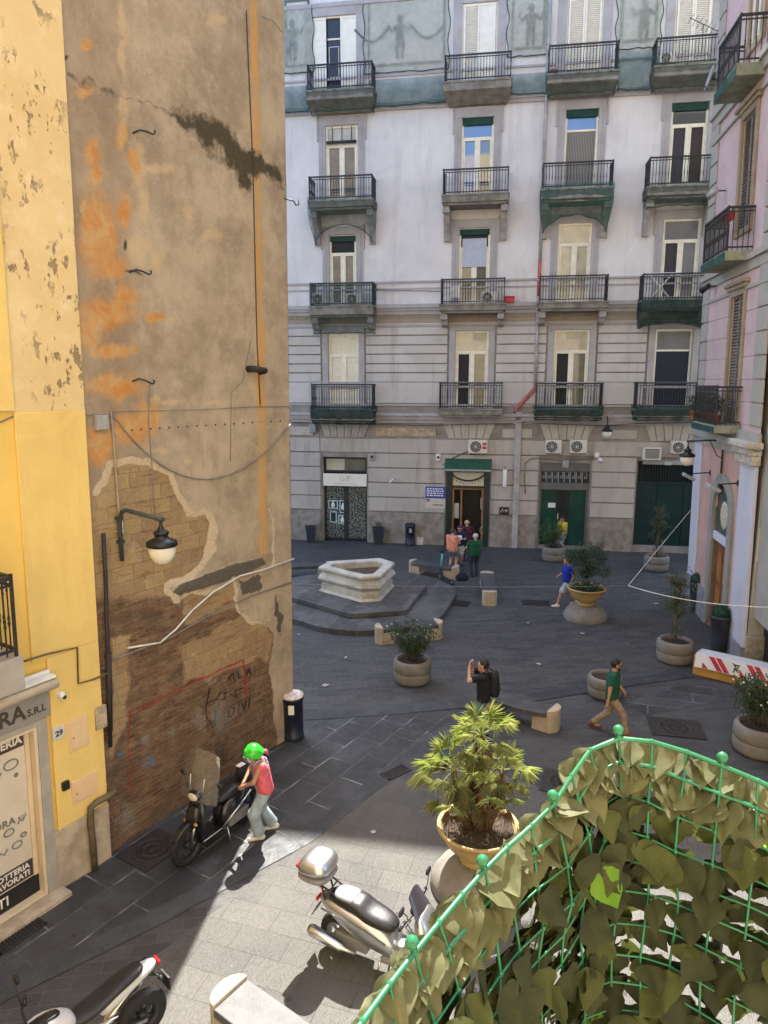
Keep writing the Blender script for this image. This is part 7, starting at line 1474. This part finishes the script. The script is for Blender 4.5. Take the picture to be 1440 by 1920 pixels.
u0, z0, u1, z1 = PF.rect(946, 561, 964, 568, -.15); o = thing("flower_box", "red plastic box fixed to the palazzo left of the downpipe", "box", PF.W((u0 + u1) / 2, -.06, z0), PA); w_ = (u1 - u0) / 2; b = MB(); b.box(-w_, -.25, 0, w_, 0, .22); b.build("trough", RED, o, world=False, bevel=.02); b = MB(); b.box(-w_ - .02, -.27, .22, w_ + .02, .0, .26); b.build("rim", RED, o, world=False, bevel=.01)
# cables on the palazzo and across the square
def pcable(name, pts, r, m, label, d=-.10): b = MB(); b.tube([PF.W(*(lambda q: (q[0], d, q[1]))(PF.px(x, y, d))) for x, y in pts], r, 6); return tag(b.build(name, m), label, "cable")
pcable("facade_cable", [(548, 792), (600, 794), (700, 796), (800, 798), (900, 795), (962, 794)], .014, CABLE_D, "dark cable sagging along the cornice above the first two shops", -.22)
pcable("facade_cable", [(970, 792), (1060, 796), (1130, 798), (1200, 794), (1310, 792)], .014, CABLE_D, "dark cable along the cornice above the green door and gateway", -.22)
pcable("facade_cable", [(830, 872), (835, 868), (850, 858), (878, 846)], .02, CABLE_D, "bundle of cables from the white box to the air conditioner with red squares")
pcable("facade_cable", [(985, 925), (983, 895), (985, 868), (995, 860), (1020, 858), (1050, 862), (1100, 860), (1118, 858)], .03, CABLE_G, "grey conduit looping round the corner of the green double door")
pcable("facade_cable", [(600, 1000), (601, 940), (600, 850), (598, 800)], .012, CABLE_G, "thin conduit rising left of the jeweller's door")
pcable("facade_cable", [(700, 543), (760, 545), (826, 546)], .02, CABLE_G, "cable strung between two third floor balconies", -.12)
J = AT(1178, 1098, 18.5); A1 = LF.W(0, -.03, LF.px(551, 1092)[1]); A2 = RF.W(.15, -.06, RF.px(1303, 955)[1]); A3 = AT(1460, 1139, 14.5)
def hang(name, p, q, dip, r, m, label): b = MB(); b.tube([p.lerp(q, i / 16) - Vector((0, 0, dip * 4 * (i / 16) * (1 - i / 16))) for i in range(17)], r, 6); tag(b.build(name, m), label, "cable", "cables slung across the square")
hang("overhead_cable", A1, J, .05, .006, CABLE_G, "thin grey overhead cable from the wall corner across the square"); hang("overhead_cable", J, A2, -.02, .009, CABLE_L, "pale overhead cable rising to the pink building's corner"); hang("overhead_cable", J, A3, .14, .011, CABLE_L, "white overhead cable running out at the right edge over the topiary")
# things on balconies
def on_bal(r, c, px_): u0, u1, D, z1, zs, zb = balc[r, c]; return PF.W(PF.px(px_, BAL[r][c][3], -.5)[0], -.5, zs + .004)
o = thing("drying_rack", "white drying rack leaning on the balcony rail at the right, third row", "drying rack", on_bal(2, 3, 1236), PA); b = MB()
for y in (0, .2):
    b.tube([(-.45, -.2 + y, 0), (.45, -.1 + y, 1.05)], .02, 6); b.tube([(.45, -.2 + y, 0), (-.45, -.1 + y, 1.05)], .02, 6)
b.tube([(-.6, -.1, 1.05), (.75, -.1, 1.05)], .03, 6); b.tube([(-.6, .1, 1.05), (.75, .1, 1.05)], .03, 6); b.build("rack", WHITEP, o, world=False)
o = thing("drying_rack", "folded white drying rack with cloths on the balcony below the pale blue sheet", "drying rack", on_bal(2, 1, 855), PA); b = MB(); b.tube([(-.3, 0, 0), (-.05, 0, .8), (.2, 0, 0)], .03, 6); b.tube([(-.3, .2, 0), (-.05, .2, .8), (.2, .2, 0)], .03, 6); b.build("rack", WHITEP, o, world=False); b = MB(); b.grid(lambda u, v: (-.25 + .4 * u, .02 + .1 * math.sin(5 * u), .78 - .5 * v), 6, 4); b.build("cloth", WHITEP, o, world=False)
o = thing("flower_pot", "terracotta pot on the top balcony right of the downpipe", "pot", on_bal(0, 2, 1038), PA); b = MB(); b.lathe([(.1, 0), (.15, .2), (.17, .2), (.17, .25), (.14, .25), (.12, .18), (1e-3, .18)], 16); b.build("pot", TERRA, o, world=False); b = MB(); leaves(b, [(rnd.gauss(0, .06), rnd.gauss(0, .06), .2) for k in range(30)], .12, .03, rnd, .8); b.build("foliage", DEADF, o, world=False)
def rb_at(i, u): return RF.W(u, -.45, RB[i][2] + .01)
for k, u in enumerate((1.4, 2.0, 2.6, 3.2, 3.7)):
    o = thing("flower_pot", ("terracotta pot with a leggy green plant on the lowest pink building balcony" if k != 2 else "pot with a taller yellowish plant on the lowest pink building balcony"), "pot", rb_at(2, u), RF.a, "potted plants on the pink balcony"); b = MB(); b.lathe([(.09, 0), (.14, .22), (.155, .22), (.155, .27), (.12, .27), (.11, .2), (1e-3, .2)], 14); b.build("pot", TERRA, o, world=False); b = MB(); rs = random.Random(60 + k)
    leaves(b, [(rs.gauss(0, .13), rs.gauss(0, .13), rs.uniform(.25, .95 if k == 2 else .7)) for q in range(190)], .16, .035, rs, .6); b.build("foliage", LEAFB if k == 2 else LEAFD, o, world=False)
for u, m, lab in ((3.2, GREYP, "grey flower trough on the rail of the middle pink building balcony"), (3.9, RED, "red flower trough on the rail of the middle pink building balcony")):
    o = thing("flower_box", lab, "flower box", RF.W(u, -.5, RB[1][3] - .24), RF.a); b = MB(); b.box(-.25, -.09, 0, .25, .09, .2); b.build("trough", m, o, world=False, bevel=.015); b = MB(); rs = random.Random(int(u * 10)); leaves(b, [(rs.uniform(-.2, .2), rs.uniform(-.06, .06), .19) for q in range(50)], .12, .03, rs, .8); b.build("foliage", LEAFO, o, world=False)
o = thing("satellite_dish", "pale satellite dish at the far corner of the top pink balcony", "satellite dish", RF.W(.2, -.3, RF.px(1337, 135, -.3)[1]), RF.a); b = MB(); b.lathe([(1e-3, -.06), (.2, -.04), (.34, 0), (.345, .012), (.2, -.02), (1e-3, -.04)], 24, M=Matrix.Rotation(R(75), 4, 'X')); b.build("dish", GREYP, o, world=False); b = MB(); b.tube([(0, .05, 0), (0, .3, -.1)], .02, 6); b.tube([(0, -.02, -.3), (0, -.3, -.05)], .012, 5); b.build("arm", IRON, o, world=False)

o = thing("tv_antenna", "small bent aerial lashed to the top right balcony railing", "antenna", on_bal(0, 3, 1305) + Vector((0, -.4, 1.0)), PA); b = MB(); b.tube([(-.5, 0, .55), (.55, 0, .02)], .014, 5)
for k in range(7): x = -.45 + k * .16; z = .53 - (x + .5) * .505; b.tube([(x - .1, -.02, z - .17), (x + .1, -.02, z + .17)], .009, 4)
b.tube([(0, .0, .3), (.02, .0, -.6)], .016, 5); b.build("aerial", IRON, o, world=False)
# ---------------------------------------------------------------- protective netting on the palazzo
def net_panel(label, pix, m, d=-.07, relief=None):
    o = thing("safety_net", label, "netting", PO, PA, "green safety nets on the palazzo"); x0, y0, x1, y1 = pix; ym, xm = (y0 + y1) / 2, (x0 + x1) / 2
    u0, u1 = PF.px(x0, ym)[0], PF.px(x1, ym)[0]; z0, z1 = PF.px(xm, y1)[1], PF.px(xm, y0)[1]; b = MB(); n, k = 26, 18
    def fn(u, v):
        w_ = .5 + .5 * math.sin(u * 19 + v * 3); return (u0 + (u1 - u0) * u + .05 * math.sin(v * 12) * (u in (0.0, 1.0)), d - .05 * math.sin(math.pi * u) * math.sin(math.pi * v) - .02 * mnoise.noise((u * 6, v * 6, x0)), z0 + (z1 - z0) * v + .05 * (1 - v) * mnoise.noise((u * 5, x0, 0)) * 1.6)
    b.grid(fn, n, k); b.build("mesh_sheet", m, o, world=False)
    e = MB(); e.tube([fn(i / 20, 0) for i in range(21)], .022, 5); e.tube([fn(0, i / 10) for i in range(11)], .018, 5); e.tube([fn(1, i / 10) for i in range(11)], .018, 5); e.build("hem", NETH, o, world=False); return u0, u1, z0, z1
NETH = M("dark_green_hem", (.010, .06, .055), .8, .2, 6)
RELM = M("grey_stucco_relief", (.12, .14, .135), .85, .1, 2, .006, 25)
for pix, lab, fig in (((528, 14, 588, 138), "pale green net over the stucco panel at the top left of the palazzo", 548), ((683, 3, 842, 135), "pale green net over the wide stucco panel between the first two top balconies", 750), ((952, -6, 1030, 106), "pale green net over the stucco panel left of the downpipe", 995), ((1156, -10, 1240, 92), "pale green net over the stucco panel between the two right top balconies", 1207)):
    u0, u1, z0, z1 = net_panel(lab, pix, NETP)
    b = MB(); frame_rect(b, u0 + .15, z0 + .25, u1 - .15, z1 + .3, .09, -.045, 0); u = PF.px(fig, 60)[0]; z = (z0 + z1) / 2 - .75
    b.ball((u, -.02, z + 1.42), .15, 10, sz=(.8, .45, 1.0)); b.ball((u, -.02, z + .98), .26, 12, sz=(.75, .3, 1.2)); b.ball((u, -.02, z + .72), .19, 10, sz=(.9, .35, .8))
    for s_ in (-1, 1): b.tube([(u + s_ * .08, -.02, z + .68), (u + s_ * .13, -.03, z + .35), (u + s_ * .09, -.02, z)], [.10, .075, .05], 7); b.tube([(u + s_ * .17, -.02, z + 1.16), (u + s_ * .36, -.03, z + .98), (u + s_ * .46, -.02, z + 1.22)], [.065, .05, .035], 7)
    if u1 - u0 > 2.5:
        for s_ in (-1, 1): b.tube([(u + s_ * (.45 + i * .14), -.02, z + 1.15 - .5 * math.sin(i / 10 * math.pi)) for i in range(11)], .06, 6)
    b.build("stucco_relief", RELM, palazzo, world=False)
for pix, lab in (((528, 166, 580, 214), "green net strip over the cornice left of the first top balcony"), ((697, 150, 836, 200), "green net strip over the cornice between the first two top balconies"), ((957, 142, 1028, 180), "green net strip over the cornice left of the downpipe"), ((1157, 100, 1233, 172), "green net strip over the cornice between the two right top balconies")):
    net_panel(lab, pix, NETG, -.24)
def drape(r, c, m, up, down, label, taper=.35, arch=0.0, belly=.0):
    u0, u1, D, z1, zs, zb = balc[r, c]; o = thing("safety_net", label, "netting", PO, PA, "green safety nets on the palazzo"); D2, a, e = D - .085, u0 - .075, u1 + .075; L1, L2 = -D2, e - a; tot = 2 * L1 + L2; b = MB()
    def fn(s, v):
        x = s * tot
        if x < L1: p = (a, -x)
        elif x < L1 + L2: p = (a + x - L1, D2)
        else: p = (e, D2 + (x - L1 - L2))
        q = max(0.0, (v - .25) / .75); dn = down * (1 - arch * max(0, math.sin(math.pi * min(1, max(0, (x - L1) / L2)))) ** .6) if L1 <= x <= L1 + L2 else down
        z = zs + up - v * (up + (zs - zb) + dn) + .05 * mnoise.noise((x * 2.5, r, c)) * v; y = p[1] * (1 - taper * q * q) - belly * math.sin(math.pi * v) ; xx = p[0] + (.5 * (a + e) - p[0]) * taper * .22 * q * q
        return (xx + .02 * mnoise.noise((x * 4, v * 4, 1)), min(-.03, y) + .02 * mnoise.noise((x * 5, v * 6, 7)), z)
    b.grid(fn, 44, 12); b.build("mesh_sheet", m, o, world=False); h = MB(); h.tube([fn(i / 44, 1) for i in range(45)], .02, 5); h.build("hem", NETH, o, world=False)
    if belly:                                          # closed underneath
        f = MB(); f.grid(lambda s, v: (lambda p: (p[0], p[1] * v - .03 * (1 - v), p[2] - .03 * v))(fn(.5 + (s - .5) * (L2 / tot), 1)), 20, 6); f.build("mesh_floor", m, o, world=False)
drape(0, 0, NETV, .12, .35, "green net tucked under the first top balcony beside the open shutters"); drape(0, 2, NETV, .1, .3, "green net under the top balcony right of the downpipe"); drape(0, 3, NETV, .1, .32, "green net under the top balcony at the right")
drape(1, 0, NETV, .14, 1.30, "green net draped over the bracketed balcony of the first window, second row", .55, .55); drape(1, 2, NETG, .16, 1.12, "green net draped over the bracketed balcony right of the downpipe, second row", .55, .55); drape(1, 3, NETV, .12, .4, "green net around the second row balcony beside the pink building", .3, .2)
drape(2, 0, NETV, .95, .75, "green net wrapped around rail and brackets of the air conditioned balcony", .3, .0); drape(2, 3, NETD, .10, .72, "dark green net swathing the underside of the balcony with the drying rack", .3, .25, .04)
drape(3, 0, NETD, .18, .16, "dark net bulging under the lowest balcony left", .18, 0, .06); drape(3, 2, NETD, .16, .12, "dark net bulging under the lowest balcony right of the downpipe", .18, 0, .06); drape(3, 3, NETD, .16, .12, "dark net bulging under the lowest balcony beside the pink building", .18, 0, .06)
# ---------------------------------------------------------------- ivy screen on the photographer's own balcony
EDGE = [AT(x, y, d_) for x, y, d_ in ((560, 2090, .60), (640, 1975, .645), (700, 1885, .69), (790, 1770, .76), (890, 1650, .84), (960, 1580, .89), (1030, 1520, .93), (1062, 1478, .95), (1085, 1425, .97), (1122, 1393, .985), (1180, 1380, .99), (1260, 1400, .985), (1340, 1430, .97), (1440, 1472, .95), (1560, 1530, .92), (1700, 1600, .89))]
def resample(P, st):
    out = [P[0]]; acc = 0.0
    for a_, b_ in zip(P[:-1], P[1:]):
        L = (b_ - a_).length; t = st - acc
        while t <= L: out.append(a_.lerp(b_, t / L)); t += st
        acc = L - (t - st)
    return out
ST = .047; E = resample(EDGE, ST); NJ = 22
ivy = thing("ivy_screen", "green plastic mesh with fabric ivy leaves along the balcony in front", "ivy screen", (EDGE[10].x, EDGE[10].y, EDGE[10].z - 1.05)); rs = random.Random(21)
def npt(i, j):
    p = E[i]; jj = j if j < 2 else j; w_ = mnoise.noise((i * .35, j * .3, 4.0)) * .016 * min(1, j / 2); q = mnoise.noise((i * .3, j * .35, 9.0)) * .014 * min(1, j / 2)
    ta = (E[min(i + 1, len(E) - 1)] - E[max(i - 1, 0)]); n_ = Vector((-ta.y, ta.x, 0)).normalized()
    return p - Vector((0, 0, .032 * min(j, 1) + .047 * max(0, j - 1))) + n_ * (w_ - .010 * min(j, 3)) + Vector((q, 0, q * .5))
GPL = M("green_plastic_mesh", (.016, .15, .07), .35, .15, 30, coat=.15); tG = GPL
b = MB(); N = len(E)
for i in range(N): b.tube([npt(i, j) for j in range(NJ + 1)], .0019, 6, False)
for j in range(NJ + 1): b.tube([npt(i, j) for i in range(N)], .0033 if j == 0 else .0027 if j == 1 else .0016, 6, False)
for i in range(N):
    for j in (0, 1, 2, 3): b.ball(npt(i, j), .0042, 6)
b.build("wire_mesh", GPL, ivy)
k = MB()
for i in range(1, N, 3):
    p = npt(i, 0); ta = (E[min(i + 1, N - 1)] - E[max(i - 1, 0)]).normalized(); n_ = Vector((-ta.y, ta.x, 0)); up = (n_ * .35 + Vector((0, 0, 1))).normalized(); k.tube([p, p + up * .006], .0032, 6); k.ball(p + up * .011, .0078, 10)
k.build("knobs", GPL, ivy)
def fab(name, c1, c2, tr): return leaf_mat(name, c1, c2, tr, .75, 30)
LF1 = fab("sunlit_fabric_leaf", (.085, .095, .038), (.14, .14, .068), .3); LF2 = fab("shaded_fabric_leaf", (.017, .023, .008), (.032, .040, .012), .25); LF3 = fab("green_fabric_leaf", (.16, .36, .03), (.22, .42, .05), .6)  # sunlit top leaves and shaded leaves below: light put into the leaf colours
shape = [(0, 0), (.34, .06), (.52, .30), (.42, .55), (.22, .80), (0, 1.08), (-.22, .80), (-.42, .55), (-.52, .30), (-.34, .06)]
def ivyleaf(b, o, d, nrm, l, rs):
    d = d.normalized(); s_ = d.cross(nrm); s_ = s_.normalized() if s_.length > .05 else d.orthogonal().normalized(); n_ = s_.cross(d); cu = rs.uniform(-.32, .32); fo = rs.uniform(.05, .26) * rs.choice((1, 1, -1)); tw = rs.uniform(-.4, .4); ph = rs.uniform(0, 6)
    def P(x, y):
        wv = .05 * math.sin(9 * y + ph) * (abs(x) * 2) + .035 * math.sin(13 * x + ph * 2); return o + d * (y * l) + s_ * (x * l) + n_ * l * (fo * abs(x) + cu * y * y + tw * x * y + wv)
    rows = [(0, .06), (.10, .36), (.25, .50), (.40, .50), (.56, .42), (.72, .30), (.88, .15), (1.06, .012)]; m = 6
    v = [P(-w2 + 2 * w2 * k_ / m, y) for y, w2 in rows for k_ in range(m + 1)]; f = [(r_ * (m + 1) + c_, r_ * (m + 1) + c_ + 1, (r_ + 1) * (m + 1) + c_ + 1, (r_ + 1) * (m + 1) + c_) for r_ in range(len(rows) - 1) for c_ in range(m)]
    b.add(v, f, smooth=True)
LF4 = fab("lit_fringe_fabric_leaf", (.05, .062, .014), (.085, .10, .026), .45); lb = [MB(), MB(), MB(), MB()]  # lighter copy: lit fringe among the dark leaves put into the colour
for i in range(N - 1):
    fr_i = i / N
    for j in range(NJ):
        dens = 4 if j < 2 else 4
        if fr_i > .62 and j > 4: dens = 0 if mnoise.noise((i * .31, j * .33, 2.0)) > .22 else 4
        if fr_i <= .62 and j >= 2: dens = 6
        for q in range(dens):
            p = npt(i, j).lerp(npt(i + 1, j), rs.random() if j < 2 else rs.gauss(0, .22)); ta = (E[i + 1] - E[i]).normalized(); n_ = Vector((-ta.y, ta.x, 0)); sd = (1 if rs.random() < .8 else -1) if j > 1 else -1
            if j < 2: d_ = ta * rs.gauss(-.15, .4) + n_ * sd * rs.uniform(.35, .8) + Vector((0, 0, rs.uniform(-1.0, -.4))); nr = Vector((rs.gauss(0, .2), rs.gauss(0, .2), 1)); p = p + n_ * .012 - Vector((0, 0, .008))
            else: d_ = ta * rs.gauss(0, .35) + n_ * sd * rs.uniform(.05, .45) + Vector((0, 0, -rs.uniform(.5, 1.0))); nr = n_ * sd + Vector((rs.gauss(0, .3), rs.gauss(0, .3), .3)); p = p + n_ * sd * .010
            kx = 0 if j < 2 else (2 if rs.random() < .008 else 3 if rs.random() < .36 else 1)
            ivyleaf(lb[kx], p, d_, nr, rs.uniform(.038, .056), rs)
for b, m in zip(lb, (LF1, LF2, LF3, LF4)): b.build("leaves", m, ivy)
# rail and bars of the balcony itself, behind the screen
own_rail = thing("balcony_railing", "pale handrail and dark bars of the near balcony behind the ivy screen", "railing", (EDGE[10].x, EDGE[10].y, 5.9))
RL = [p + (Vector((p.x, p.y, 0)).normalized() * .05) - Vector((0, 0, .085)) for p in EDGE[6:]]
b = MB(); b.tube(RL, .016, 10); b.build("handrail", M("pale_grey_rail", (.50, .52, .50), .4, .08, 5), own_rail)
b = MB()
for p in resample(RL, .16): b.tube([p, Vector((p.x, p.y, 5.9))], .008, 6)
b.build("bars", IRON, own_rail)
